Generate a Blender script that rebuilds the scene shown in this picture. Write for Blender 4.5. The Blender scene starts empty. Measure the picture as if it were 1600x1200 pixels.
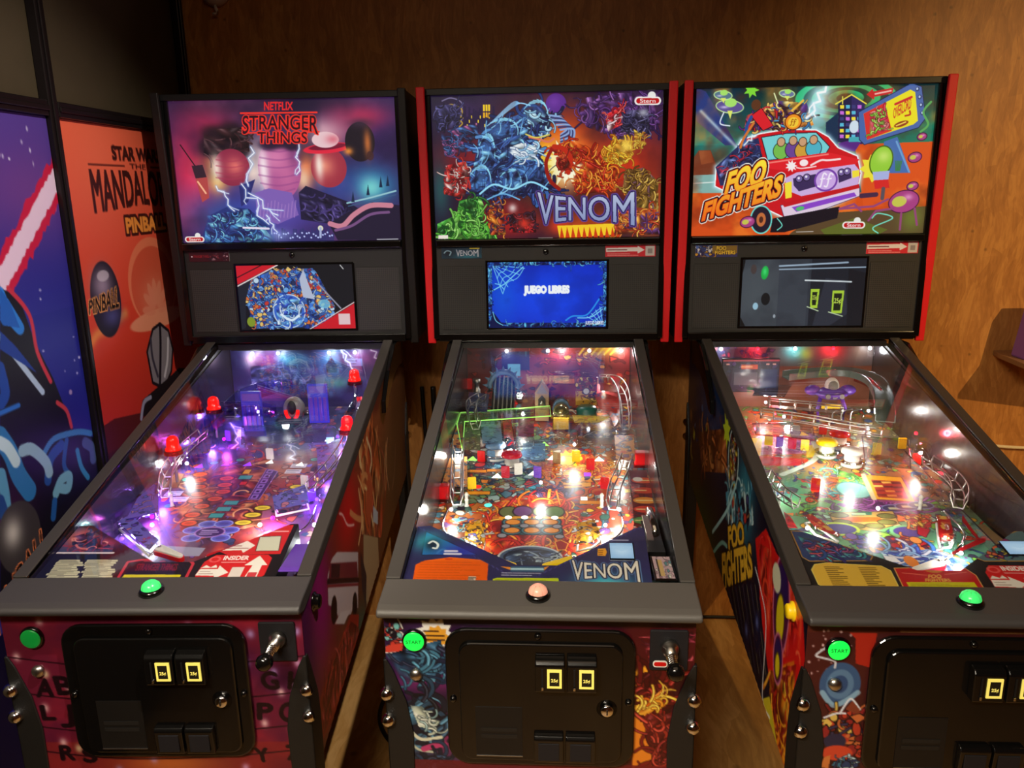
import bpy, bmesh, math, random
import numpy as np
from mathutils import Vector, Matrix, Euler
sc = bpy.context.scene
COL = sc.collection
PI = math.pi

# ---------------------------------------------------------------- camera
cam_d = bpy.data.cameras.new('camera')
cam = bpy.data.objects.new('camera', cam_d)
COL.objects.link(cam)
cam_d.sensor_fit = 'HORIZONTAL'
cam_d.sensor_width = 36.0
cam_d.lens = 36.0 * 1242.3 / 1600.0
cam_d.clip_start = 0.02
pt, yw, rl = 0.24135, 0.04806, -0.01698
Fv = Vector((-math.sin(yw) * math.cos(pt), math.cos(yw) * math.cos(pt), -math.sin(pt)))
Rv = Vector((math.cos(yw), math.sin(yw), 0))
Uv = Rv.cross(Fv)
R2 = Rv * math.cos(rl) + Uv * math.sin(rl)
U2 = Uv * math.cos(rl) - Rv * math.sin(rl)
cm = Matrix((R2, U2, -Fv)).transposed().to_4x4()
cm.translation = Vector((0, 0, 1.6246))
cam.matrix_world = cm
sc.camera = cam

# ---------------------------------------------------------------- world, room light, exposure
w = bpy.data.worlds.new('world')
sc.world = w
w.use_nodes = True
w.node_tree.nodes['Background'].inputs['Color'].default_value = (1.0, 0.8, 0.6, 1)
w.node_tree.nodes['Background'].inputs['Strength'].default_value = 0.02
sc.view_settings.view_transform = 'Standard'
sc.view_settings.look = 'None'
sc.view_settings.exposure = 0.0
sc.view_settings.gamma = 1.0
sc.view_settings.use_curve_mapping = False
sc.cycles.use_denoising = True
sc.cycles.max_bounces = 8
sc.cycles.transparent_max_bounces = 24
sc.cycles.sample_clamp_indirect = 4.0
sc.cycles.caustics_reflective = False
sc.cycles.caustics_refractive = False


def lamp(name, kind, loc, energy, col, size=0.05, aim=None, angle=None, blend=0.3, parent=None):
    d = bpy.data.lights.new(name, kind)
    d.energy = energy
    d.color = col
    if kind == 'AREA':
        d.size = size
    else:
        d.shadow_soft_size = size
    if kind == 'SPOT':
        d.spot_size = angle
        d.spot_blend = blend
    o = bpy.data.objects.new(name, d)
    COL.objects.link(o)
    if parent is not None:
        o.parent = parent
    o.location = loc
    if aim is not None:
        o.rotation_euler = (Vector(aim) - Vector(loc)).to_track_quat('-Z', 'Y').to_euler()
    return o


# a warm ceiling spot washing the right board wall, a tube over the aisle
lamp('wall_spot_light', 'SPOT', (2.3, 0.45, 2.52), 165, (1.0, 0.66, 0.27), 0.012, (1.85, 2.8, 1.0), 1.25, 0.95)
lamp('poster_fill_light', 'SPOT', (0.25, 0.75, 2.70), 150, (1.0, 0.90, 0.82), 0.012, (-1.15, 1.85, 1.1), 0.98, 0.6)  # spot added to brighten the posters and the left machine's side
tube = lamp('ceiling_tube_light', 'AREA', (-0.75, -0.55, 2.70), 17, (1.0, 0.88, 0.70), 1.3, (0.15, 1.35, 0.55))
tube.data.shape = 'RECTANGLE'
tube.data.size_y = 0.14
tube.data.spread = 1.25
lamp('room_fill_light', 'AREA', (0.1, 0.7, 2.72), 7.0, (1.0, 0.70, 0.46), 1.6, (0.1, 0.7, 0.0))  # soft fill added to lift the whole room and the upper walls


# ---------------------------------------------------------------- colour and material helpers
def lin(c):
    return tuple(((v / 12.92) if v <= 0.04045 else ((v + 0.055) / 1.055) ** 2.4) for v in c)


def rgb(h):
    if isinstance(h, str):
        h = h.lstrip('#')
        return tuple(int(h[i:i + 2], 16) / 255 for i in (0, 2, 4))
    return tuple(v / 255 for v in h) if max(h) > 1.001 else tuple(h)


def new_mat(name):
    m = bpy.data.materials.new(name)
    m.use_nodes = True
    nt = m.node_tree
    return m, nt, nt.nodes['Principled BSDF']


def mat(name, col, rough=0.5, metal=0.0, emit=0.0, bump=0.0, bscale=300.0, coat=0.0, vary=0.12, spec=0.5):
    m, nt, p = new_mat(name)
    c = lin(rgb(col)) + (1,)
    p.inputs['Roughness'].default_value = rough
    p.inputs['Metallic'].default_value = metal
    p.inputs['Coat Weight'].default_value = coat
    p.inputs['Coat Roughness'].default_value = 0.08
    p.inputs['Specular IOR Level'].default_value = spec
    p.inputs['Base Color'].default_value = c
    if emit:
        p.inputs['Emission Color'].default_value = c
        p.inputs['Emission Strength'].default_value = emit
    tc = nt.nodes.new('ShaderNodeTexCoord')
    n = nt.nodes.new('ShaderNodeTexNoise')
    n.inputs['Scale'].default_value = bscale
    n.inputs['Detail'].default_value = 2.0
    nt.links.new(tc.outputs['Object'], n.inputs['Vector'])
    if vary and not emit:
        hs = nt.nodes.new('ShaderNodeHueSaturation')
        mr = nt.nodes.new('ShaderNodeMapRange')
        mr.inputs['To Min'].default_value = 1 - vary
        mr.inputs['To Max'].default_value = 1 + vary
        nt.links.new(n.outputs['Fac'], mr.inputs['Value'])
        hs.inputs['Color'].default_value = c
        nt.links.new(mr.outputs['Result'], hs.inputs['Value'])
        nt.links.new(hs.outputs['Color'], p.inputs['Base Color'])
    if bump:
        b = nt.nodes.new('ShaderNodeBump')
        b.inputs['Strength'].default_value = bump
        b.inputs['Distance'].default_value = 0.002
        nt.links.new(n.outputs['Fac'], b.inputs['Height'])
        nt.links.new(b.outputs['Normal'], p.inputs['Normal'])
    return m


def mat_print(name, rough=0.4, emit=0.0, coat=0.0, spec=0.5, diffuse=1.0):
    """printed sheet: the ink colours live in the mesh's 'ink' attribute"""
    m, nt, p = new_mat(name)
    a = nt.nodes.new('ShaderNodeAttribute')
    a.attribute_name = 'ink'
    p.inputs['Roughness'].default_value = rough
    p.inputs['Coat Weight'].default_value = coat
    p.inputs['Coat Roughness'].default_value = 0.05
    p.inputs['Specular IOR Level'].default_value = spec
    if emit:
        p.inputs['Base Color'].default_value = (0.01, 0.01, 0.01, 1)
        nt.links.new(a.outputs['Color'], p.inputs['Emission Color'])
        p.inputs['Emission Strength'].default_value = emit
    else:
        nt.links.new(a.outputs['Color'], p.inputs['Base Color'])
    return m


def mat_clear(name, tint=(1, 1, 1), refl=1.0, rough=0.02):
    m, nt, p = new_mat(name)
    nt.nodes.remove(p)
    out = nt.nodes['Material Output']
    t = nt.nodes.new('ShaderNodeBsdfTransparent')
    t.inputs['Color'].default_value = tuple(tint) + (1,)
    g = nt.nodes.new('ShaderNodeBsdfGlossy')
    g.inputs['Roughness'].default_value = rough
    lw = nt.nodes.new('ShaderNodeLayerWeight')
    lw.inputs['Blend'].default_value = 0.5
    pw = nt.nodes.new('ShaderNodeMath')
    pw.operation = 'POWER'
    pw.inputs[1].default_value = 4.0
    nt.links.new(lw.outputs['Facing'], pw.inputs[0])
    f = nt.nodes.new('ShaderNodeMath')
    f.operation = 'MULTIPLY_ADD'
    f.inputs[1].default_value = 0.95
    f.inputs[2].default_value = 0.045
    nt.links.new(pw.outputs[0], f.inputs[0])
    mu = nt.nodes.new('ShaderNodeMath')
    mu.operation = 'MULTIPLY'
    mu.use_clamp = True
    mu.inputs[1].default_value = refl
    mx = nt.nodes.new('ShaderNodeMixShader')
    nt.links.new(f.outputs[0], mu.inputs[0])
    nt.links.new(mu.outputs[0], mx.inputs['Fac'])
    nt.links.new(t.outputs['BSDF'], mx.inputs[1])
    nt.links.new(g.outputs['BSDF'], mx.inputs[2])
    nt.links.new(mx.outputs['Shader'], out.inputs['Surface'])
    return m


# ---------------------------------------------------------------- mesh helpers
class MB:
    """collects shapes, then links them as ONE mesh object"""

    def __init__(s):
        s.v, s.f, s.m, s.sm = [], [], [], []

    def add(s, vs, fs, mi=0, smooth=False, M=None):
        k = len(s.v)
        s.v += [tuple(M @ Vector(p)) if M is not None else tuple(p) for p in vs]
        for f in fs:
            s.f.append(tuple(i + k for i in f))
            s.m.append(mi)
            s.sm.append(smooth)
        return s

    def box(s, c, d, mi=0, M=None):
        x, y, z = c
        a, b, e = d[0] / 2, d[1] / 2, d[2] / 2
        vs = [(x + i * a, y + j * b, z + k * e) for k in (-1, 1) for j in (-1, 1) for i in (-1, 1)]
        return s.add(vs, [(0, 2, 3, 1), (4, 5, 7, 6), (0, 1, 5, 4), (2, 6, 7, 3), (0, 4, 6, 2), (1, 3, 7, 5)], mi, False, M)

    def prism(s, pts, a, b, axis='z', mi=0, M=None, smooth=False):
        """polygon extruded from a to b along axis; pts given in the two other axes in x,y,z order"""
        n = len(pts)
        put = {'z': lambda p, h: (p[0], p[1], h), 'y': lambda p, h: (p[0], h, p[1]), 'x': lambda p, h: (h, p[0], p[1])}[axis]
        vs = [put(p, a) for p in pts] + [put(p, b) for p in pts]
        area = sum(pts[i][0] * pts[(i + 1) % n][1] - pts[(i + 1) % n][0] * pts[i][1] for i in range(n))
        fl = (area < 0) != (axis == 'y')
        fs = [tuple(range(n))[::-1], tuple(range(n, 2 * n))]
        fs += [(i, (i + 1) % n, (i + 1) % n + n, i + n) for i in range(n)]
        if fl:
            fs = [f[::-1] for f in fs]
        if b < a:
            fs = [f[::-1] for f in fs]
        return s.add(vs, fs, mi, smooth, M)

    def lathe(s, prof, c=(0, 0, 0), axis='z', n=20, mi=0, M=None, smooth=True):
        vs, fs = [], []
        for r, h in prof:
            for i in range(n):
                t = 2 * PI * i / n
                x, y = r * math.cos(t), r * math.sin(t)
                p = {'z': (x, y, h), 'y': (x, -h, y), '-y': (x, h, -y), 'x': (h, x, y)}[axis]
                vs.append((c[0] + p[0], c[1] + p[1], c[2] + p[2]))
        for k in range(len(prof) - 1):
            for i in range(n):
                j = (i + 1) % n
                fs.append((k * n + i, k * n + j, k * n + n + j, k * n + n + i))
        fs.append(tuple(range(n))[::-1])
        fs.append(tuple(range((len(prof) - 1) * n, len(prof) * n)))
        return s.add(vs, fs, mi, smooth, M)

    def cyl(s, c, r, h, axis='z', n=16, mi=0, M=None):
        return s.lathe([(r, 0), (r, h)], c, axis, n, mi, M, False)

    def ball(s, c, r, mi=0, n=16, M=None, sq=(1, 1, 1)):
        vs, fs = [], []
        k = n // 2
        for a in range(k + 1):
            t = PI * a / k
            for i in range(n):
                u = 2 * PI * i / n
                vs.append((c[0] + r * sq[0] * math.sin(t) * math.cos(u), c[1] + r * sq[1] * math.sin(t) * math.sin(u), c[2] - r * sq[2] * math.cos(t)))
        for a in range(k):
            for i in range(n):
                j = (i + 1) % n
                fs.append((a * n + i, a * n + j, a * n + n + j, a * n + n + i))
        return s.add(vs, fs, mi, True, M)

    def tube(s, pts, r, n=8, mi=0, closed=False, M=None):
        P = [Vector(p) for p in pts]
        m = len(P)
        vs, fs = [], []
        up = Vector((0, 0, 1))
        for i, p in enumerate(P):
            a = P[i - 1] if (i or closed) else p
            b = P[(i + 1) % m] if (i < m - 1 or closed) else p
            d = (b - a).normalized()
            q = d.cross(up)
            if q.length < 1e-3:
                q = d.cross(Vector((0, 1, 0)))
            q.normalize()
            e = q.cross(d)
            rr = r[i] if isinstance(r, (list, tuple)) else r
            for k in range(n):
                t = 2 * PI * k / n
                vs.append(p + q * rr * math.cos(t) + e * rr * math.sin(t))
        for i in range(m if closed else m - 1):
            for k in range(n):
                j = (k + 1) % n
                a, b = i * n, ((i + 1) % m) * n
                fs.append((a + k, a + j, b + j, b + k))
        if not closed:
            fs.append(tuple(range(n))[::-1])
            fs.append(tuple(range((m - 1) * n, m * n)))
        return s.add(vs, fs, mi, True, M)

    def build(s, name, mats, parent=None, bevel=0.0, seg=2, loc=None):
        me = bpy.data.meshes.new(name)
        me.from_pydata(s.v, [], s.f)
        for m in (mats if isinstance(mats, (list, tuple)) else [mats]):
            me.materials.append(m)
        me.polygons.foreach_set('material_index', s.m)
        me.polygons.foreach_set('use_smooth', s.sm)
        bm = bmesh.new()
        bm.from_mesh(me)
        bmesh.ops.recalc_face_normals(bm, faces=bm.faces)
        bm.to_mesh(me)
        bm.free()
        o = bpy.data.objects.new(name, me)
        COL.objects.link(o)
        if parent is not None:
            o.parent = parent
        if loc is not None:
            o.location = loc
        if bevel:
            b = o.modifiers.new('bevel', 'BEVEL')
            b.width = bevel
            b.segments = seg
            b.limit_method = 'ANGLE'
            b.angle_limit = 0.6
        return o


def spline(pts, n=8, closed=False):
    P = [Vector(p) for p in pts]
    m = len(P)
    out = []
    for i in range(m if closed else m - 1):
        g = lambda k: P[k % m] if closed else P[max(0, min(m - 1, k))]
        a, b, c, d = g(i - 1), g(i), g(i + 1), g(i + 2)
        for k in range(n):
            t = k / n
            out.append(0.5 * ((2 * b) + (c - a) * t + (2 * a - 5 * b + 4 * c - d) * t * t + (3 * b - a - 3 * c + d) * t ** 3))
    if not closed:
        out.append(P[-1])
    return out


def tag(o, label=None, cat=None, group=None, kind=None):
    for k, v in (('label', label), ('category', cat), ('group', group), ('kind', kind)):
        if v:
            o[k] = v
    return o


def thing(name, label, cat, loc=(0, 0, 0), rz=0.0, group=None):
    o = bpy.data.objects.new(name, None)
    COL.objects.link(o)
    o.location = loc
    o.rotation_euler = (0, 0, rz)
    o.empty_display_size = 0.1
    return tag(o, label, cat, group)


def grid_sheet(name, art, fn, m, parent=None, keep=None, thick=None):
    """an art canvas laid on a surface: fn(canvas x, canvas y) -> 3D points (arrays)"""
    ny, nx = art.ny, art.nx
    gx, gy = np.meshgrid(np.linspace(art.x0, art.x1, nx), np.linspace(art.y0, art.y1, ny))
    X, Y, Z = fn(gx, gy)
    co = np.stack([np.broadcast_to(X, gx.shape), np.broadcast_to(Y, gx.shape), np.broadcast_to(Z, gx.shape)], -1).reshape(-1, 3).astype(np.float32)
    idx = np.arange(nx * ny).reshape(ny, nx)
    q = np.stack([idx[:-1, :-1], idx[:-1, 1:], idx[1:, 1:], idx[1:, :-1]], -1).reshape(-1, 4)
    if keep is not None:
        cxm = (gx[:-1, :-1] + gx[1:, 1:]) / 2
        cym = (gy[:-1, :-1] + gy[1:, 1:]) / 2
        q = q[art.inside(keep, cxm, cym).reshape(-1)]
    me = bpy.data.meshes.new(name)
    me.vertices.add(len(co))
    me.vertices.foreach_set('co', co.reshape(-1))
    nf = len(q)
    me.loops.add(nf * 4)
    me.loops.foreach_set('vertex_index', q.reshape(-1).astype(np.int32))
    me.polygons.add(nf)
    me.polygons.foreach_set('loop_start', np.arange(0, nf * 4, 4, dtype=np.int32))
    me.polygons.foreach_set('loop_total', np.full(nf, 4, dtype=np.int32))
    at = me.color_attributes.new('ink', 'FLOAT_COLOR', 'POINT')
    c = np.clip(art.a, 0, 1)
    c = np.where(c <= 0.04045, c / 12.92, ((c + 0.055) / 1.055) ** 2.4)
    at.data.foreach_set('color', np.concatenate([c, np.ones(c.shape[:2] + (1,))], -1).reshape(-1).astype(np.float32))
    me.update(calc_edges=True)
    me.validate()
    me.materials.append(m)
    o = bpy.data.objects.new(name, me)
    COL.objects.link(o)
    if parent is not None:
        o.parent = parent
    return o


# ---------------------------------------------------------------- materials
M = {}
M['black'] = mat('black_paint', (16, 15, 14), 0.45, vary=0.1)
M['black_gloss'] = mat('black_gloss_paint', (12, 11, 10), 0.16, vary=0.05, coat=0.3)
M['black_tex'] = mat('black_textured_coat', (24, 23, 21), 0.5, bump=0.25, bscale=900)
M['bar_grey'] = mat('grey_textured_coat', (84, 81, 77), 0.42, bump=0.2, bscale=1400, vary=0.08)
M['bar_dark'] = mat('charcoal_textured_coat', (62, 59, 58), 0.42, bump=0.2, bscale=1400, vary=0.08)
M['rail_grey'] = mat('grey_rail_coat', (68, 65, 61), 0.42, bump=0.15, bscale=1400, vary=0.08)
M['rail_dark'] = mat('charcoal_rail_coat', (58, 54, 50), 0.42, bump=0.15, bscale=1400, vary=0.08)
M['red_trim'] = mat('red_edge_trim', (225, 28, 34), 0.45, vary=0.05)
M['black_trim'] = mat('black_edge_trim', (26, 22, 20), 0.35)
M['panel'] = mat('charcoal_speaker_panel', (42, 40, 38), 0.55, vary=0.05, bump=0.08, bscale=1500)
M['chrome'] = mat('chrome', (225, 225, 225), 0.12, 1.0, vary=0.03)
M['steel'] = mat('brushed_steel', (190, 186, 178), 0.3, 1.0, vary=0.08)
M['wire'] = mat('polished_wire', (200, 196, 192), 0.28, 1.0, vary=0.02)
M['blade'] = mat('side_blade', (62, 62, 64), 0.22, 0.6, vary=0.05)
M['blade_dark'] = mat('dark_side_blade', (46, 38, 44), 0.25, 0.3, vary=0.05, coat=0.4)
M['glass'] = mat_clear('clear_glass', (0.97, 0.98, 0.97), 1.15, 0.0)
M['clear'] = mat_clear('clear_plastic', (0.93, 0.94, 0.95), 1.6, 0.04)
M['clear_smoke'] = mat_clear('smoked_clear_plastic', (0.62, 0.66, 0.64), 2.2, 0.06)
M['clear_purple'] = mat_clear('violet_clear_plastic', (0.72, 0.66, 0.97), 2.0, 0.05)
M['clear_red'] = mat_clear('red_clear_plastic', (0.85, 0.12, 0.12), 1.6, 0.05)
M['white_rubber'] = mat('white_rubber', (222, 218, 210), 0.6)
M['white_plastic'] = mat('white_plastic', (225, 222, 215), 0.35)
M['yellow_plastic'] = mat('yellow_plastic', (248, 210, 20), 0.35, vary=0.03)
M['red_plastic'] = mat('red_plastic', (200, 18, 18), 0.3, vary=0.04)
M['gold'] = mat('gold_plate', (205, 170, 70), 0.25, 0.9)
M['green_glow'] = mat('lit_green_plastic', (20, 225, 70), 0.3, emit=0.95)
M['green_dim'] = mat('dim_green_plastic', (12, 118, 42), 0.3, emit=0.55)
M['green_dome'] = mat('green_dome_plastic', (60, 215, 105), 0.25, emit=0.75)
M['rose_dome'] = mat('rose_dome_plastic', (225, 150, 125), 0.25, emit=0.75)
M['red_dome'] = mat('lit_red_dome', (255, 18, 10), 0.2, emit=1.2)
M['red_lens'] = mat('red_lens', (170, 12, 18), 0.15, emit=0.35)
M['bulb'] = mat('lit_white_bulb', (235, 242, 255), 0.4, emit=7)
M['bulb_warm'] = mat('lit_warm_bulb', (255, 236, 205), 0.4, emit=6)
M['bulb_red'] = mat('lit_red_bulb', (255, 30, 50), 0.4, emit=5)
M['bulb_violet'] = mat('lit_violet_bulb', (110, 60, 255), 0.4, emit=4)
M['bulb_magenta'] = mat('lit_magenta_bulb', (230, 20, 230), 0.4, emit=3)
M['bulb_cyan'] = mat('lit_cyan_bulb', (110, 235, 225), 0.4, emit=3)
M['price'] = mat('lit_price_window', (214, 196, 92), 0.3, emit=0.85)
M['price_ink'] = mat('price_ink', (28, 26, 12), 0.5)
M['ink_dark'] = mat('dark_ink', (20, 40, 22), 0.5)
M['insert_lit'] = mat('lit_white_insert', (252, 255, 245), 0.3, emit=1.3)
M['insert_green'] = mat('lit_green_insert', (170, 255, 110), 0.3, emit=1.0)
M['insert_violet'] = mat('lit_violet_insert', (140, 60, 255), 0.3, emit=1.2)
M['insert_red'] = mat('lit_red_insert', (255, 40, 20), 0.3, emit=1.0)
M['insert_cyan'] = mat('lit_cyan_insert', (90, 220, 210), 0.3, emit=0.9)
M['grey_plastic'] = mat('grey_plastic', (120, 116, 112), 0.4)
M['dark_plastic'] = mat('dark_plastic', (30, 29, 32), 0.5, spec=0.3)
M['purple_plastic'] = mat('purple_plastic', (104, 62, 176), 0.3, coat=0.2)
M['blue_plastic'] = mat('blue_plastic', (62, 58, 200), 0.35)
M['slate'] = mat('slate_blue_plastic', (90, 120, 150), 0.35)
M['tan'] = mat('tan_plastic', (150, 120, 84), 0.5)
M['brass_tube'] = mat('brass_tube', (165, 155, 110), 0.22, 0.8)
M['teal_plastic'] = mat('teal_plastic', (40, 100, 90), 0.3)
M['rubber'] = mat('black_rubber', (14, 14, 14), 0.55)
M['smoked_band'] = mat('smoked_green_plastic', (96, 108, 102), 0.18, vary=0.04)
M['print'] = mat_print('printed_sheet', 0.4)
M['print_gloss'] = mat_print('glossy_printed_sheet', 0.3, coat=0.15)
M['print_field'] = mat_print('lacquered_playfield_print', 0.35, coat=0.08)
M['backlit'] = mat_print('backlit_print', 0.25, emit=0.93, coat=0.25)
M['screen'] = mat_print('screen_image', 0.2, emit=0.9, coat=0.2)
M['poster'] = mat_print('poster_print', 0.5, emit=0.0)


def osb(name, base, dark, light, k, along):
    """strand board: long overlapping flakes lying mostly one way, each of its own tone"""
    m, nt, p = new_mat(name)
    N = nt.nodes.new
    L = nt.links.new
    tc = N('ShaderNodeTexCoord')
    acc = None
    for i, (ang, fx, fl, wt) in enumerate(((0.12, 34, 7, .42), (-0.35, 26, 6, .36), (0.75, 22, 7, .26))):
        mp = N('ShaderNodeMapping')
        if along == 'z':
            mp.inputs['Rotation'].default_value = (0, ang, 0)
            mp.inputs['Scale'].default_value = (fx * k, 1, fl * k)
        else:
            mp.inputs['Rotation'].default_value = (0, 0, ang)
            mp.inputs['Scale'].default_value = (fx * k, fl * k, 1)
        mp.inputs['Location'].default_value = (i * 3.7, 0, i * 1.3)
        n0 = N('ShaderNodeTexNoise')
        n0.inputs['Scale'].default_value = 5.0
        n0.inputs['Detail'].default_value = 1.0
        L(tc.outputs['Object'], n0.inputs['Vector'])
        ad = N('ShaderNodeMixRGB')
        ad.inputs['Fac'].default_value = 0.06
        L(tc.outputs['Object'], ad.inputs['Color1'])
        L(n0.outputs['Color'], ad.inputs['Color2'])
        L(ad.outputs['Color'], mp.inputs['Vector'])
        v = N('ShaderNodeTexVoronoi')
        v.inputs['Scale'].default_value = 1.0
        L(mp.outputs['Vector'], v.inputs['Vector'])
        sep = N('ShaderNodeSeparateColor')
        L(v.outputs['Color'], sep.inputs['Color'])
        n1 = N('ShaderNodeTexNoise')
        n1.inputs['Scale'].default_value = 3.0
        n1.inputs['Detail'].default_value = 4.0
        L(mp.outputs['Vector'], n1.inputs['Vector'])
        q = N('ShaderNodeMath'); q.operation = 'MULTIPLY_ADD'
        L(sep.outputs[0], q.inputs[0]); q.inputs[1].default_value = 0.55
        L(n1.outputs['Fac'], q.inputs[2])
        r = N('ShaderNodeMath'); r.operation = 'MULTIPLY_ADD'
        L(q.outputs[0], r.inputs[0]); r.inputs[1].default_value = wt
        if acc is None:
            r.inputs[2].default_value = 0.0
        else:
            L(acc.outputs[0], r.inputs[2])
        acc = r
    c = N('ShaderNodeValToRGB')
    c.color_ramp.elements[0].position = 0.55
    c.color_ramp.elements[0].color = lin(rgb(dark)) + (1,)
    c.color_ramp.elements[1].position = 1.08
    c.color_ramp.elements[1].color = lin(rgb(light)) + (1,)
    e = c.color_ramp.elements.new(0.82)
    e.color = lin(rgb(base)) + (1,)
    L(acc.outputs[0], c.inputs['Fac'])
    # scattered dark knots and bark specks
    sp = N('ShaderNodeTexVoronoi')
    sp.inputs['Scale'].default_value = 9.0 * k
    L(tc.outputs['Object'], sp.inputs['Vector'])
    mr = N('ShaderNodeMapRange')
    mr.inputs['From Min'].default_value = 0.03
    mr.inputs['From Max'].default_value = 0.10
    mr.inputs['To Min'].default_value = 0.55
    L(sp.outputs['Distance'], mr.inputs['Value'])
    mx = N('ShaderNodeMixRGB'); mx.blend_type = 'MULTIPLY'
    mx.inputs['Fac'].default_value = 1.0
    L(c.outputs['Color'], mx.inputs['Color1'])
    L(mr.outputs['Result'], mx.inputs['Color2'])
    L(mx.outputs['Color'], p.inputs['Base Color'])
    p.inputs['Roughness'].default_value = 0.5
    b = N('ShaderNodeBump')
    b.inputs['Strength'].default_value = 0.12
    b.inputs['Distance'].default_value = 0.003
    L(acc.outputs[0], b.inputs['Height'])
    L(b.outputs['Normal'], p.inputs['Normal'])
    return m


M['osb'] = osb('strand_board', (186, 124, 60), (164, 106, 48), (204, 142, 72), 1.5, 'z')
M['osb_floor'] = osb('strand_board_floor', (206, 154, 84), (180, 130, 68), (224, 174, 104), 0.7, 'y')
M['ceil'] = mat('ceiling_paint', (60, 50, 42), 0.8)
M['frame'] = mat('dark_metal_frame', (34, 28, 28), 0.35, 0.5, vary=0.1)
M['board_up'] = mat('brown_partition_board', (66, 56, 36), 0.7, bscale=14, vary=0.12)
M['cord_black'] = mat('black_cable_sheath', (12, 11, 11), 0.5)
M['cord_white'] = mat('white_cable_sheath', (225, 205, 160), 0.5)
M['wood_shelf'] = mat('shelf_wood', (150, 110, 70), 0.5, bscale=20)
M['stand_violet'] = mat('glowing_violet_plastic', (120, 70, 120), 0.35, emit=0.12)  # faint glow put into the plastic, though the stand is no lamp
M['socket'] = mat('white_lamp_plastic', (205, 195, 185), 0.5)

# ---------------------------------------------------------------- the room
def slab(name, c, d, m, **k):
    o = MB().box((0, 0, 0), d).build(name, m, loc=c)
    return tag(o, kind='structure', **k)


slab('floor', (0.6, 0.4, -0.03), (4.4, 5.2, 0.06), M['osb_floor'])
slab('ceiling', (0.6, 0.4, 2.78), (4.4, 5.2, 0.06), M['ceil'])
slab('wall_back', (0.6, 2.83, 1.375), (4.4, 0.06, 2.75), M['osb'])
slab('wall_right', (2.83, 0.4, 1.375), (0.06, 4.9, 2.75), M['osb'])
slab('wall_front', (0.6, -2.23, 1.375), (4.4, 0.06, 2.75), M['osb'])
slab('wall_left', (-1.26, 0.28, 1.375), (0.06, 5.0, 2.75), M['board_up'])
# the dark metal framing of the partition: posts and rails
for i, (y, wd) in enumerate(((2.778, 0.036), (1.996, 0.034), (1.335, 0.034))):
    b = MB().box((0, 0, 0), (0.026, wd, 2.74)).box((0.015, 0, 0), (0.006, wd * 0.45, 2.74))
    tag(b.build('trim_%d' % (i + 1), M['frame'], loc=(-1.2165, y, 1.372), bevel=0.003), kind='structure')
for i, (y0, y1) in enumerate(((2.02, 2.758), (1.357, 1.976), (0.4, 1.313))):
    b = MB().box((0, 0, 0), (0.024, y1 - y0, 0.038)).box((0.014, 0, 0), (0.006, y1 - y0, 0.014))
    tag(b.build('trim_%d' % (i + 4), M['frame'], loc=(-1.2175, (y0 + y1) / 2, 1.832), bevel=0.003), kind='structure')


# ---------------------------------------------------------------- ink on sheets: a small 2D drawing kit
_glyph = {}


def glyphs(s, bold):
    k = (s, bold)
    if k not in _glyph:
        c = bpy.data.curves.new('lettering', 'FONT')
        c.body = s
        c.offset = bold
        c.resolution_u = 4
        ob = bpy.data.objects.new('lettering', c)
        me = ob.to_mesh()
        v = np.array([tuple(p.co[:2]) for p in me.vertices])
        me.calc_loop_triangles()
        t = np.array([tuple(p.vertices) for p in me.loop_triangles])
        ob.to_mesh_clear()
        bpy.data.objects.remove(ob)
        bpy.data.curves.remove(c)
        _glyph[k] = (v, t)
    return _glyph[k]


def vnoise(nx, ny, sx, sy, seed):
    rs = np.random.RandomState(seed)
    g = rs.rand(sy + 2, sx + 2)
    x = np.linspace(0, sx - 1e-6, nx)
    y = np.linspace(0, sy - 1e-6, ny)
    xi, yi = x.astype(int), y.astype(int)
    fx, fy = x - xi, y - yi
    fx, fy = fx * fx * (3 - 2 * fx), fy * fy * (3 - 2 * fy)
    a = g[yi][:, xi]; b = g[yi][:, xi + 1]; c = g[yi + 1][:, xi]; d = g[yi + 1][:, xi + 1]
    return (a * (1 - fx) + b * fx) * (1 - fy[:, None]) + (c * (1 - fx) + d * fx) * fy[:, None]


def fbm(nx, ny, s, asp, seed, oct=4):
    o = np.zeros((ny, nx)); t = 0
    for k in range(oct):
        f = s * 2 ** k
        o += vnoise(nx, ny, max(1, int(f)), max(1, int(f * asp)), seed + k) * 0.5 ** k
        t += 0.5 ** k
    return o / t


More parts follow.
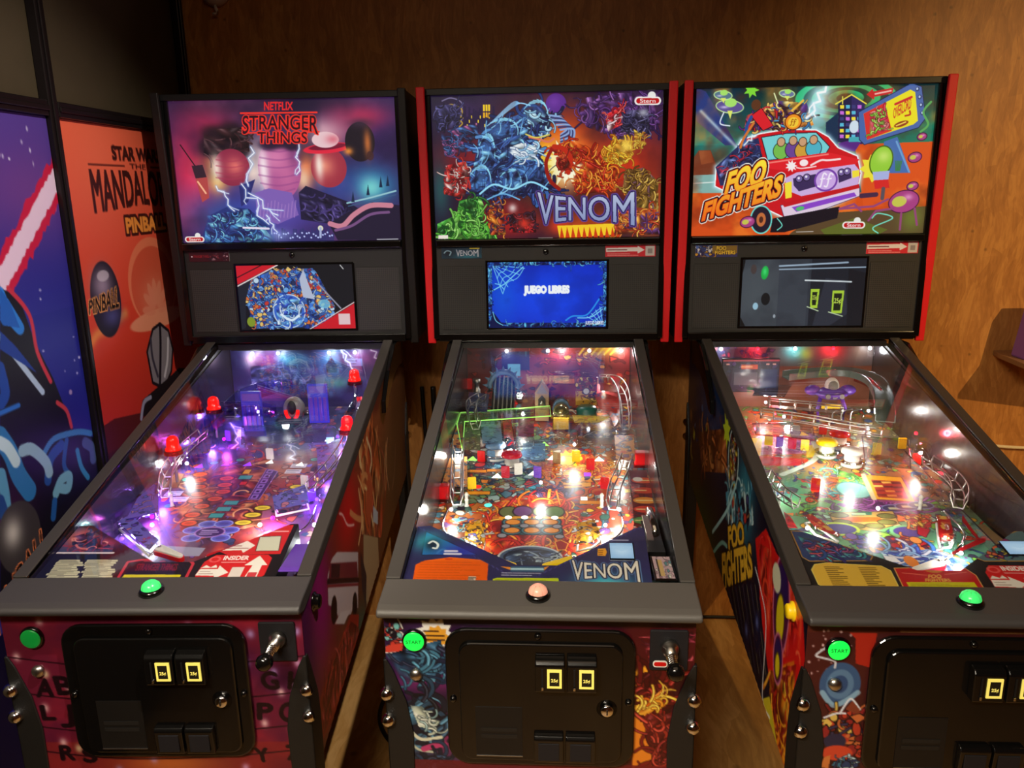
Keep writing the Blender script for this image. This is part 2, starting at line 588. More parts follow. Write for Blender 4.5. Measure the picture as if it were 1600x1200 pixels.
class Art:
    """canvas in its own units; y0 is the first row. tf: optional map from drawing units to canvas units"""

    def __init__(s, x0, x1, y0, y1, nx, ny, bg=(0, 0, 0), tf=None):
        s.x0, s.x1, s.y0, s.y1, s.nx, s.ny = x0, x1, y0, y1, nx, ny
        s.dx, s.dy = (x1 - x0) / (nx - 1), (y1 - y0) / (ny - 1)
        s.a = np.zeros((ny, nx, 3)) + np.array(rgb(bg))
        s.tf = tf
        s.X = np.linspace(x0, x1, nx)
        s.Y = np.linspace(y0, y1, ny)

    def T(s, pts):
        return [s.tf(*p[:2]) for p in pts] if s.tf else [tuple(p[:2]) for p in pts]

    def win(s, xa, xb, ya, yb):
        def r(a, b, o, d, n):
            i, j = sorted(((a - o) / d, (b - o) / d))
            return max(0, int(math.floor(i)) - 1), min(n, int(math.ceil(j)) + 2)
        i0, i1 = r(xa, xb, s.x0, s.dx, s.nx)
        j0, j1 = r(ya, yb, s.y0, s.dy, s.ny)
        if i1 <= i0 or j1 <= j0:
            return None
        return slice(j0, j1), slice(i0, i1)

    def put(s, sl, m, col):
        if callable(col):
            c = col(s.X[sl[1]][None, :], s.Y[sl[0]][:, None])
        else:
            c = np.array(rgb(col))
        s.a[sl] += (c - s.a[sl]) * m[..., None]

    def xy(s, sl, ox=0, oy=0):
        return s.X[sl[1]][None, :] + ox * s.dx, s.Y[sl[0]][:, None] + oy * s.dy

    @staticmethod
    def inside(pts, x, y):
        m = np.zeros(np.broadcast(x, y).shape, bool)
        n = len(pts)
        for i in range(n):
            (xa, ya), (xb, yb) = pts[i], pts[(i + 1) % n]
            if ya == yb:
                continue
            m ^= ((ya > y) != (yb > y)) & (x < (xb - xa) * (y - ya) / (yb - ya) + xa)
        return m

    def blob(s, cx, cy, rx, ry, col, a=1.0, rot=0.0, p=2.0):
        (cx, cy), = s.T([(cx, cy)])
        r = max(abs(rx), abs(ry)) * 2.6
        sl = s.win(cx - r, cx + r, cy - r, cy + r)
        if sl is None:
            return
        x, y = s.xy(sl)
        x, y = x - cx, y - cy
        c, q = math.cos(rot), math.sin(rot)
        d = ((c * x + q * y) / rx) ** 2 + ((c * y - q * x) / ry) ** 2
        s.put(sl, a * np.exp(-d ** (p / 2)), col)

    def ell(s, cx, cy, rx, ry, col, rot=0.0, a=1.0, edge=None):
        if edge:
            s.ell(cx, cy, rx + edge[0], ry + edge[0], edge[1], rot, a)
        (cx, cy), = s.T([(cx, cy)])
        r = max(rx, ry) * 1.05
        sl = s.win(cx - r, cx + r, cy - r, cy + r)
        if sl is None:
            return
        x, y = s.xy(sl)
        x, y = x - cx, y - cy
        c, q = math.cos(rot), math.sin(rot)
        d = np.sqrt(((c * x + q * y) / rx) ** 2 + ((c * y - q * x) / ry) ** 2)
        k = min(rx / abs(s.dx), ry / abs(s.dy))
        s.put(sl, a * np.clip((1 - d) * k + 0.5, 0, 1), col)

    def poly(s, pts, col, a=1.0, edge=None):
        if edge:
            s.lines(list(pts) + [pts[0]], edge[0], edge[1])
        P = s.T(pts)
        xs, ys = [p[0] for p in P], [p[1] for p in P]
        sl = s.win(min(xs), max(xs), min(ys), max(ys))
        if sl is None:
            return
        m = 0
        for ox, oy in ((-.25, -.25), (.25, -.25), (-.25, .25), (.25, .25)):
            x, y = s.xy(sl, ox, oy)
            m = m + s.inside(P, x, y)
        s.put(sl, a * m / 4.0, col)

    def rect(s, x0, y0, x1, y1, col, a=1.0, edge=None):
        s.poly([(x0, y0), (x1, y0), (x1, y1), (x0, y1)], col, a, edge)

    def lines(s, pts, wd, col, a=1.0, soft=0):
        """polyline; soft: gaussian falloff (a lightning bolt, a glow)"""
        P = s.T(pts)
        h = wd / 2
        g = h * (3 if soft else 1) + abs(s.dx) + abs(s.dy)
        xs, ys = [p[0] for p in P], [p[1] for p in P]
        sl = s.win(min(xs) - g, max(xs) + g, min(ys) - g, max(ys) + g)
        if sl is None:
            return
        x, y = s.xy(sl)
        d = None
        for (xa, ya), (xb, yb) in zip(P[:-1], P[1:]):
            l2 = (xb - xa) ** 2 + (yb - ya) ** 2 + 1e-18
            t = np.clip(((x - xa) * (xb - xa) + (y - ya) * (yb - ya)) / l2, 0, 1)
            e = np.hypot(x - xa - t * (xb - xa), y - ya - t * (yb - ya))
            d = e if d is None else np.minimum(d, e)
        px = 0.5 * (abs(s.dx) + abs(s.dy))
        m = np.exp(-(d / max(h, px * .5)) ** 2) if soft else np.clip((h - d) / px + 0.5, 0, 1)
        s.put(sl, a * m, col)

    def curve(s, pts, wd, col, a=1.0, soft=0, n=6):
        s.lines([(p.x, p.y) for p in spline([(q[0], q[1], 0) for q in pts], n)], wd, col, a, soft)

    def text(s, st, f, col, bold=0.0, out=None, out2=None, a=1.0):
        """f(u, v): u 0..1 along the line, v 0 (baseline) .. 1 (cap height) -> drawing units. out: (dilation in cells, colour)"""
        v, t = glyphs(st, bold)
        H, _ = glyphs('H', bold)
        h0, h1 = H[:, 1].min(), H[:, 1].max()
        a0, a1 = v[:, 0].min(), v[:, 0].max()
        P = np.array(s.T([f((p[0] - a0) / (a1 - a0), (p[1] - h0) / (h1 - h0)) for p in v]))
        g = 8 * (abs(s.dx) + abs(s.dy))
        sl = s.win(P[:, 0].min() - g, P[:, 0].max() + g, P[:, 1].min() - g, P[:, 1].max() + g)
        if sl is None:
            return
        x, y = s.xy(sl)
        m = np.zeros(np.broadcast(x, y).shape)
        gx, gy = (P[:, 0] - x[0, 0]) / s.dx, (P[:, 1] - y[0, 0]) / s.dy
        for q in t:
            A, B = gx[q], gy[q]
            i0, i1 = max(0, int(A.min()) - 1), min(m.shape[1], int(A.max()) + 2)
            j0, j1 = max(0, int(B.min()) - 1), min(m.shape[0], int(B.max()) + 2)
            if i1 <= i0 or j1 <= j0:
                continue
            ar = (A[1] - A[0]) * (B[2] - B[0]) - (A[2] - A[0]) * (B[1] - B[0])
            if abs(ar) < 1e-9:
                continue
            for ox, oy in ((-.25, -.25), (.25, -.25), (-.25, .25), (.25, .25)):
                ii = np.arange(i0, i1)[None, :] + ox
                jj = np.arange(j0, j1)[:, None] + oy
                w0 = ((A[1] - ii) * (B[2] - jj) - (A[2] - ii) * (B[1] - jj)) / ar
                w1 = ((A[2] - ii) * (B[0] - jj) - (A[0] - ii) * (B[2] - jj)) / ar
                ok = (w0 >= 0) & (w1 >= 0) & (w0 + w1 <= 1)
                m[j0:j1, i0:i1] += ok * 0.25
        m = np.clip(m, 0, 1)

        def dil(m, r):
            o = m.copy()
            k = int(math.ceil(r))
            pad = np.pad(m, k)
            for dj in range(-k, k + 1):
                for di in range(-k, k + 1):
                    if di * di + dj * dj <= (r + .3) ** 2:
                        o = np.maximum(o, pad[k + dj:k + dj + m.shape[0], k + di:k + di + m.shape[1]])
            return o
        if out2:
            s.put(sl, a * dil(m, out2[0]), out2[1])
        if out:
            s.put(sl, a * dil(m, out[0]), out[1])
        if col is not None:
            s.put(sl, a * m, col)

    def grain(s, amp, sc_, asp, seed, oct=4):
        n = fbm(s.nx, s.ny, sc_, asp, seed, oct)
        s.a *= (1 + amp * (n - 0.5) * 2)[..., None]
        s.a = np.clip(s.a, 0, 1)

    def clouds(s, col, amt, sc_, asp, seed, lo=.45, hi=.75):
        n = np.clip((fbm(s.nx, s.ny, sc_, asp, seed) - lo) / (hi - lo), 0, 1) * amt
        s.a += (np.array(rgb(col)) - s.a) * n[..., None]

    def tangle(s, rgn, pal, n, wd, ln, seed, edge=None, ang=None, curl=1.0):
        """curling strokes inside a region, each with a dark rim and a lit core"""
        r = random.Random(seed)
        xs, ys = [p[0] for p in rgn], [p[1] for p in rgn]

        def spots(m):
            k = 0
            while k < m:
                x, y = r.uniform(min(xs), max(xs)), r.uniform(min(ys), max(ys))
                if s.inside(rgn, np.array(x), np.array(y)):
                    k += 1
                    yield x, y
                else:
                    k += .2
        # broad folds first, kept inside the region
        P = s.T(rgn)
        old = s.a.copy()
        for x, y in spots(n * 1.5):
            t = r.uniform(0, PI) if ang is None else ang + r.gauss(0, .4)
            c = rgb(r.choice(pal))
            q = wd * r.uniform(.7, 1.6)
            s.blob(x + q * .5, y + q * .5, q * 1.5, q * .8, tuple(v * .35 for v in c), .8, t, 3)
            s.blob(x, y, q * 1.7, q * .62, c, .95, t, 3.5)
            s.blob(x - q * .25, y - q * .2, q * .9, q * .22, tuple(min(1, v * 1.2 + .2) for v in c), .75, t)
        m = s.inside(P, s.X[None, :], s.Y[:, None])
        s.a = np.where(m[..., None], s.a, old)
        n, wd, ln = n * 1.3, wd * .42, ln * .8
        for x, y in spots(n):
            t = r.uniform(0, 2 * PI) if ang is None else ang + r.gauss(0, .5)
            dt = r.uniform(-.9, .9) * curl
            p = [(x, y)]
            l = ln * r.uniform(.4, 1.0)
            for i in range(4):
                x += l / 4 * math.cos(t); y += l / 4 * math.sin(t)
                t += dt
                p.append((x, y))
            q = wd * r.uniform(.5, 1.3)
            c = r.choice(pal)
            if edge:
                s.curve(p, q * 1.5, edge, .85, n=3)
            s.curve(p, q, c, .9, n=3)
            if r.random() < .5:
                s.curve([(u + q * .12, v - q * .15) for u, v in p[:4]], q * .35, tuple(min(1, v * 1.25 + .18) for v in rgb(c)), .8, n=3)

    def confetti(s, rgn, pal, n, sz, seed, edge=(12, 10, 16), asp=1.0):
        """busy comic detail: small rimmed shapes of many colours"""
        n *= 2.2
        r = random.Random(seed)
        xs, ys = [p[0] for p in rgn], [p[1] for p in rgn]
        k = 0
        while k < n:
            x, y = r.uniform(min(xs), max(xs)), r.uniform(min(ys), max(ys))
            if not s.inside(rgn, np.array(x), np.array(y)):
                k += 0.2
                continue
            k += 1
            q = sz * .55 * r.uniform(.35, 1.15)
            c = r.choice(pal)
            u = r.random()
            if u < .35:
                m = r.randint(3, 6)
                t0 = r.uniform(0, 6.3)
                pts = [(x + q * r.uniform(.4, 1.1) * math.cos(t0 + 6.283 * i / m), y + q * asp * r.uniform(.4, 1.1) * math.sin(t0 + 6.283 * i / m)) for i in range(m)]
                s.poly(pts, c, .95, (q * .28, edge) if r.random() < .7 else None)
            elif u < .6:
                s.ell(x, y, q * .8, q * .8 * asp * r.uniform(.4, 1), c, r.uniform(0, 3), .95, (q * .13, edge))
            else:
                t = r.uniform(0, 6.3); b = r.uniform(-.9, .9)
                p = [(x, y)]
                for i in range(3):
                    x += q * .7 * math.cos(t); y += q * .7 * asp * math.sin(t); t += b
                    p.append((x, y))
                s.curve(p, q * .5, edge, .9, n=3)
                s.curve(p, q * .3, c, .95, n=3)

    def stars(s, n, col, seed, rgn, r0, r1):
        r = random.Random(seed)
        for i in range(n):
            s.ell(r.uniform(rgn[0], rgn[2]), r.uniform(rgn[1], rgn[3]), r.uniform(r0, r1), r.uniform(r0, r1) * 1.15, col, a=r.uniform(.6, 1))

    def scribble(s, x0, y0, x1, y1, rows, col, seed, wd, fill=(.55, 1.0), gaps=4):
        """print too small to read: rows of dashes"""
        r = random.Random(seed)
        for i in range(rows):
            y = y0 + (y1 - y0) * (i + .5) / rows
            xe = x0 + (x1 - x0) * r.uniform(*fill)
            x = x0
            while (xe - x) * (1 if x1 > x0 else -1) > 0:
                l = (x1 - x0) * r.uniform(.04, .22)
                e = x + l
                if (e - xe) * (1 if x1 > x0 else -1) > 0:
                    e = xe
                s.lines([(x, y), (e, y)], wd, col)
                x = e + (x1 - x0) * .025


def box_text(x0, y0, x1, y1, shear=0.0, arc=0.0):
    """text frame from (x0, baseline y0) to (x1, cap y1)"""
    return lambda u, v: (x0 + (x1 - x0) * u + shear * (y1 - y0) * v, y0 + (y1 - y0) * v + arc * 4 * u * (1 - u))


def grad(c0, c1, y0, y1):
    a, b = np.array(rgb(c0)), np.array(rgb(c1))
    return lambda x, y: a + (b - a) * np.clip((y - y0) / (y1 - y0), 0, 1)[..., None] * np.ones_like(x)[..., None]


def rays(cx, cy, r, n, k, ph=0.0):
    return [(cx + (r if i % 2 == 0 else r * k) * math.cos(ph + PI * i / n), cy + (r if i % 2 == 0 else r * k) * math.sin(ph + PI * i / n)) for i in range(2 * n)]


def bolt(A, p, q, wd, col, seed, amp=.18, core=(255, 255, 255), forks=2):
    r = random.Random(seed)
    (xa, ya), (xb, yb) = p, q
    L = math.hypot(xb - xa, yb - ya)
    nx, ny = -(yb - ya) / L, (xb - xa) / L
    P = [p]
    for i in range(1, 7):
        t = i / 7
        o = r.uniform(-amp, amp) * L * .6
        P.append((xa + (xb - xa) * t + nx * o, ya + (yb - ya) * t + ny * o))
    P.append(q)
    A.lines(P, wd * 3.2, col, .55, 1)
    A.lines(P, wd, core, .95)
    for i in range(forks):
        k = r.randint(1, 5)
        e = (P[k][0] + (xb - xa) * .25 + nx * r.uniform(-.3, .3) * L, P[k][1] + (yb - ya) * .25 + ny * r.uniform(-.3, .3) * L)
        m = ((P[k][0] + e[0]) / 2 + nx * L * .05, (P[k][1] + e[1]) / 2)
        A.lines([P[k], m, e], wd * 2, col, .5, 1)
        A.lines([P[k], m, e], wd * .6, core, .9)


def maker_tag(A, x, y, w_, h):
    """the small white tag with a red pill and a steel ball"""
    A.ell(x + w_ * .72, y - h * .62, h * .5, h * .5, (235, 235, 230))
    A.rect(x, y - h * .5, x + w_, y + h * .5, (245, 240, 235))
    for e in (x, x + w_):
        A.ell(e, y, h * .5, h * .5, (245, 240, 235))
    A.rect(x + w_ * .02, y - h * .33, x + w_ * .98, y + h * .33, (190, 20, 28))
    for e in (x + w_ * .02, x + w_ * .98):
        A.ell(e, y, h * .33, h * .33, (190, 20, 28))
    A.text('Stern', box_text(x + w_ * .08, y + h * .24, x + w_ * .92, y - h * .24), (245, 235, 230), .015)


def planet(A, x, y, r, lit, shade, light=(-.5, -.3), sq=1.0, band=None):
    A.ell(x, y, r, r * sq, shade)
    n = 7
    for i in range(n):
        t = i / n
        k = r * (1 - t) * .98
        A.blob(x + light[0] * r * (.35 + .4 * t), y + light[1] * r * sq * (.35 + .4 * t), k * .62, k * .62 * sq, lit, .22)


def emblem(A, x, y, r, ring, ground, ink):
    A.ell(x, y, r * 1.0, r * .96, ring)
    A.ell(x, y, r * .84, r * .8, ground)
    for dx in (-.3, .24):
        A.curve([(x + (dx + .34) * r, y - .46 * r), (x + (dx + .16) * r, y - .58 * r), (x + (dx + .02) * r, y - .3 * r), (x + (dx - .06) * r, y + .2 * r), (x + (dx - .18) * r, y + .55 * r), (x + (dx - .36) * r, y + .5 * r)], r * .13, ink)
        A.lines([(x + (dx - .14) * r, y - .08 * r), (x + (dx + .2) * r, y - .14 * r)], r * .11, ink)


def spiky_word(A, word, x0, x1, yb, h, seed, fill, edge, glow, bold=.0, fl=.35, k=1.0, sh=0.0):
    """display lettering with tall ends, cut corners and a heavy double rim"""
    def f(u, v):
        e = abs(2 * u - 1) ** 2.2
        u2 = .93 * u + .07 * u ** 5
        return (x0 + (x1 - x0) * u2 + sh * v * h, yb + h * .26 * e * (1 - v) ** 2 - h * v * (1 + fl * e * v) * .98)
    A.text(word, f, None, bold, (3.2 * k, edge), (5.5 * k, glow))
    A.text(word, f, fill, bold, (.5 * k, (240, 244, 255)))
    A.text(word, f, fill, bold)


# ---- backglass sheets (drawing units: a 1000-wide sketch of each sheet)
def quad_tf(tl, tr, br, bl):
    def f(x, y):
        u = v = .5
        for _ in range(6):
            v = (y - (tl[1] + (tr[1] - tl[1]) * u)) / ((bl[1] + (br[1] - bl[1]) * u) - (tl[1] + (tr[1] - tl[1]) * u))
            xl, xr = tl[0] + (bl[0] - tl[0]) * v, tr[0] + (br[0] - tr[0]) * v
            u = (x - xl) / (xr - xl)
        return u * 1000, v * 622
    return f


def art_storm():
    A = Art(0, 1000, 0, 622, 540, 336, (52, 34, 78), quad_tf((115, 97), (1105, 80), (1135, 715), (190, 722)))
    B = A.blob
    for b in ((330, 130, 260, 60, (38, 26, 52), .9), (650, 120, 300, 60, (32, 20, 44), .9), (1050, 230, 120, 150, (58, 36, 96), .8),
              (240, 430, 120, 210, (232, 44, 82), .95), (300, 240, 120, 90, (196, 40, 80), .8), (210, 600, 80, 90, (140, 40, 90), .6),
              (480, 560, 200, 120, (56, 62, 170), .9), (350, 610, 140, 90, (40, 80, 150), .8), (640, 600, 120, 120, (92, 78, 176), .9),
              (330, 400, 70, 80, (255, 150, 60), .95), (330, 430, 40, 60, (255, 225, 120), .8), (960, 170, 120, 50, (190, 44, 84), .85),
              (870, 210, 90, 70, (150, 50, 90), .7), (780, 240, 110, 60, (240, 190, 200), .85), (720, 400, 50, 90, (255, 130, 70), .9), (710, 440, 30, 50, (255, 215, 170), .9),
              (1010, 470, 130, 90, (40, 110, 170), .95), (1000, 480, 60, 50, (120, 225, 215), .95), (860, 470, 90, 80, (40, 70, 150), .8),
              (490, 380, 55, 110, (255, 225, 205), .95), (480, 350, 30, 60, (255, 250, 240), .9), (760, 600, 130, 80, (70, 60, 150), .7), (1080, 620, 90, 60, (60, 60, 120), .9),
              (800, 690, 140, 60, (60, 40, 100), .9), (400, 690, 200, 40, (60, 60, 150), .8)):
        B(*b[:4], b[4], b[5])
    A.clouds((30, 20, 50), .55, 5, .6, 11)
    A.clouds((230, 120, 170), .18, 7, .6, 31, .5, .8)
    # three small worlds hanging in the storm, each lit from one side
    for x, y, rx, ry in ((330, 250, 70, 44), (400, 240, 66, 50), (360, 310, 80, 50), (440, 300, 40, 50), (290, 300, 40, 40)):
        B(x, y, rx, ry, (34, 20, 28), .95, .3, 4)
    A.tangle([(275, 225), (465, 215), (475, 320), (275, 335)], [(50, 26, 30), (30, 16, 20), (62, 32, 36)], 14, 20, 90, 3, None, .4, .5)
    planet(A, 398, 388, 80, (250, 130, 116), (140, 40, 66), (.35, -.1), 1.0); B(330, 390, 22, 56, (255, 240, 220), .9)
    for k in (-34, -8, 22, 44):
        A.curve([(330, 388 + k), (398, 396 + k), (466, 384 + k)], 7, (170, 54, 80), .45)
    A.ell(606, 395, 96, 134, (176, 86, 146)); B(590, 350, 60, 60, (226, 136, 180), .8); B(640, 420, 45, 80, (206, 110, 160), .7); B(536, 400, 24, 110, (255, 240, 244), .95); B(664, 330, 26, 60, (110, 54, 106), .6)
    for k in (-86, -50, -16, 26, 62, 92):
        q = 92 * math.sqrt(max(.05, 1 - (k / 134) ** 2))
        A.curve([(606 - q, 395 + k), (606, 407 + k), (606 + q, 391 + k)], 8, (140, 66, 132), .4)
    for x, y, rx, ry in ((560, 290, 50, 26), (620, 280, 60, 28), (660, 296, 34, 22)):
        B(x, y, rx, ry, (40, 24, 48), .95, 0, 4)
    planet(A, 820, 392, 80, (252, 160, 128), (160, 48, 66), (-.45, -.2), 1.06); B(778, 380, 18, 62, (255, 242, 228), .9)
    A.ell(815, 306, 110, 22, (226, 40, 66), -.08); A.ell(815, 300, 84, 13, (120, 20, 50), -.08); A.ell(805, 270, 60, 34, (236, 200, 206)); B(838, 268, 32, 20, (215, 90, 110), .7)
    A.ell(955, 280, 66, 84, (30, 22, 34)); B(988, 285, 16, 56, (235, 130, 60), .75); B(905, 320, 20, 16, (250, 150, 60), .9); B(960, 200, 50, 20, (60, 40, 60), .8); A.ell(1000, 340, 16, 20, (70, 40, 40), a=.8)
    # radio mast, ridges and the lake shore below
    A.lines([(172, 290), (240, 385)], 5, (24, 14, 20)); A.poly([(222, 380), (270, 376), (288, 430), (240, 436)], (50, 30, 40)); A.poly([(240, 436), (290, 430), (300, 520), (270, 540)], (180, 70, 66)); A.lines([(250, 450), (285, 500)], 8, (250, 180, 140))
    A.poly([(430, 470), (500, 440), (470, 540), (440, 560)], (40, 44, 110)); A.poly([(500, 500), (560, 480), (660, 500), (690, 600), (600, 640), (510, 610)], (128, 96, 180))
    for i in range(12):
        A.lines([(512 + i * 15, 545 + 10 * math.sin(i)), (506 + i * 15, 610)], 4, (170, 130, 200), .7)
    A.poly([(300, 600), (380, 560), (470, 570), (560, 640), (600, 730), (260, 730)], (34, 52, 120)); A.tangle([(290, 600), (470, 570), (590, 720), (280, 720)], [(60, 120, 190), (34, 60, 130), (110, 190, 225), (30, 40, 100)], 46, 14, 90, 5, (16, 18, 60), .5)
    A.poly([(690, 500), (720, 470), (900, 540), (990, 600), (940, 660), (700, 620)], (32, 26, 58)); A.tangle([(690, 500), (880, 540), (940, 640), (720, 620)], [(44, 36, 80), (70, 56, 120), (26, 20, 50)], 26, 14, 90, 6, None, .6)
    A.poly([(820, 640), (900, 590), (1010, 545), (1130, 560), (1135, 715), (860, 715)], (34, 26, 52)); A.curve([(826, 640), (880, 650), (930, 600), (1000, 560), (1090, 560)], 22, (206, 130, 150)); A.curve([(850, 670), (920, 650), (1000, 600), (1080, 590)], 12, (120, 80, 130))
    A.lines([(900, 548), (1000, 525), (1110, 495)], 7, (150, 200, 210)); A.lines([(905, 562), (1005, 540), (1110, 512)], 4, (60, 90, 130))
    for x, y in ((925, 520), (990, 490), (1045, 455), (1075, 450)):
        A.poly([(x - 7, y + 24), (x, y - 26), (x + 8, y + 24)], (22, 40, 70))
    for i, (p, q) in enumerate((((440, 460), (560, 640)), ((470, 500), (600, 600)), ((330, 470), (410, 580)), ((480, 300), (470, 470)), ((690, 290), (680, 420)), ((550, 600), (600, 710)))):
        bolt(A, p, q, 4, (150, 190, 255), 40 + i)
    r = random.Random(4)
    for i in range(26):
        x = 585 + i * 10
        A.rect(x, 700 - r.uniform(5, 45), x + 8, 720, (50, 50, 110)); A.ell(x, 690 + r.uniform(-12, 16), 4, 4, (190, 200, 255))
    A.ell(785, 660, 12, 12, (225, 225, 200)); A.lines([(785, 660), (785, 700)], 10, (170, 180, 220)); A.lines([(450, 655), (560, 660)], 9, (235, 225, 245)); B(600, 690, 60, 26, (170, 190, 255), .5)
    # the lettering
    red = (250, 52, 40)
    A.text('NETFLIX', box_text(538, 144, 665, 108), (236, 40, 44), .03)
    A.lines([(436, 156), (768, 153)], 7, red); A.lines([(446, 240), (506, 239)], 6, red); A.lines([(722, 237), (778, 236)], 6, red)
    def f(u, v):
        e = 22 * max(0, abs(2 * u - 1) - .68) / .32
        return (444 + 330 * u, 226 + e * (1 - v) - 60 * v)
    A.text('STRANGER', f, None, .035, (2, red))
    A.text('STRANGER', f, (44, 12, 26), .01)
    f = box_text(510, 284, 726, 236)
    A.text('THINGS', f, None, .035, (2, red))
    A.text('THINGS', f, (44, 12, 26), .01)
    maker_tag(A, 208, 706, 60, 26)
    A.lines([(1030, 713), (1120, 712)], 3, (210, 210, 220))
    return A


def art_fire_and_wave():
    A = Art(0, 1000, 0, 622, 540, 336, (28, 22, 46), quad_tf((90, 100), (1085, 80), (1062, 708), (108, 718)))
    B = A.blob
    for b in ((250, 190, 140, 110, (52, 34, 84), .9), (630, 120, 200, 60, (60, 34, 66), .8), (980, 190, 160, 110, (74, 40, 92), .8), (640, 330, 230, 170, (232, 60, 20), .95),
              (950, 420, 190, 150, (214, 52, 22), .95), (250, 380, 160, 90, (150, 26, 34), .8), (420, 620, 150, 90, (214, 34, 26), .95), (640, 380, 130, 120, (255, 150, 20), .95),
              (560, 400, 80, 110, (255, 210, 40), .9), (780, 640, 160, 60, (240, 90, 20), .9), (1020, 600, 80, 120, (222, 96, 30), .9), (130, 500, 40, 120, (40, 90, 90), .8), (640, 660, 60, 40, (230, 60, 30), .8)):
        B(*b[:4], b[4], b[5])
    A.clouds((20, 12, 30), .45, 7, .6, 3)
    for i in range(16):
        x = 225 + i * 9.5
        A.rect(x, 250 - 40 - 60 * abs(math.sin(i * 1.7)), x + 9, 260, (36, 24, 62))
        for j in range(3):
            if (i * 7 + j * 3) % 4 == 0:
                A.rect(x + 2, 190 + j * 18, x + 6, 202 + j * 18, (250, 214, 50))
    for x in (322, 333, 344):
        A.rect(x - 5, 145, x + 3, 172, (246, 206, 40)); A.rect(x - 5, 178, x + 3, 200, (236, 176, 30))
    A.ell(630, 142, 44, 42, (92, 42, 140)); B(622, 134, 26, 24, (120, 62, 170), .7)
    # dark gold hoops, top left
    for i in range(4):
        A.curve([(140 + 8 * i, 130 + 30 * i), (180, 118 + 26 * i), (226, 140 + 26 * i), (214, 200 + 12 * i)], 5, (186, 150, 50) if i % 2 else (120, 110, 150))
    A.tangle([(110, 150), (215, 140), (220, 230), (120, 260)], [(26, 22, 50), (44, 40, 84), (70, 66, 120)], 26, 13, 60, 8, (14, 12, 26))
    A.tangle([(130, 260), (290, 220), (300, 330), (150, 360)], [(36, 60, 110), (60, 100, 160), (140, 70, 120), (30, 30, 70)], 34, 10, 70, 9, (14, 14, 34), .4)
    # the purple coil, upper right
    A.tangle([(700, 130), (860, 100), (1060, 100), (1070, 250), (900, 290), (760, 240)], [(74, 38, 104), (104, 56, 132), (50, 26, 76), (130, 80, 150)], 70, 13, 120, 10, (20, 10, 30))
    A.tangle([(836, 190), (915, 150), (908, 230), (850, 258)], [(226, 36, 40), (246, 90, 80), (160, 20, 40), (240, 210, 214)], 16, 12, 60, 55, (50, 8, 20), -.7); A.tangle([(930, 170), (1020, 170), (1030, 270), (900, 260)], [(52, 48, 84), (84, 78, 120), (30, 26, 50)], 26, 15, 60, 12, (14, 10, 26)); B(1000, 180, 20, 16, (190, 190, 206), .8)
    # sunburst
    A.poly(rays(668, 390, 105, 16, .55), (255, 246, 190)); B(672, 400, 60, 80, (255, 255, 240), .9); B(560, 400, 60, 60, (255, 220, 60), .8)
    # the great blue wave curling to the right
    wave = [(300, 270), (370, 220), (460, 190), (560, 150), (610, 190), (600, 270), (540, 300), (560, 360), (600, 440), (590, 520), (480, 520), (420, 540), (330, 520), (240, 520), (270, 420)]
    A.poly(wave, (26, 36, 80))
    A.tangle(wave, [(38, 62, 128), (62, 110, 184), (30, 40, 92), (92, 150, 214), (26, 28, 66)], 150, 26, 150, 13, (14, 16, 44), None, .8)
    for x, y, rx, ry in ((395, 255, 60, 34), (330, 345, 30, 50), (500, 430, 70, 40), (300, 470, 40, 46), (540, 190, 46, 40), (430, 470, 40, 36), (450, 330, 40, 30)):
        B(x, y, rx, ry, (86, 150, 220), .6); B(x + rx * .7, y + ry * 1.0, rx * .8, ry * .7, (16, 18, 50), .75)
        for i in range(7):
            t = -2.6 + i * .3
            A.curve([(x + rx * 1.2 * math.cos(t + k * .35), y + ry * (1.25 + .1 * i) * math.sin(t + k * .35)) for k in range(4)], 3.2, (150, 226, 250), .9, n=3)
    A.tangle(wave, [(46, 80, 150), (120, 190, 236), (20, 24, 64)], 40, 9, 120, 77, None, -.6, .5)
    A.tangle([(495, 170), (560, 150), (606, 200), (590, 250), (520, 250)], [(20, 24, 60), (34, 50, 110), (150, 210, 240)], 14, 20, 90, 61, (10, 12, 36), .9)
    A.tangle([(410, 330), (480, 305), (560, 320), (540, 375), (470, 376)], [(226, 242, 250), (150, 210, 240), (240, 250, 252)], 16, 16, 90, 62, (30, 60, 120), .1)
    A.curve([(515, 280), (560, 290), (596, 300), (620, 286)], 9, (222, 120, 90)); A.curve([(500, 268), (545, 282), (600, 270)], 6, (222, 206, 90))
    A.curve([(300, 520), (360, 480), (440, 500), (520, 470), (590, 500)], 8, (150, 222, 250)); A.curve([(330, 545), (400, 520), (470, 545)], 6, (110, 180, 230))
    for i in range(7):
        A.curve([(600 + i * 8, 190 + i * 10), (650 + i * 9, 200 + i * 8), (680 + i * 3, 240 + i * 9), (650, 270 + i * 6)], 8, (56, 60, 110) if i % 2 else (140, 170, 220))
    for i in range(6):
        A.curve([(400 - i * 12, 190 + 8 * i), (440, 160 - 4 * i), (480, 140), (520, 150)], 3, (150, 210, 250), .8)
    # fire coil
    fire = [(600, 330), (680, 290), (760, 320), (850, 360), (890, 430), (880, 510), (760, 520), (680, 480), (740, 400), (640, 360)]
    A.tangle(fire, [(206, 48, 20), (236, 90, 24), (160, 26, 16), (250, 140, 40)], 80, 15, 100, 14, (70, 8, 6))
    A.curve([(610, 330), (585, 390), (600, 460), (640, 500)], 16, (150, 24, 16)); A.curve([(620, 320), (660, 330), (690, 370), (680, 430)], 20, (190, 40, 20)); A.tangle([(625, 365), (668, 350), (692, 400), (650, 435)], [(150, 30, 20), (206, 70, 30), (110, 16, 14)], 8, 14, 60, 63, (60, 8, 6))
    gold = [(810, 340), (900, 290), (955, 300), (950, 370), (900, 400), (830, 380)]
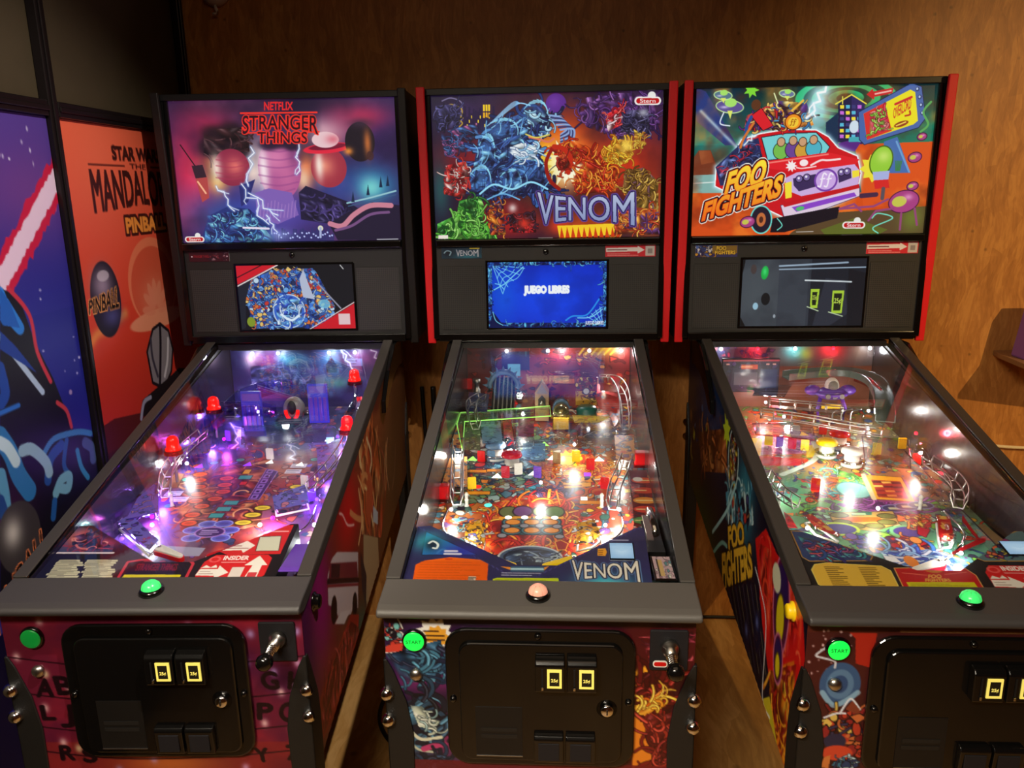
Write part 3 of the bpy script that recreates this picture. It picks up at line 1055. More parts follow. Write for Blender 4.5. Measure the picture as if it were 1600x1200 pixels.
    A.tangle(gold, [(240, 170, 30), (252, 210, 60), (206, 120, 20), (226, 150, 40)], 36, 13, 60, 15, (90, 40, 6)); B(930, 320, 26, 34, (252, 216, 90), .9); B(938, 345, 16, 10, (120, 60, 10), .8)
    A.tangle([(960, 250), (1010, 260), (1010, 330), (960, 330)], [(226, 180, 60), (200, 130, 40)], 14, 7, 60, 16, (90, 40, 10))
    br = [(920, 420), (1000, 410), (1060, 470), (1060, 590), (960, 580), (910, 500)]
    A.tangle(br, [(150, 110, 40), (190, 146, 60), (100, 66, 26), (120, 80, 90)], 44, 15, 70, 17, (40, 20, 8))
    # green hill and red undergrowth, lower left
    A.tangle([(140, 520), (150, 400), (240, 380), (260, 440), (230, 540)], [(186, 30, 34), (226, 60, 50), (120, 16, 22), (230, 200, 190)], 36, 11, 60, 18, (40, 6, 10))
    gr = [(110, 715), (115, 650), (200, 610), (210, 550), (300, 530), (320, 580), (310, 640), (370, 690), (370, 718)]
    A.poly(gr, (38, 110, 36)); A.tangle(gr, [(60, 150, 50), (96, 190, 60), (28, 84, 34), (130, 206, 90)], 70, 16, 80, 19, (10, 36, 14))
    A.tangle([(340, 570), (400, 560), (410, 700), (340, 700)], [(200, 70, 30), (232, 130, 40), (60, 30, 60)], 26, 10, 60, 20, (40, 12, 10)); B(440, 582, 18, 18, (226, 210, 206), .9); A.tangle([(420, 610), (540, 600), (540, 690), (430, 690)], [(60, 30, 50), (110, 20, 30), (206, 30, 40), (36, 20, 36)], 30, 14, 60, 21, (20, 8, 12)); B(490, 650, 26, 24, (250, 60, 40), .8)
    # yellow spines beneath the word
    A.poly([(630, 660), (880, 650), (870, 700), (640, 715)], (248, 206, 40))
    for i in range(11):
        x = 640 + i * 24
        A.poly([(x, 715), (x + 8, 664), (x + 20, 712)], (206, 60, 20))
    A.tangle([(870, 600), (1060, 590), (1060, 700), (880, 700)], [(226, 110, 40), (90, 50, 110), (190, 60, 30), (246, 160, 60)], 36, 13, 80, 22, (50, 14, 14))
    spiky_word(A, 'VENOM', 548, 958, 634, 98, 5, grad((226, 234, 248), (140, 154, 196), 330, 540), (40, 30, 84), (92, 66, 146), .0, .25)
    maker_tag(A, 980, 132, 78, 34)
    A.rect(118, 700, 160, 716, (240, 230, 220)); A.lines([(550, 714), (610, 713)], 3, (200, 190, 180))
    return A


def art_desert_van():
    A = Art(0, 1000, 0, 622, 540, 336, (14, 66, 56), quad_tf((100, 92), (1100, 78), (1045, 705), (75, 715)))
    B = A.blob
    A.rect(60, 60, 1110, 330, grad((16, 40, 44), (30, 120, 96), 0, 250))
    for i in range(6):
        A.ell(722, 142, 210 - 34 * i, 84 - 13 * i, (40, 190, 120) if i % 2 == 0 else (12, 60, 54))
    for b in ((170, 180, 120, 90, (30, 60, 110), .8), (620, 160, 60, 110, (200, 240, 240), .9), (560, 230, 60, 60, (170, 220, 235), .7), (1060, 250, 60, 80, (24, 130, 100), .8), (180, 330, 110, 60, (60, 160, 150), .7)):
        B(*b[:4], b[4], b[5])
    A.poly([(100, 95), (140, 110), (270, 330), (220, 330), (100, 230)], (44, 60, 124)); A.lines([(120, 190), (280, 350)], 14, (180, 210, 230), .8, 1)
    A.poly([(60, 420), (110, 350), (160, 350), (190, 430), (200, 470), (60, 470)], (122, 62, 40)); A.poly([(110, 352), (160, 352), (172, 400), (120, 410)], (158, 84, 48))
    A.poly([(60, 455), (240, 450), (260, 540), (60, 530)], (132, 178, 172)); A.lines([(70, 490), (240, 480)], 5, (210, 226, 220)); 
    A.rect(60, 530, 1060, 730, (214, 78, 26)); A.poly([(760, 330), (1100, 320), (1100, 560), (800, 600)], (222, 84, 30))
    A.clouds((250, 150, 50), .5, 9, .5, 5, .5, .75); A.clouds((110, 36, 16), .5, 8, .9, 6, .55, .8)
    A.poly([(500, 700), (620, 620), (1060, 590), (1060, 720), (480, 720)], (92, 70, 44)); A.poly([(620, 690), (760, 640), (900, 690), (860, 712), (640, 712)], (96, 104, 40)); B(1000, 640, 50, 60, (120, 150, 50), .6)
    # saucers
    for x, y, r, c in ((240, 172, 56, (96, 84, 150)), (212, 126, 36, (90, 120, 140)), (478, 122, 30, (110, 120, 160))):
        A.ell(x, y, r, r * .42, c, .12, 1, (4, (200, 240, 160))); A.ell(x + 4, y - r * .28, r * .45, r * .32, (170, 230, 110)); B(x - r * .4, y + 2, r * .3, r * .1, (210, 200, 240), .9)
        A.poly([(x - 10, y + r * .3), (x + 12, y + r * .3), (x + 2, y + r * .9)], (226, 236, 110))
    A.poly(rays(330, 106, 34, 7, .5), (130, 220, 60)); A.curve([(215, 196), (200, 240), (240, 250)], 5, (230, 240, 250))
    # tower block with lit windows
    A.poly([(690, 165), (745, 130), (800, 165), (790, 330), (690, 320)], (34, 32, 70)); A.poly([(745, 130), (800, 165), (790, 330), (748, 325)], (50, 40, 96))
    for i in range(6):
        for j in range(4):
            A.rect(698 + j * 24, 170 + i * 24, 714 + j * 24, 184 + i * 24, ((246, 226, 60), (90, 190, 220), (60, 60, 120), (206, 110, 220))[(i * 3 + j * 5) % 4])
    A.poly([(640, 240), (690, 200), (690, 330), (640, 330)], (26, 50, 80)); A.poly([(690, 325), (800, 300), (760, 360), (700, 350)], (90, 40, 130)); A.lines([(708, 136), (708, 165)], 4, (250, 240, 90)); A.lines([(680, 165), (745, 128), (805, 165)], 5, (240, 226, 80)); A.ell(757, 258, 20, 26, (210, 226, 240)); A.rect(735, 300, 785, 320, (70, 170, 180))
    # billboard
    A.poly([(880, 320), (935, 300), (990, 450), (880, 450)], (70, 110, 176)); A.lines([(932, 320), (985, 445)], 8, (110, 160, 210))
    A.poly([(775, 200), (990, 85), (1030, 100), (1048, 225), (1020, 262), (800, 330), (780, 310)], (74, 104, 170), 1, (6, (20, 30, 70)))
    A.poly([(795, 205), (985, 110), (1005, 120), (1018, 235), (1000, 250), (810, 312)], (238, 226, 40)); A.poly([(795, 205), (880, 162), (912, 275), (810, 312)], (220, 50, 46)); A.tangle([(820, 200), (890, 180), (900, 270), (820, 295)], [(120, 190, 60), (210, 40, 70), (160, 220, 90), (230, 120, 120)], 26, 15, 40, 31, (70, 20, 20))
    for x, y in ((1014, 108), (1024, 140), (1030, 172), (1036, 204)):
        A.ell(x, y, 8, 9, (40, 60, 110)); A.ell(x - 1, y - 1, 4, 5, (190, 210, 240))
    A.text('OVERLORD', lambda u, v: (917 + 72 * u - 10 * v * 0, 228 - 44 * u - (42 + 4 * u) * v), (206, 40, 40), .02)
    A.lines([(925, 168), (990, 140)], 10, (206, 40, 50)); A.ell(950, 248, 30, 11, (150, 60, 30), -.3); A.lines([(930, 255), (968, 240)], 5, (250, 220, 90)); A.curve([(966, 215), (985, 210), (984, 196)], 7, (190, 40, 40))
    A.poly([(806, 128), (832, 104), (834, 116), (916, 102), (912, 124), (838, 138), (838, 150)], (204, 40, 44)); A.lines([(842, 126), (906, 114)], 6, (246, 190, 180))
    # the red van driving out of its glow
    van = [(250, 380), (290, 310), (370, 285), (480, 268), (600, 272), (650, 300), (690, 345), (770, 380), (785, 450), (770, 530), (640, 600), (480, 640), (400, 600), (300, 560), (180, 500), (185, 420)]
    A.lines(van + van[:1], 26, (190, 235, 250), .8, 1); A.lines(van + van[:1], 9, (245, 255, 255))
    A.poly(van, (206, 24, 34)); A.poly([(180, 420), (290, 320), (360, 300), (380, 400), (330, 480), (200, 500)], (40, 46, 92)); A.tangle([(185, 420), (290, 330), (360, 310), (370, 400), (210, 490)], [(50, 60, 120), (90, 110, 170), (206, 40, 60), (30, 30, 60)], 30, 10, 70, 33, (14, 14, 34), -.6)
    A.poly([(375, 300), (480, 284), (600, 282), (655, 340), (640, 366), (400, 392)], (120, 210, 214), 1, (7, (30, 20, 40)))
    for i, (x, y, c) in enumerate(((455, 330, (120, 190, 80)), (505, 325, (110, 70, 150)), (545, 330, (210, 160, 60)), (590, 322, (80, 180, 200)))):
        A.ell(x, y + 24, 32, 34, c, 0, 1, (3, (30, 30, 40))); A.ell(x, y - 12, 15, 17, (206, 160, 120), 0, 1, (3, (50, 30, 30)))
    A.poly([(385, 398), (650, 362), (780, 392), (760, 420), (520, 440), (410, 430)], (226, 34, 44)); A.lines([(400, 405), (650, 370)], 6, (250, 130, 120)); A.poly(rays(498, 418, 26, 9, .55), (250, 240, 240)); A.ell(550, 405, 18, 14, (250, 235, 235)); A.curve([(580, 415), (620, 395), (650, 395), (700, 390)], 8, (250, 225, 225)); A.curve([(520, 425), (545, 428), (600, 420)], 5, (250, 225, 225))
    A.poly([(470, 470), (520, 445), (760, 412), (782, 440), (776, 500), (540, 545), (480, 520)], (206, 176, 226)); A.poly([(505, 470), (600, 452), (600, 505), (530, 525), (508, 500)], (60, 44, 90)); A.poly([(690, 440), (745, 430), (748, 470), (696, 490)], (60, 44, 90))
    for x, y in ((531, 472), (562, 466), (706, 446), (730, 442)):
        A.ell(x, y, 13, 13, (120, 100, 160), 0, 1, (3, (24, 16, 40))); A.ell(x - 2, y - 3, 5, 5, (240, 235, 250))
    emblem(A, 642, 478, 50, (120, 66, 170), (206, 170, 232), (246, 236, 252))
    A.poly([(470, 490), (500, 482), (500, 550), (474, 556)], (246, 226, 60)); A.poly([(750, 440), (780, 436), (780, 462), (752, 470)], (246, 226, 60))
    A.poly([(455, 585), (780, 505), (782, 545), (640, 598), (470, 636)], (226, 206, 226), 1, (5, (60, 30, 80))); A.poly([(500, 592), (760, 530), (770, 546), (520, 612)], (140, 70, 200)); A.ell(535, 598, 18, 9, (80, 190, 110), -.2); A.poly([(430, 540), (480, 570), (780, 495), (782, 512), (470, 592)], (196, 24, 34))
    A.ell(372, 645, 42, 56, (34, 26, 44), -.1, 1, (6, (110, 220, 210))); A.ell(372, 645, 20, 30, (196, 110, 60)); A.ell(372, 645, 9, 14, (80, 40, 30)); A.poly([(420, 640), (640, 600), (700, 590), (690, 640), (470, 700), (410, 700)], (24, 18, 30)); A.curve([(440, 640), (460, 670), (440, 690)], 4, (120, 230, 210))
    # luggage and instruments tied on the roof
    A.tangle([(300, 270), (310, 210), (440, 150), (560, 160), (590, 250), (480, 268)], [(226, 40, 44), (240, 150, 60), (90, 50, 130), (250, 210, 110), (60, 130, 190), (70, 40, 40)], 54, 16, 56, 34, (20, 14, 24)); A.poly([(330, 210), (372, 180), (420, 250), (380, 270)], (220, 36, 46), 1, (5, (26, 14, 20))); A.lines([(300, 330), (312, 250), (330, 215)], 14, (40, 80, 150)); A.curve([(285, 340), (300, 300), (340, 240)], 10, (216, 120, 50)); A.ell(505, 236, 32, 30, (246, 150, 40), 0, 1, (4, (90, 30, 10))); emblem(A, 505, 238, 22, (246, 206, 60), (246, 206, 60), (150, 60, 10)); A.ell(350, 166, 20, 22, (96, 56, 34)); A.lines([(440, 160), (425, 120)], 5, (230, 240, 180)); A.lines([(500, 190), (545, 150)], 9, (240, 190, 70))
    bolt(A, (640, 92), (560, 220), 9, (200, 240, 255), 8); bolt(A, (300, 330), (350, 290), 4, (200, 240, 255), 9)
    # pods in the sand, plume
    A.poly(rays(840, 430, 60, 9, .7, .3), (240, 226, 60)); A.ell(870, 400, 44, 60, (150, 206, 60), .2, 1, (5, (60, 90, 20))); A.blob(880, 380, 26, 24, (210, 236, 120), .8); A.poly([(835, 445), (905, 440), (900, 480), (840, 482)], (170, 180, 226)); A.poly([(840, 480), (900, 476), (905, 512), (845, 516)], (216, 40, 40)); A.lines([(880, 515), (876, 556)], 16, (90, 80, 90)); A.lines([(790, 545), (850, 540)], 20, (70, 40, 70))
    for x, y, r in ((965, 570, 62), (1008, 385, 26), (315, 655, 30), (1000, 505, 22), (1036, 300, 18)):
        A.ell(x, y, r, r * .72, (170, 64, 130), -.2, 1, (4, (70, 20, 60))); A.ell(x - r * .3, y, r * .5, r * .36, (200, 200, 80), -.2); A.blob(x + r * .3, y - r * .3, r * .3, r * .2, (236, 160, 206), .8)
    for p in (((920, 600), (850, 610), (820, 650)), ((955, 620), (950, 690)), ((900, 560), (840, 590), (700, 600)), ((1010, 600), (1020, 670)), ((700, 600), (760, 580), (790, 610))):
        A.lines(p, 9, (150, 70, 120))
    A.curve([(835, 640), (860, 620), (920, 640), (840, 680), (860, 705)], 5, (120, 226, 200)); A.curve([(1030, 280), (1060, 250), (1040, 200), (1070, 160)], 9, (90, 170, 90))
    for i in range(5):
        A.lines([(930 + i * 6, 400), (930 + i * 4, 440)], 4, (60, 130, 60))
    # the band lettering on a rising slant
    def f1(u, v): return (215 + 165 * u + 24 * v, 540 - 46 * u - (98 + 14 * u) * v)
    def f2(u, v): return (120 + 330 * u + 18 * v, 652 - 106 * u - (82 + 14 * u) * v)
    for st, f in (('FOO', f1), ('FIGHTERS', f2)):
        A.text(st, f, None, .045, (4, (28, 10, 16)), (6, (250, 245, 235)))
    for st, f in (('FOO', f1), ('FIGHTERS', f2)):
        A.text(st, f, grad((255, 228, 60), (240, 110, 24), 320, 540), .045, (1.2, (200, 30, 20)))
    maker_tag(A, 726, 670, 66, 30)
    A.lines([(520, 699), (590, 697)], 3, (190, 180, 170))
    return A


def quad_text(bl, br, tl, tr):
    return lambda u, v: tuple((bl[i] * (1 - u) + br[i] * u) * (1 - v) + (tl[i] * (1 - u) + tr[i] * u) * v for i in (0, 1))


# ---- posters on the partition (metres along the wall, metres up)
def art_star_poster():
    A = Art(1.357, 1.977, 1.812, 0.25, 230, 520, (30, 34, 128))
    A.rect(1.3, 1.9, 2.1, 1.35, grad((84, 62, 150), (46, 44, 140), 1.82, 1.4)); A.blob(1.86, 1.62, .2, .12, (150, 70, 140), .55); A.blob(1.5, 1.5, .2, .2, (110, 50, 120), .5)
    A.blob(1.8, 1.2, .3, .3, (34, 40, 150), .7); A.blob(1.6, 1.0, .25, .12, (70, 30, 90), .8)
    A.stars(90, (225, 225, 250), 3, (1.36, .7, 1.97, 1.8), .0016, .005); A.stars(12, (240, 200, 225), 5, (1.4, .9, 1.97, 1.7), .005, .009)
    q = [(1.9906,1.6728),(1.7159,1.4351)]
    r = random.Random(2)
    L = [(q[0][0] + (q[1][0] - q[0][0]) * i / 30, q[0][1] + (q[1][1] - q[0][1]) * i / 30) for i in range(31)]
    A.poly([(a - .0, b + .055 + r.uniform(-.01, .01)) for a, b in L] + [(a, b - .06 + r.uniform(-.01, .01)) for a, b in L[::-1]], (206, 24, 66))
    A.poly([(a, b + .03 + r.uniform(-.004, .004)) for a, b in L] + [(a, b - .028 + r.uniform(-.004, .004)) for a, b in L[::-1]], (240, 214, 236))
    # black ridges rimmed with blue light
    A.poly([(1.7142,1.4282),(1.7719,1.4027),(1.8021,1.291),(1.8492,1.1887),(1.8933,1.0522),(1.9085,1.0188),(2.0005,0.8825),(1.9582,0.6652),(1.8099,0.5871),(1.539,0.7409)], (10, 9, 20))
    A.curve([(1.7403,1.425),(1.7985,1.3553),(1.8055,1.2645),(1.8375,1.1849)], .012, (206, 50, 70)); A.curve([(1.6878,1.3248),(1.7281,1.2679),(1.8012,1.1673)], .016, (180, 206, 230)); A.curve([(1.7227,1.3913),(1.7582,1.3306),(1.7328,1.3595),(1.7112,1.4167)], .03, (40, 130, 220))
    A.poly([(1.7142,1.4282),(1.7403,1.3888),(1.7582,1.3306),(1.7022,1.3463),(1.6966,1.3593)], (26, 96, 190)); A.poly([(1.6908,1.3363),(1.7341,1.2916),(1.7929,1.2153),(1.7676,1.234),(1.6805,1.2961)], (20, 60, 150)); A.curve([(1.6454,1.1585),(1.7097,1.1592)], .012, (40, 110, 200)); A.curve([(1.6703,1.256),(1.6739,1.2),(1.6554,1.1803)], .03, (24, 70, 160))
    A.curve([(1.85,1.1274),(1.8818,1.0978),(1.8911,1.0528)], .012, (200, 60, 70)); A.blob(1.55, .93, .14, .08, (80, 24, 70), .8)
    A.poly([(1.7647,1.0244),(1.8135,1.0491),(1.9248,1.0354),(1.9773,0.9969),(2.0114,0.9249),(2.0067,0.8802),(1.9241,0.8885),(1.8148,0.8805),(1.7649,0.8589),(1.7908,0.9603)], (8, 12, 30))
    for p, wd, c in (([(1.7695,1.0227),(1.8177,1.0443),(1.9119,1.0321),(1.9681,1.0109)], .016, (60, 130, 190)), ([(1.768,0.955),(1.7906,1.0018),(1.8392,1.02)], .028, (24, 80, 150)), ([(1.8999,0.9855),(1.9063,0.9395),(1.9276,0.9021)], .016, (50, 140, 180)), ([(1.9388,0.9945),(1.9643,0.9712),(1.9631,0.9417)], .03, (70, 90, 130)), ([(1.8634,1.0261),(1.838,0.9712),(1.8523,0.9375)], .016, (24, 90, 150)),
                     ([(1.6323,1.1069),(1.6567,1.0612),(1.6704,1.005),(1.6965,0.9556)], .05, (40, 120, 180)), ([(1.6294,1.0954),(1.6513,1.0757),(1.6693,1.0377)], .03, (200, 230, 240)), ([(1.6972,1.0539),(1.7296,1.0463),(1.7695,1.0024),(1.7777,0.9721)], .03, (150, 190, 210)), ([(1.7894,0.912),(1.8177,0.9362),(1.8514,0.9342),(1.8386,0.9068),(1.8077,0.9189)], .026, (120, 180, 200)), ([(1.7795,0.8949),(1.7649,0.8589)], .02, (30, 90, 160)),
                     ([(1.6159,1.0252),(1.6164,0.9744),(1.6113,0.9189)], .03, (90, 160, 200)), ([(1.5973,0.9695),(1.6046,0.9282)], .03, (30, 70, 140))):
        A.curve(p, wd, c)
    c = (1.6391,0.8639)
    A.ell(c[0], c[1], .075, .085, (60, 54, 56)); A.blob(c[0] - .02, c[1] + .02, .03, .035, (214, 208, 200), .95)
    p = [(1.5499,0.7837),(1.7256,0.81),(1.5584,0.8342),(1.731,0.8598)]
    A.text('PINBALL', lambda u, v: quad_text((1.52, p[0][1] - .1), p[1], (1.52, p[2][1] - .08), p[3])(u, v), (12, 8, 10), .0, (1.4, (232, 130, 80)))
    return A


def art_orange_poster():
    A = Art(2.02, 2.758, 1.812, 0.25, 290, 520, (214, 60, 40))
    A.rect(2, 1.9, 2.8, .2, grad((238, 100, 66), (228, 70, 46), 1.8, 1.3)); A.poly([(2, 1.32), (2.8, 1.34), (2.8, .2), (2, .2)], grad((226, 66, 40), (176, 36, 26), 1.3, .85)); A.blob(2.2, 1.72, .2, .2, (246, 120, 84), .6)
    A.curve([(2.0341,1.2432),(2.0713,1.2617),(2.1398,1.2645),(2.1726,1.2817),(2.2194,1.2934)], .03, (246, 150, 70), .9, 1)
    A.poly([(2.0269,1.0115),(2.09,1.0157),(2.2192,0.9943),(2.5653,0.9236),(2.506,0.695),(2.0067,0.8802)], (84, 24, 20)); A.rect(2, .93, 2.8, .2, (60, 18, 18))
    ink = (62, 20, 16)
    A.text('STAR WARS', box_text(2.262, 1.722, 2.545, 1.757), ink, 0, (1.2, ink))
    A.lines([(2.135, 1.705), (2.32, 1.705)], .004, ink); A.lines([(2.475, 1.705), (2.67, 1.705)], .004, ink); A.text('THE', box_text(2.35, 1.697, 2.445, 1.713), ink, .02)
    def f(u, v): return (2.135 + .54 * u, 1.598 + .092 * v - .018 * (1 - v) * abs(2 * u - 1))
    A.text('MANDALORIAN', f, ink, 0, (1.3, ink))
    A.text('PINBALL', box_text(2.285, 1.515, 2.53, 1.56), None, .05, (3.6, (70, 22, 16))); A.text('PINBALL', box_text(2.285, 1.515, 2.53, 1.56), (246, 150, 60), .05)
    # a pale arch-shaped capsule and a leaf rosette below the title
    c = (2.4065,1.3632)
    A.ell(c[0], c[1], .15, .135, (238, 124, 84)); A.ell(c[0], c[1] - .012, .135, .12, (216, 86, 56)); A.ell(c[0], c[1] - .115, .17, .03, (240, 150, 110)); A.blob(c[0], c[1] - .05, .08, .06, (240, 150, 112), .7)
    for i in range(7):
        t = PI * (i + .5) / 7
        A.ell(c[0] + .05 * math.cos(t), c[1] - .1 + .07 * math.sin(t), .014, .04, (236, 140, 104), t - PI / 2, .8)
    # steel ball with its word
    c = (2.1308,1.3455)
    A.ell(c[0], c[1], .075, .105, (30, 22, 34)); A.blob(c[0] - .01, c[1] + .04, .05, .045, (170, 150, 170), .95); A.blob(c[0] + .02, c[1] - .05, .05, .03, (90, 90, 150), .8); A.ell(c[0] - .0, c[1] + .065, .03, .015, (225, 215, 222), a=.7)
    p = [(2.0386,1.3172),(2.1905,1.3154),(2.0479,1.3534),(2.2021,1.3739)]
    A.text('PINBALL', quad_text(p[0], p[1], p[2], p[3]), (20, 14, 18), .02, (1.3, (236, 160, 90)))
    # a standing grey stone with black seams
    s = [(2.3186,1.1596),(2.367,1.2168),(2.4127,1.2256),(2.4592,1.1962),(2.4718,1.1371),(2.4457,1.0723),(2.3897,1.0332),(2.328,1.0656)]
    A.poly(s, (134, 126, 128), 1, (.02, (26, 16, 22))); A.curve([(2.4117,1.2216),(2.3993,1.1602),(2.3667,1.0476)], .014, (26, 18, 26)); A.curve([(2.3447,1.1959),(2.3416,1.1382),(2.3597,1.075)], .012, (60, 54, 66)); A.curve([(2.4538,1.1755),(2.4333,1.1101),(2.4033,1.0647)], .012, (206, 200, 200))
    A.poly([(2.2246,0.9845),(2.2515,1.0266),(2.3118,1.0358),(2.4414,1.0557),(2.5019,1.0685),(2.5973,1.0469),(2.5562,0.8884)], (24, 16, 20)); A.curve([(2.2301,0.9746),(2.2571,1.0168),(2.2998,1.0221)], .014, (150, 150, 160))
    return A


# ---- coin-door fronts (metres across, metres up)
def front_canvas(bg):
    return Art(-0.281, 0.281, 0.872, 0.53, 300, 184, bg)


FRONT = [(-.3, .9), (.3, .9), (.3, .5), (-.3, .5)]


def art_front_letters():
    A = front_canvas((104, 26, 48))
    A.clouds((150, 34, 50), .8, 6, .7, 3); A.clouds((60, 16, 50), .8, 5, .7, 9, .5, .8); A.rect(-.3, .6, .3, .5, (150, 44, 26), .45); A.blob(0, .55, .1, .03, (220, 120, 50), .8)
    r = random.Random(6)
    for i in range(46):
        x, y = r.uniform(-.28, .28), r.uniform(.53, .86)
        A.blob(x, y, .007, .009, r.choice(((230, 190, 190), (200, 150, 190), (226, 206, 160), (170, 140, 200))), .85)
    for z in (.775, .7, .63, .575):
        A.curve([(-.28, z + .01), (-.1, z - .012), (.1, z - .008), (.28, z + .01)], .003, (40, 10, 20))
    for st, x, z, h in (('A', -.238, .70, .038), ('B', -.196, .705, .038), ('G', .197, .715, .036), ('H', .244, .715, .036), ('J', -.2, .645, .036), ('L', -.235, .65, .03), ('P', .18, .65, .034), ('Q', .222, .645, .04), ('R', -.212, .56, .032), ('S', -.168, .555, .03), ('Y', .17, .555, .03), ('Z', .23, .56, .032)):
        A.text(st, box_text(x, z, x + h * .85, z + h, r.uniform(-.15, .15)), (28, 10, 16), .01, (.7, (28, 10, 16)))
    return A


def art_front_wave():
    A = front_canvas((50, 26, 66))
    A.rect(-.3, .9, .3, .84, (56, 30, 72)); A.rect(.0, .9, .3, .5, (74, 16, 20)); A.blob(.0, .87, .12, .03, (60, 20, 40), .9); A.clouds((30, 12, 30), .5, 8, .7, 4)
    A.blob(-.2, .74, .08, .02, (130, 40, 110), .8); A.rect(-.3, .63, -.15, .5, (44, 60, 84), .8); A.blob(-.17, .62, .03, .05, (150, 40, 90), .8)
    b = (-0.1879,0.8428)
    A.poly(rays(b[0], b[1] - .004, .036, 11, .72), (235, 232, 226)); A.poly(rays(b[0] + .003, b[1] - .009, .024, 9, .75), (226, 160, 50)); A.scribble(b[0] - .02, b[1] + .006, b[0] + .02, b[1] - .02, 3, (60, 30, 20), 4, .003)
    A.confetti([(-0.2769,0.8561),(-0.2419,0.8524),(-0.2484,0.8003),(-0.28,0.7996)], [(220, 216, 210), (24, 20, 30), (206, 60, 50), (120, 190, 190)], 26, .016, 5); A.poly([(-0.2793,0.8127),(-0.2475,0.8199),(-0.2503,0.8024),(-0.282,0.7995)], (206, 66, 52)); A.lines([(-0.282,0.7987),(-0.1953,0.8036)], .002, (235, 230, 225))
    A.tangle([(-0.2803,0.7952),(-0.1768,0.8279),(-0.1801,0.7401),(-0.2515,0.7383)], [(40, 84, 116), (70, 130, 160), (24, 50, 80), (30, 36, 60)], 22, .014, .09, 6, (14, 16, 30), -.3)
    c = (-0.2115,0.6535)
    A.tangle([(-0.2475,0.698),(-0.2091,0.7103),(-0.1765,0.6773),(-0.1792,0.6037),(-0.2387,0.5878),(-0.2459,0.6479)], [(24, 28, 44), (40, 70, 96), (16, 18, 28), (70, 120, 150)], 22, .018, .09, 41, (10, 10, 18), .7)
    A.tangle([(-0.24,0.6891),(-0.218,0.6875),(-0.1954,0.6539),(-0.2001,0.6377),(-0.226,0.6439)], [(190, 206, 184), (150, 190, 190), (210, 220, 200)], 12, .01, .05, 42, (30, 40, 50), -.6)
    A.curve([(-0.2407,0.6319),(-0.2212,0.6163),(-0.1846,0.6221)], .007, (214, 214, 190)); A.curve([(-0.2419,0.6064),(-0.2262,0.5929),(-0.198,0.5891)], .005, (190, 194, 170)); A.curve([(-0.218,0.5955),(-0.1974,0.6031),(-0.1792,0.606)], .012, (186, 60, 110))
    A.tangle([(-0.243,0.583),(-0.174,0.5805),(-0.1546,0.5548),(-0.2444,0.5518)], [(60, 100, 130), (36, 60, 90), (24, 30, 50)], 14, .012, .08, 7, (14, 16, 26), .2)
    A.poly([(0.1732,0.6869),(0.1985,0.6787),(0.1956,0.6335),(0.2123,0.5929),(0.209,0.567),(0.1736,0.5658)], (226, 130, 36)); A.poly([(0.1737,0.7576),(0.1814,0.7882),(0.1867,0.771),(0.1922,0.7841),(0.2002,0.7669),(0.1779,0.7402)], (236, 160, 40))
    A.tangle([(0.1755,0.762),(0.2076,0.7758),(0.2422,0.7593),(0.2407,0.6843),(0.1872,0.6649)], [(150, 36, 30), (96, 18, 20), (70, 10, 14)], 30, .016, .08, 8, (40, 6, 8), 1.1)
    A.tangle([(0.1748,0.7003),(0.1978,0.7054),(0.2257,0.737),(0.2247,0.7061),(0.1985,0.6787),(0.1771,0.6826)], [(246, 206, 70), (240, 160, 40), (226, 110, 30)], 14, .01, .06, 43, (90, 30, 6), .5)
    A.tangle([(0.1949,0.6651),(0.2444,0.6889),(0.2482,0.5683),(0.2129,0.5671)], [(130, 30, 28), (90, 18, 20), (166, 50, 36)], 34, .012, .07, 9, (44, 8, 10)); A.tangle([(0.1794,0.848),(0.2761,0.8667),(0.2788,0.7947),(0.1808,0.7838)], [(120, 30, 50), (150, 50, 60), (60, 14, 26)], 12, .005, .06, 10)
    A.rect(-.3, .572, .3, .5, (110, 22, 28), .8)
    return A


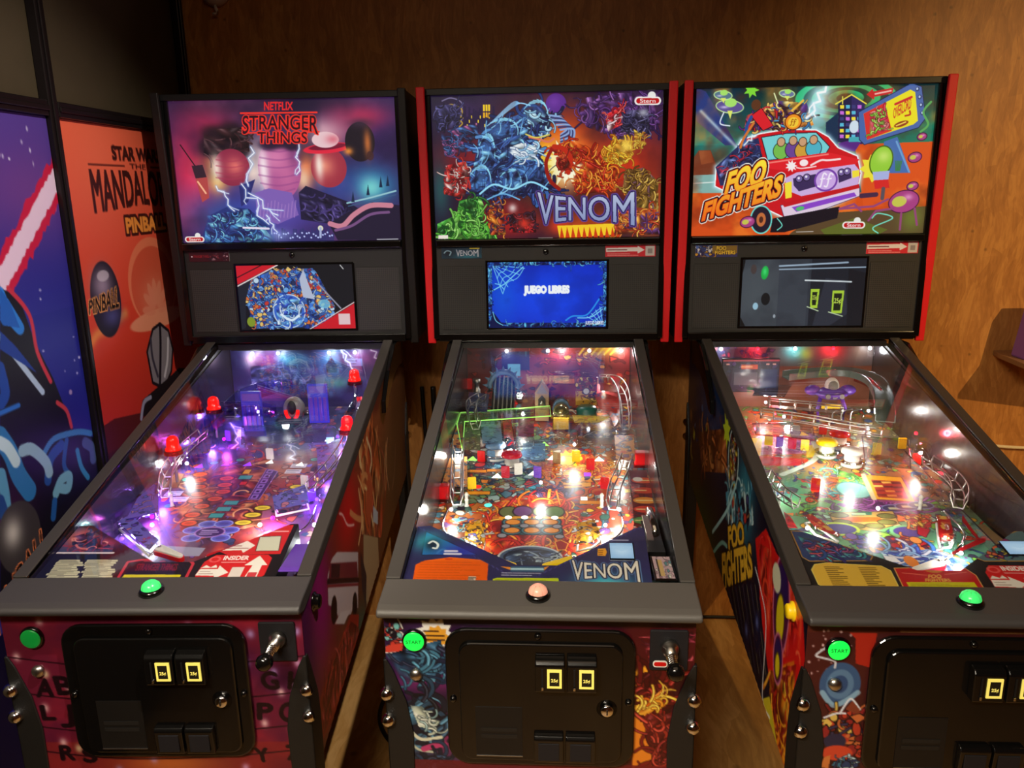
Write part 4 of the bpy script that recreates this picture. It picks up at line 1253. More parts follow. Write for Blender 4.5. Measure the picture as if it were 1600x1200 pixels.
def art_front_disc():
    A = front_canvas((72, 28, 26))
    A.clouds((40, 16, 20), .6, 7, .7, 5); A.poly([(-0.2164,0.8667),(-0.1595,0.8676),(-0.1667,0.7894),(-0.1926,0.7973),(-0.1968,0.8466)], (170, 40, 26)); A.rect(-.3, .9, .3, .858, (84, 34, 26)); A.lines([(-.12, .862), (.28, .862)], .004, (170, 120, 70)); A.stars(20, (230, 190, 190), 4, (-.275, .77, -.2, .87), .001, .0025)
    c = (-0.2163,0.7549)
    A.ell(c[0], c[1], .036, .044, (58, 88, 130)); A.ell(c[0], c[1], .024, .03, (90, 124, 160)); A.ell(c[0], c[1], .014, .018, (50, 76, 120)); A.curve([(-0.2459,0.7374),(-0.2257,0.7122),(-0.2044,0.7212),(-0.184,0.7387)], .01, (150, 190, 214), .8)
    A.curve([(-0.2439,0.8294),(-0.2624,0.8126),(-0.2475,0.8066),(-0.229,0.8007),(-0.228,0.7883)], .004, (206, 206, 216)); A.confetti([(-0.2384,0.6861),(-0.1738,0.7048),(-0.1655,0.6093),(-0.2324,0.6075)], [(190, 60, 40), (150, 40, 40), (206, 110, 60), (60, 50, 84), (226, 190, 90), (120, 30, 30)], 34, .03, 6)
    A.ell(*(-0.2161,0.6366), .02, .016, (44, 40, 66)); A.ell(*(-0.2104,0.6125), .028, .016, (206, 70, 44)); A.curve([(-0.2115,0.6954),(-0.2038,0.7127),(-0.1939,0.7257),(-0.1775,0.7047)], .004, (220, 226, 236)); A.curve([(-0.2384,0.6861),(-0.217,0.6953),(-0.2023,0.6956)], .004, (220, 220, 230)); A.poly([(-0.2031,0.7042),(-0.1917,0.7215),(-0.1775,0.7047),(-0.1802,0.6939)], (130, 60, 40)); A.poly([(-0.2416,0.5805),(-0.2321,0.6031),(-0.2212,0.6078),(-0.2228,0.5797)], (206, 120, 60))
    A.confetti([(-0.2135,0.6036),(-0.1733,0.6135),(-0.1668,0.5813),(-0.2116,0.58)], [(60, 120, 150), (40, 60, 100), (190, 220, 230)], 12, .02, 7); A.rect(-.3, .57, .3, .5, (70, 26, 30), .7); A.rect(.18, .86, .3, .55, (96, 34, 26), .7)
    return A


# ---- cabinet sides (metres from the front, metres up)
def side_canvas(bg):
    return Art(-0.005, 1.31, 1.2, 0.45, 330, 230, bg)


def art_side_red():
    A = side_canvas((92, 52, 36))
    for p, c, rx, ry in (((500, 960), (120, 16, 100), .07, .3), ((480, 1050), (70, 10, 70), .05, .2), ((540, 790), (206, 20, 30), .12, .14), ((560, 900), (180, 26, 40), .1, .14), ((590, 640), (150, 56, 36), .25, .12), ((540, 1000), (150, 20, 40), .1, .1)):
        pass
    A.blob(*(0.1212,0.8148), .09, .2, (150, 14, 110), .95); A.blob(*(0.0149,0.8087), .05, .3, (80, 10, 80), .9); A.blob(*(0.4115,0.8978), .14, .12, (214, 18, 30), .95); A.blob(*(0.1717,0.6207), .1, .1, (150, 30, 34), .9); A.blob(*(0.8108,0.9965), .22, .1, (146, 62, 40), .8); A.blob(*(1.0069,0.7517), .16, .3, (82, 58, 40), .8)
    A.tangle([(0.556,1.0148),(0.7644,1.0013),(0.9029,0.7911),(0.7594,0.6727),(0.5262,0.789)], [(206, 90, 40), (170, 50, 30), (226, 150, 90), (120, 40, 30)], 30, .03, .2, 3, None, 1.6, .5)
    A.curve([(0.6526,1.0004),(0.6971,0.9325),(0.6328,0.8667),(0.6644,0.7537)], .012, (236, 200, 150)); A.curve([(0.5239,0.9094),(0.5378,0.827),(0.4851,0.7822)], .01, (240, 180, 120)); A.poly([(0.6524,0.9303),(0.6922,0.8434),(0.6201,0.7552),(0.5857,0.8239)], (190, 80, 50))
    A.poly([(0.5438,0.7809),(0.716,0.6927),(0.7058,0.5817),(0.5382,0.5598),(0.5086,0.6663)], (176, 150, 112)); A.curve([(0.94,0.9084),(0.8924,0.8449),(0.9193,0.7543)], .008, (196, 150, 110)); A.curve([(1.0681,0.8462),(1.0269,0.7759),(0.9711,0.734)], .008, (150, 110, 80)); A.poly([(0.6795,0.8026),(0.7369,0.7597),(0.7265,0.7262),(0.6669,0.7618)], (190, 200, 210)); A.poly([(0.4974,0.7593),(0.5488,0.6631),(0.5144,0.5916),(0.4868,0.6603)], (30, 28, 44))
    A.curve([(0.3238,0.9312),(0.3506,0.9159),(0.3879,0.8761),(0.4496,0.8488)], .006, (250, 180, 170))
    A.blob(*(0.4592,0.57), .06, .06, (50, 96, 84), .9)
    # a plain white delivery van on the road
    A.poly([(0.2305,0.8669),(0.2783,0.8607),(0.4728,0.7668),(0.4335,0.6375),(0.3948,0.6679),(0.3581,0.6637),(0.2467,0.7242),(0.2262,0.7552),(0.1795,0.789),(0.1916,0.8484)], (206, 186, 186)); A.poly([(0.216,0.8653),(0.4562,0.7495),(0.4537,0.7039),(0.1941,0.8384)], (120, 40, 52)); A.poly([(0.2278,0.8579),(0.2976,0.8229),(0.2836,0.7968),(0.2145,0.8321)], (60, 26, 36)); A.lines([(0.1883,0.8371),(0.4598,0.699)], .012, (44, 20, 26)); A.lines([(0.1857,0.8282),(0.4566,0.6886)], .006, (130, 30, 40))
    for q in ((0.2202,0.7548), (0.404,0.6627)):
        A.ell(q[0], q[1], .026, .03, (24, 12, 18))
    A.poly([(0.2165,0.7227),(0.2755,0.7178),(0.3613,0.6743),(0.2949,0.6762)], (220, 206, 206)); A.poly([(0.0855,0.6501),(0.3581,0.6637),(0.4354,0.6191),(0.4175,0.5602),(0.3014,0.5327),(0.0693,0.5511),(0.0637,0.6364)], (150, 30, 28)); A.tangle([(0.0855,0.6501),(0.3539,0.6496),(0.4265,0.5896),(0.2916,0.556),(0.0711,0.5572)], [(190, 50, 40), (110, 20, 24), (90, 14, 20), (170, 60, 60)], 44, .012, .07, 5, None, 1.2)
    return A


def art_side_band():
    A = side_canvas((14, 18, 36))
    A.blob(*(0.9031,1.0073), .2, .14, (40, 70, 120), .8); A.blob(*(1.0516,0.6428), .3, .12, (70, 96, 40), .9); A.blob(*(0.4872,0.908), .09, .12, (60, 150, 170), .9); A.blob(*(0.9123,0.5656), .25, .06, (90, 110, 40), .8)
    A.confetti([(1.2855,0.9238),(0.7431,1.0525),(0.7221,0.9617),(1.2208,0.7964)], [(60, 90, 140), (200, 190, 60), (40, 60, 100), (150, 90, 40)], 22, .05, 3)
    A.poly([(1.1058,0.881),(0.7117,1.0135),(0.6858,0.9011),(1.0213,0.783)], (130, 66, 30)); A.tangle([(1.1058,0.881),(0.7117,1.0135),(0.6858,0.9011),(1.0213,0.783)], [(170, 90, 40), (96, 44, 24), (206, 130, 70)], 20, .03, .12, 4, (40, 16, 10)); A.poly(rays(*(0.7107,1.009), .05, 7, .5), (206, 226, 50))
    c = (0.6221,0.9575)
    A.ell(c[0], c[1], .05, .08, (16, 14, 20), 0, 1, (.008, (200, 226, 220))); A.tangle([(c[0] - .04, c[1] - .06), (c[0] + .04, c[1] - .06), (c[0] + .04, c[1] + .06), (c[0] - .04, c[1] + .06)], [(206, 60, 40), (60, 60, 70), (220, 214, 200), (226, 190, 60)], 18, .012, .05, 5, (10, 8, 10))
    A.tangle([(0.6948,0.8434),(0.4343,0.981),(0.3954,0.8856),(0.6535,0.7614)], [(120, 190, 206), (60, 130, 160), (200, 236, 240)], 24, .014, .12, 6, None, 1.2); A.confetti([(0.6522,0.8506),(0.4547,0.9212),(0.426,0.8721),(0.6357,0.7792)], [(200, 60, 50), (60, 60, 110), (220, 150, 90), (30, 30, 50)], 20, .03, 7)
    A.curve([(0.8264,0.673),(0.6639,0.8065),(0.582,0.9068)], .012, (170, 220, 226)); A.curve([(0.8128,0.6138),(0.707,0.6962),(0.6431,0.7162)], .012, (130, 190, 180))
    A.poly([(0.6711,0.6415),(0.3773,0.8077),(0.2523,0.7388),(0.2265,0.6286),(0.4846,0.4862)], (18, 18, 36))
    for i in range(8):
        a = [(0.6006,0.6273),(0.35,0.7609),(0.4138,0.5132),(0.2248,0.6212)]
        t = i / 7
        A.lines([(a[0][0] * (1 - t) + a[1][0] * t, a[0][1] * (1 - t) + a[1][1] * t), (a[2][0] * (1 - t) + a[3][0] * t, a[2][1] * (1 - t) + a[3][1] * t)], .004, (120, 110, 90) if i % 2 else (70, 70, 100))
    for q in ((0.3974,0.599), (0.3124,0.6689)):
        A.ell(q[0], q[1], .03, .05, (22, 22, 50)); A.blob(q[0] + .005, q[1] + .02, .012, .014, (110, 120, 190), .9)
    # red front field with two amber rings, flames below
    A.poly([(0.3734,0.8613),(0.2951,0.922),(0.2081,0.9071),(0.044,0.917),(-0.0039,0.8036),(0.0359,0.6958),(0.0564,0.532),(0.1115,0.4948),(0.1965,0.6235),(0.275,0.7085)], (214, 26, 26)); A.tangle([(0.3428,0.8671),(0.2081,0.9071),(0.0287,0.8973),(0.0174,0.8043),(0.1825,0.6826),(0.282,0.7384)], [(226, 40, 30), (180, 16, 20), (240, 70, 40)], 26, .02, .1, 8, None, 1.5)
    A.poly([(0.1791,0.6684),(0.0527,0.7669),(0.051,0.662),(0.0668,0.5234),(0.1972,0.5034)], (226, 110, 24)); A.tangle([(0.2016,0.6452),(0.0414,0.7669),(0.0493,0.5538),(0.1728,0.5222)], [(240, 140, 30), (190, 30, 20), (120, 20, 16), (250, 180, 40)], 34, .022, .12, 9, None, -1.2); A.poly([(0.2648,0.5326),(0.1897,0.5946),(0.0896,0.5128),(0.1098,0.4878)], (206, 190, 40))
    A.curve([(0.359,0.7996),(0.306,0.7759),(0.2488,0.7241),(0.2401,0.559),(0.1796,0.5511)], .006, (240, 236, 240))
    for q, rx, ry in (((0.1569,0.8215), .05, .1), ((0.153,0.7057), .028, .05)):
        A.ell(q[0], q[1], rx, ry, (84, 20, 60), 0, 1, (.006, (206, 110, 150))); A.ell(q[0], q[1] + ry * .25, rx * .8, ry * .6, (44, 24, 84)); A.ell(q[0], q[1] - ry * .3, rx * .5, ry * .5, (226, 206, 30), 0, 1, (.004, (80, 60, 10)))
    A.ell(*(0.197,0.8597), .03, .03, (220, 220, 190))
    p = [(0.6209,0.7149),(0.4629,0.8035),(0.6426,0.7712),(0.4895,0.8549)]
    A.text('FOO', quad_text(*p), (232, 180, 50), .05, (1.4, (30, 16, 10)))
    p = [(0.6666,0.5817),(0.3721,0.7711),(0.6964,0.6703),(0.4071,0.8352)]
    A.text('FIGHTERS', quad_text(*p), (232, 180, 50), .05, (1.4, (30, 16, 10)))
    return A


# ---- playfields (metres across, metres from the front; first row is the far end)
def field_canvas(bg):
    return Art(-0.265, 0.265, 1.19, 0.07, 400, 620, bg)


FIELD = [(-.27, .05), (.27, .05), (.27, 1.2), (-.27, 1.2)]


def art_field_storm():
    A = field_canvas((54, 40, 92))
    A.blob(0, 1.0, .3, .3, (30, 40, 84), .9); A.blob(.0, .5, .2, .28, (170, 50, 50), .95); A.blob(.05, .3, .17, .14, (206, 64, 44), .9); A.blob(-.2, .5, .1, .3, (60, 40, 140), .8); A.blob(.2, .5, .08, .3, (84, 60, 160), .7); A.blob(.06, .72, .12, .08, (226, 110, 70), .8); A.blob(.12, .8, .08, .06, (236, 80, 60), .8); A.blob(-.02, .85, .16, .08, (60, 90, 130), .8)
    A.clouds((26, 20, 50), .7, 8, 1.4, 3); A.clouds((236, 150, 90), .35, 9, 1.4, 7, .5, .75); A.clouds((110, 130, 200), .35, 8, 1.6, 12, .5, .8)
    A.confetti(FIELD, [(110, 100, 220), (150, 60, 70), (206, 90, 60), (50, 70, 110), (110, 70, 150), (36, 26, 50), (200, 150, 130)], 240, .03, 4, (26, 16, 34))
    A.tangle([(-0.2646,0.6809),(-0.0317,0.82),(0.0641,0.4336),(-0.0921,0.3534)], [(170, 60, 50), (206, 96, 60), (110, 36, 50), (226, 140, 90), (60, 40, 80)], 60, .016, .12, 5, None)
    bolt(A, (-0.0055,0.9147), (0.05,0.788), .004, (170, 190, 255), 3); bolt(A, (-0.2368,1.0607), (-0.1621,0.8698), .004, (170, 190, 255), 5)
    def ov(p, c, rx=.019, ry=.012, e=(40, 14, 20)):
        A.ell(p[0], p[1], rx, ry, c, 0, 1, (.0035, e)); A.ell(p[0], p[1], rx * .6, ry * .5, tuple(v * .72 for v in c), 0, .7)
    for p in [(-0.1904,0.7027),(-0.1795,0.6684),(-0.1656,0.6299),(-0.1511,0.5902),(-0.1441,0.5544),(-0.1167,0.5265),(-0.123,0.4839),(-0.1154,0.4439),(-0.1081,0.6778),(-0.0996,0.6403),(-0.0903,0.6029),(-0.0977,0.5645)]:
        ov(p, (236, 84, 34))
    for p in [(-0.1791,0.7737),(-0.1102,0.7915),(-0.2176,0.6732),(0.1051,0.7897),(-0.203,0.5303)]:
        ov(p, (40, 170, 140), .012, .009)
    for p in [(-0.0468,0.5431),(-0.0547,0.5114),(-0.0614,0.4796),(-0.0588,0.6836)]:
        A.rect(p[0] - .017, p[1] - .01, p[0] + .017, p[1] + .01, (60, 160, 160), 1, (.004, (20, 40, 50)))
    A.rect(*[v for q in [(-0.0753,0.7045),(-0.0563,0.7293)] for v in q], (240, 170, 40), 1, (.004, (50, 20, 10))); A.rect(*[v for q in [(-0.0612,0.6396),(-0.044,0.6577)] for v in q], (220, 50, 40), 1, (.004, (50, 20, 10)))
    for p in [(0.0428,0.5156),(0.029,0.4815),(0.0174,0.4451),(0.0968,0.5807),(0.1005,0.6261),(0.1541,0.6685),(0.1644,0.7037)]:
        ov(p, (240, 216, 60), .02, .011, (60, 40, 10))
    for p in [(-0.067,0.4389),(-0.0284,0.4404),(-0.094,0.4116),(-0.0026,0.4102),(-0.0826,0.3763),(-0.0119,0.3753)]:
        ov(p, (90, 90, 190), .02, .013, (150, 160, 230))
    p = (-0.0478,0.4015)
    A.ell(p[0], p[1], .033, .02, (60, 36, 100), 0, 1, (.004, (170, 120, 200))); A.scribble(p[0] - .022, p[1] + .012, p[0] + .022, p[1] - .012, 3, (200, 170, 230), 5, .003)
    q = [(-0.0086,0.5605),(0.0182,0.56),(0.0189,0.7165),(-0.0142,0.7312)]
    A.poly(q, (70, 40, 110), 1, (.005, (150, 110, 190)))
    for i in range(6):
        t = (i + .5) / 6
        x, y = q[0][0] + (q[3][0] - q[0][0]) * t + .012, q[0][1] + (q[3][1] - q[0][1]) * t
        A.rect(x - .009, y - .012, x + .009, y + .012, (150, 110, 200)); A.rect(x - .004, y - .006, x + .004, y + .004, (60, 34, 100))
    A.poly([(-0.2765,0.7086),(-0.2381,0.7078),(-0.2232,0.6271),(-0.2603,0.6278)], (150, 90, 60), 1, (.004, (40, 20, 16)))
    for p in [(-0.1906,0.5637),(-0.2188,0.5952),(0.0698,0.7509),(0.0636,0.7155)]:
        A.rect(p[0] - .022, p[1] - .012, p[0] + .022, p[1] + .012, (226, 222, 226)); A.scribble(p[0] - .018, p[1] + .01, p[0] + .018, p[1] - .01, 2, (60, 60, 90), 6, .002)
    A.poly([(-0.1309,0.344),(-0.0308,0.3329),(-0.0336,0.2996),(-0.1487,0.3011)], (150, 150, 170)); A.clouds((230, 210, 230), .14, 12, 1.5, 19, .5, .7)
    return A


def art_field_fire():
    A = field_canvas((126, 66, 42))
    A.blob(.0, 1.05, .3, .2, (120, 36, 34), .9); A.blob(-.12, .8, .14, .18, (60, 90, 110), .9); A.blob(.1, .72, .13, .14, (240, 130, 30), .95); A.blob(.1, .73, .06, .06, (250, 220, 40), .95); A.blob(.0, .45, .16, .14, (206, 44, 22), .95); A.blob(0, .26, .14, .1, (226, 70, 20), .95); A.blob(-.2, .55, .06, .16, (190, 120, 50), .8); A.blob(.19, .5, .05, .16, (190, 60, 40), .8); A.blob(.18, .95, .1, .08, (60, 100, 110), .8)
    pal = [(214, 50, 24), (240, 140, 36), (60, 110, 130), (250, 206, 60), (80, 50, 110), (40, 90, 80), (180, 30, 24), (110, 150, 160), (226, 210, 180), (30, 30, 50), (190, 210, 210), (70, 150, 170), (236, 230, 214)]
    A.confetti(FIELD, pal, 900, .028, 4, (26, 12, 14))
    A.confetti([(-.26, .55), (.0, .55), (.0, 1.0), (-.26, 1.0)], [(60, 110, 130), (90, 130, 110), (40, 60, 90), (150, 180, 180), (110, 150, 90), (200, 60, 50)], 160, .034, 40, (14, 16, 24))
    A.tangle([(-0.149,0.8148),(-0.0255,0.8687),(-0.0051,0.7657),(-0.0729,0.7261),(-0.1425,0.7349)], [(70, 130, 170), (40, 80, 130), (120, 190, 210), (30, 40, 80)], 44, .012, .08, 6, (14, 18, 34))
    A.poly(rays(*(0.0624,0.7914), .075, 9, .5, .3), (240, 110, 26)); A.poly(rays(*(0.0625,0.8015), .055, 11, .6), (246, 222, 40)); A.ell(*(0.058,0.7863), .022, .03, (200, 160, 60), 0, 1, (.004, (60, 90, 60)))
    A.tangle([(-0.0356,0.7654),(0.0162,0.8061),(0.03,0.6991),(-0.0038,0.6987)], [(236, 100, 30), (250, 160, 40), (190, 40, 20)], 22, .012, .08, 7, (80, 16, 8)); A.tangle([(0.0952,0.7867),(0.1786,0.7976),(0.1729,0.7008),(0.093,0.6906)], [(236, 120, 40), (206, 50, 26), (250, 180, 70)], 34, .012, .08, 8, (80, 16, 8), 1.0)
    A.tangle([(-0.0263,0.609),(0.0631,0.6363),(0.0699,0.536),(-0.0003,0.5269)], [(70, 60, 96), (40, 36, 66), (110, 100, 140), (130, 50, 50)], 44, .014, .08, 9, (16, 12, 24)); A.poly([(0.0468,0.6538),(0.1211,0.6592),(0.1203,0.6371),(0.0508,0.6274)], (226, 160, 60), 1, (.004, (90, 40, 10))); A.scribble(*(0.0488,0.6511), *(0.1161,0.6326), 1, (120, 50, 10), 4, .008)
    for p in [(-0.1887,0.72),(-0.1721,0.5983),(0.1192,0.5529),(-0.131,0.7254)]:
        A.rect(p[0] - .03, p[1] - .008, p[0] + .03, p[1] + .008, (236, 150, 40), 1, (.004, (60, 20, 10)))
    # the fiery apron of the table: swirls round a 2 x 3 bank of squares
    fire = [(-0.1428,0.4659),(-0.1015,0.5658),(0.0656,0.5684),(0.0841,0.4621),(0.0706,0.3516),(0.0156,0.2803),(-0.0674,0.2784),(-0.1325,0.3545)]
    A.poly(fire, (206, 44, 20)); A.tangle(fire, [(226, 60, 22), (246, 130, 30), (170, 24, 18), (200, 40, 30), (250, 180, 50)], 120, .014, .11, 10, (90, 10, 8), 1.2, .8)
    g = [(-0.0952,0.4731),(0.0367,0.4754),(0.0453,0.401),(-0.0978,0.3982)]
    A.poly(g, (44, 96, 104), 1, (.006, (30, 20, 30)))
    for i in range(3):
        for j in range(2):
            u, v = (i + .5) / 3, (j + .5) / 2
            x, y = quad_text(g[3], g[2], g[0], g[1])(u, v)
            A.ell(x, y, .024, .018, (60, 130, 136), 0, 1, (.004, (20, 40, 50))); A.ell(x, y, .017, .011, (236, 150, 50), 0, 1, (.003, (120, 40, 10)))
    for i, p in enumerate([(-0.0871,0.5029),(-0.0526,0.506),(-0.0039,0.5068),(0.0265,0.5049)]):
        A.ell(p[0], p[1], .022, .024, ((100, 110, 60), (110, 70, 120), (150, 160, 70), (90, 120, 60))[i], 0, 1, (.004, (30, 16, 12))); A.rect(p[0] - .022, p[1] - .034, p[0] + .022, p[1] - .024, (240, 170, 40))
    for p in [(-0.0895,0.4358),(-0.0456,0.4382),(-0.0083,0.4389),(0.0329,0.4366),(-0.0956,0.3939),(0.0388,0.3922)]:
        A.ell(p[0], p[1], .01, .008, (150, 150, 160), 0, 1, (.003, (40, 30, 40)))
    c = (-0.0268,0.3055)
    A.ell(c[0], c[1], .068, .042, (70, 90, 120), 0, 1, (.005, (190, 200, 206))); A.ell(c[0], c[1], .06, .035, (26, 28, 46))
    A.tangle([(c[0] - .056, c[1] - .02), (c[0] + .056, c[1] - .02), (c[0] + .05, c[1] + .025), (c[0] - .05, c[1] + .025)], [(60, 80, 120), (150, 170, 190), (34, 36, 60)], 12, .01, .06, 44, (14, 14, 26), 0, 1.2)
    A.poly([(0.0294,0.3683),(0.0407,0.3757),(0.0576,0.3619),(0.0518,0.3375),(0.0352,0.3371)], (150, 26, 20), 1, (.004, (250, 190, 60)))
    for q in ([(-0.1842,0.4418),(-0.1588,0.4656),(-0.1371,0.4049),(-0.1476,0.3541),(-0.1719,0.3678)], [(0.084,0.4544),(0.112,0.4704),(0.1252,0.4099),(0.1006,0.3592),(0.0749,0.3871)]):
        A.poly(q, (246, 180, 40)); A.tangle(q, [(250, 200, 60), (60, 70, 130), (240, 120, 30), (200, 220, 230)], 20, .01, .05, 11, (40, 16, 10))
    return A


def art_field_desert():
    A = field_canvas((96, 140, 120))
    A.blob(0, 1.08, .3, .14, (176, 84, 40), .95); A.blob(-.17, .88, .1, .12, (206, 60, 40), .9); A.blob(0, .8, .2, .1, (200, 110, 60), .9); A.blob(.2, .7, .1, .2, (190, 90, 50), .8); A.blob(-.1, .6, .12, .1, (90, 170, 60), .9); A.blob(-.16, .62, .08, .06, (80, 170, 170), .8); A.blob(.05, .38, .2, .1, (110, 180, 90), .9); A.blob(-.05, .25, .2, .07, (50, 96, 180), .95); A.blob(.1, .26, .12, .06, (60, 80, 170), .9); A.blob(.16, .42, .08, .1, (90, 160, 150), .8)
    pal = [(226, 70, 40), (240, 180, 60), (70, 160, 150), (120, 190, 70), (110, 60, 130), (50, 80, 150), (236, 120, 50), (170, 210, 190), (60, 50, 80), (230, 220, 150)]
    A.confetti(FIELD, pal, 560, .028, 14, (30, 22, 30))
    A.tangle([(0.0107,0.7539),(0.0831,0.672),(0.0342,0.5859),(-0.029,0.6038)], [(120, 200, 70), (170, 220, 60), (80, 160, 60), (90, 180, 150)], 40, .014, .1, 5, (30, 60, 30)); A.tangle([(-0.0794,0.701),(0.0063,0.7119),(-0.0159,0.6039),(-0.0942,0.5755)], [(226, 90, 50), (240, 170, 60), (120, 60, 110), (70, 160, 160)], 40, .012, .07, 6, (40, 16, 20))
    A.tangle([(-0.0159,0.6039),(0.1387,0.5689),(0.1122,0.5247),(-0.0188,0.5319)], [(150, 50, 150), (110, 40, 120), (190, 90, 180), (80, 30, 100)], 50, .013, .12, 7, (40, 14, 50), .0, .6)
    A.ell(*(0.0207,0.6278), .04, .04, (130, 200, 190), 0, .9, (.005, (60, 110, 110)))
    q = [(0.0751,0.7124),(0.1671,0.6977),(0.1473,0.569),(0.0541,0.5816)]
    A.poly([(p[0] + .006, p[1] - .014) for p in q], (150, 60, 120)); A.poly(q, (240, 170, 40), 1, (.004, (90, 30, 20))); k = [(0.0852,0.684),(0.1556,0.6746),(0.1379,0.5824),(0.0683,0.5908)]
    A.poly(k, (170, 44, 30))
    r = random.Random(3)
    for i in range(3):
        for j in range(4):
            x, y = quad_text(k[3], k[2], k[0], k[1])((i + .5) / 3, (j + .5) / 4)
            A.rect(x - .012, y - .004, x + .012, y + .006, r.choice(((226, 130, 60), (120, 26, 24), (240, 190, 90), (90, 20, 30))))
    A.lines([q[0], q[3]], .012, (226, 206, 160))
    for p in [(0.085,0.5348),(0.1201,0.5439),(0.1546,0.5513)]:
        A.ell(p[0], p[1], .028, .016, (44, 40, 90), 0, 1, (.003, (130, 150, 200))); A.rect(p[0] - .014, p[1] - .005, p[0] + .014, p[1] + .006, (190, 190, 150))
    s = [(-0.0796,0.5116),(0.0748,0.5207),(0.0664,0.4643),(-0.0044,0.4298),(-0.0825,0.4488)]
    A.poly(s, (190, 150, 80), 1, (.004, (80, 60, 40))); A.poly([(-0.0266,0.5123),(0.0254,0.5201),(0.0188,0.5021),(-0.0293,0.4994)], (60, 110, 90)); A.scribble(*(-0.0231,0.5123), *(0.0173,0.5028), 1, (190, 220, 160), 3, .007)
    A.scribble(*(-0.0545,0.492), *(0.0347,0.4708), 2, (226, 90, 30), 4, .012, (.9, 1)); 
    for p in [(-0.0584,0.5011),(0.0524,0.4989),(-0.0619,0.4695),(-0.0368,0.4528),(0.0077,0.4534),(0.0416,0.4709)]:
        A.ell(p[0], p[1], .02, .01, (110, 110, 60), 0, 1, (.003, (50, 40, 30)))
    A.ell(*(-0.0806,0.4387), .04, .022, (60, 50, 130), 0, 1, (.008, (190, 210, 70))); A.ell(*(0.0752,0.4276), .035, .022, (70, 60, 140), 0, 1, (.008, (120, 190, 130))); A.ell(*(-0.0011,0.407), .03, .018, (160, 220, 60), 0, 1, (.004, (60, 90, 40))); A.scribble(*(-0.0104,0.4133), *(0.0074,0.3987), 2, (40, 70, 50), 6, .005)
    A.confetti([(0.0135,0.3976),(0.0891,0.4051),(0.0718,0.3488),(0.0008,0.3476)], [(220, 40, 40), (190, 30, 40), (240, 150, 70), (90, 40, 80)], 34, .03, 8, (50, 10, 20)); A.confetti([(-0.0753,0.4091),(-0.0083,0.4101),(-0.0209,0.3413),(-0.0748,0.3525)], [(60, 70, 170), (120, 80, 170), (226, 110, 50), (80, 160, 90), (40, 40, 110)], 40, .026, 9, (20, 20, 60)); A.confetti([(0.0977,0.4995),(0.1565,0.5073),(0.1328,0.4449),(0.0787,0.4442)], [(226, 80, 40), (240, 160, 50), (200, 40, 50), (250, 210, 90)], 30, .026, 10, (70, 16, 20))
    A.tangle([(-0.0251,0.3472),(0.0938,0.3552),(0.053,0.29),(-0.0095,0.2889)], [(70, 140, 226), (40, 80, 190), (150, 200, 240), (230, 236, 245)], 50, .014, .1, 11, (24, 40, 110), 0, .8); A.poly([(-0.0222,0.3293),(0.001,0.3238),(0.0076,0.3006),(-0.0217,0.3059)], (235, 235, 240)); A.ell(*(0.0289,0.3067), .014, .022, (226, 130, 40)); A.poly([(0.1035,0.4513),(0.1265,0.4382),(0.1024,0.4052),(0.0912,0.418)], (200, 40, 60), 1, (.004, (60, 10, 40)))
    p = [(-0.1463,0.9455),(0.0206,0.9584),(-0.0091,0.8429),(-0.1682,0.8307)]
    A.poly(p, (190, 110, 170)); A.tangle(p, [(206, 130, 190), (150, 80, 150), (236, 190, 220)], 20, .014, .06, 12, (80, 30, 80)); A.poly([(-0.1616,0.9455),(-0.1325,0.9392),(-0.1661,0.8193),(-0.178,0.8307)], (240, 220, 40)); A.poly([(-0.0197,0.8901),(0.0088,0.9023),(-0.0161,0.8199),(-0.0419,0.8142)], (240, 220, 60)); A.poly([(-0.1696,0.825),(-0.0403,0.8029),(-0.0564,0.7643),(-0.1746,0.7636)], (226, 40, 36)); A.lines([(-0.1515,0.9672),(-0.0714,0.9583),(0.0075,0.9146)], .012, (200, 50, 40)); A.curve([(0.0075,0.9146),(0.0017,0.8546),(-0.0277,0.7974),(-0.0783,0.7534),(-0.1364,0.7109)], .016, (210, 226, 210))
    return A


# ---- inner back boards above the far end of the playfields (metres across, metres up)
def board_canvas(bg):
    return Art(-0.262, 0.262, 1.162, 0.93, 220, 96, bg)


def art_board_storm():
    A = board_canvas((54, 48, 104)); B = A.blob
    B(-.14, 1.1, .04, .04, (170, 40, 120), .9); B(-.06, 1.1, .05, .03, (60, 170, 190), .9); B(.07, 1.09, .06, .05, (60, 130, 180), .8); B(.19, 1.1, .05, .04, (120, 50, 110), .9); B(.0, 1.05, .06, .03, (90, 60, 150), .8); B(.08, 1.02, .05, .02, (90, 170, 150), .8); B(-.2, 1.1, .02, .03, (240, 170, 190), .9)
    A.clouds((30, 24, 60), .6, 7, .5, 3); A.clouds((130, 190, 230), .3, 9, .5, 8, .5, .75)
    A.tangle([(-.2, 1.08), (-.05, 1.08), (-.02, 1.02), (-.2, 1.02)], [(80, 90, 150), (60, 60, 120), (110, 110, 180)], 20, .01, .07, 4, None, .0)
    A.poly([(.05, 1.08), (.068, 1.11), (.085, 1.08), (.085, 1.055), (.05, 1.055)], (34, 40, 70)); A.rect(.12, 1.075, .17, 1.1, (120, 120, 180)); A.scribble(.125, 1.098, .165, 1.078, 2, (60, 60, 110), 3, .004)
    bolt(A, (.1, 1.15), (.14, 1.06), .003, (170, 190, 255), 7); bolt(A, (.2, 1.14), (.24, 1.06), .003, (220, 120, 200), 8)
    return A


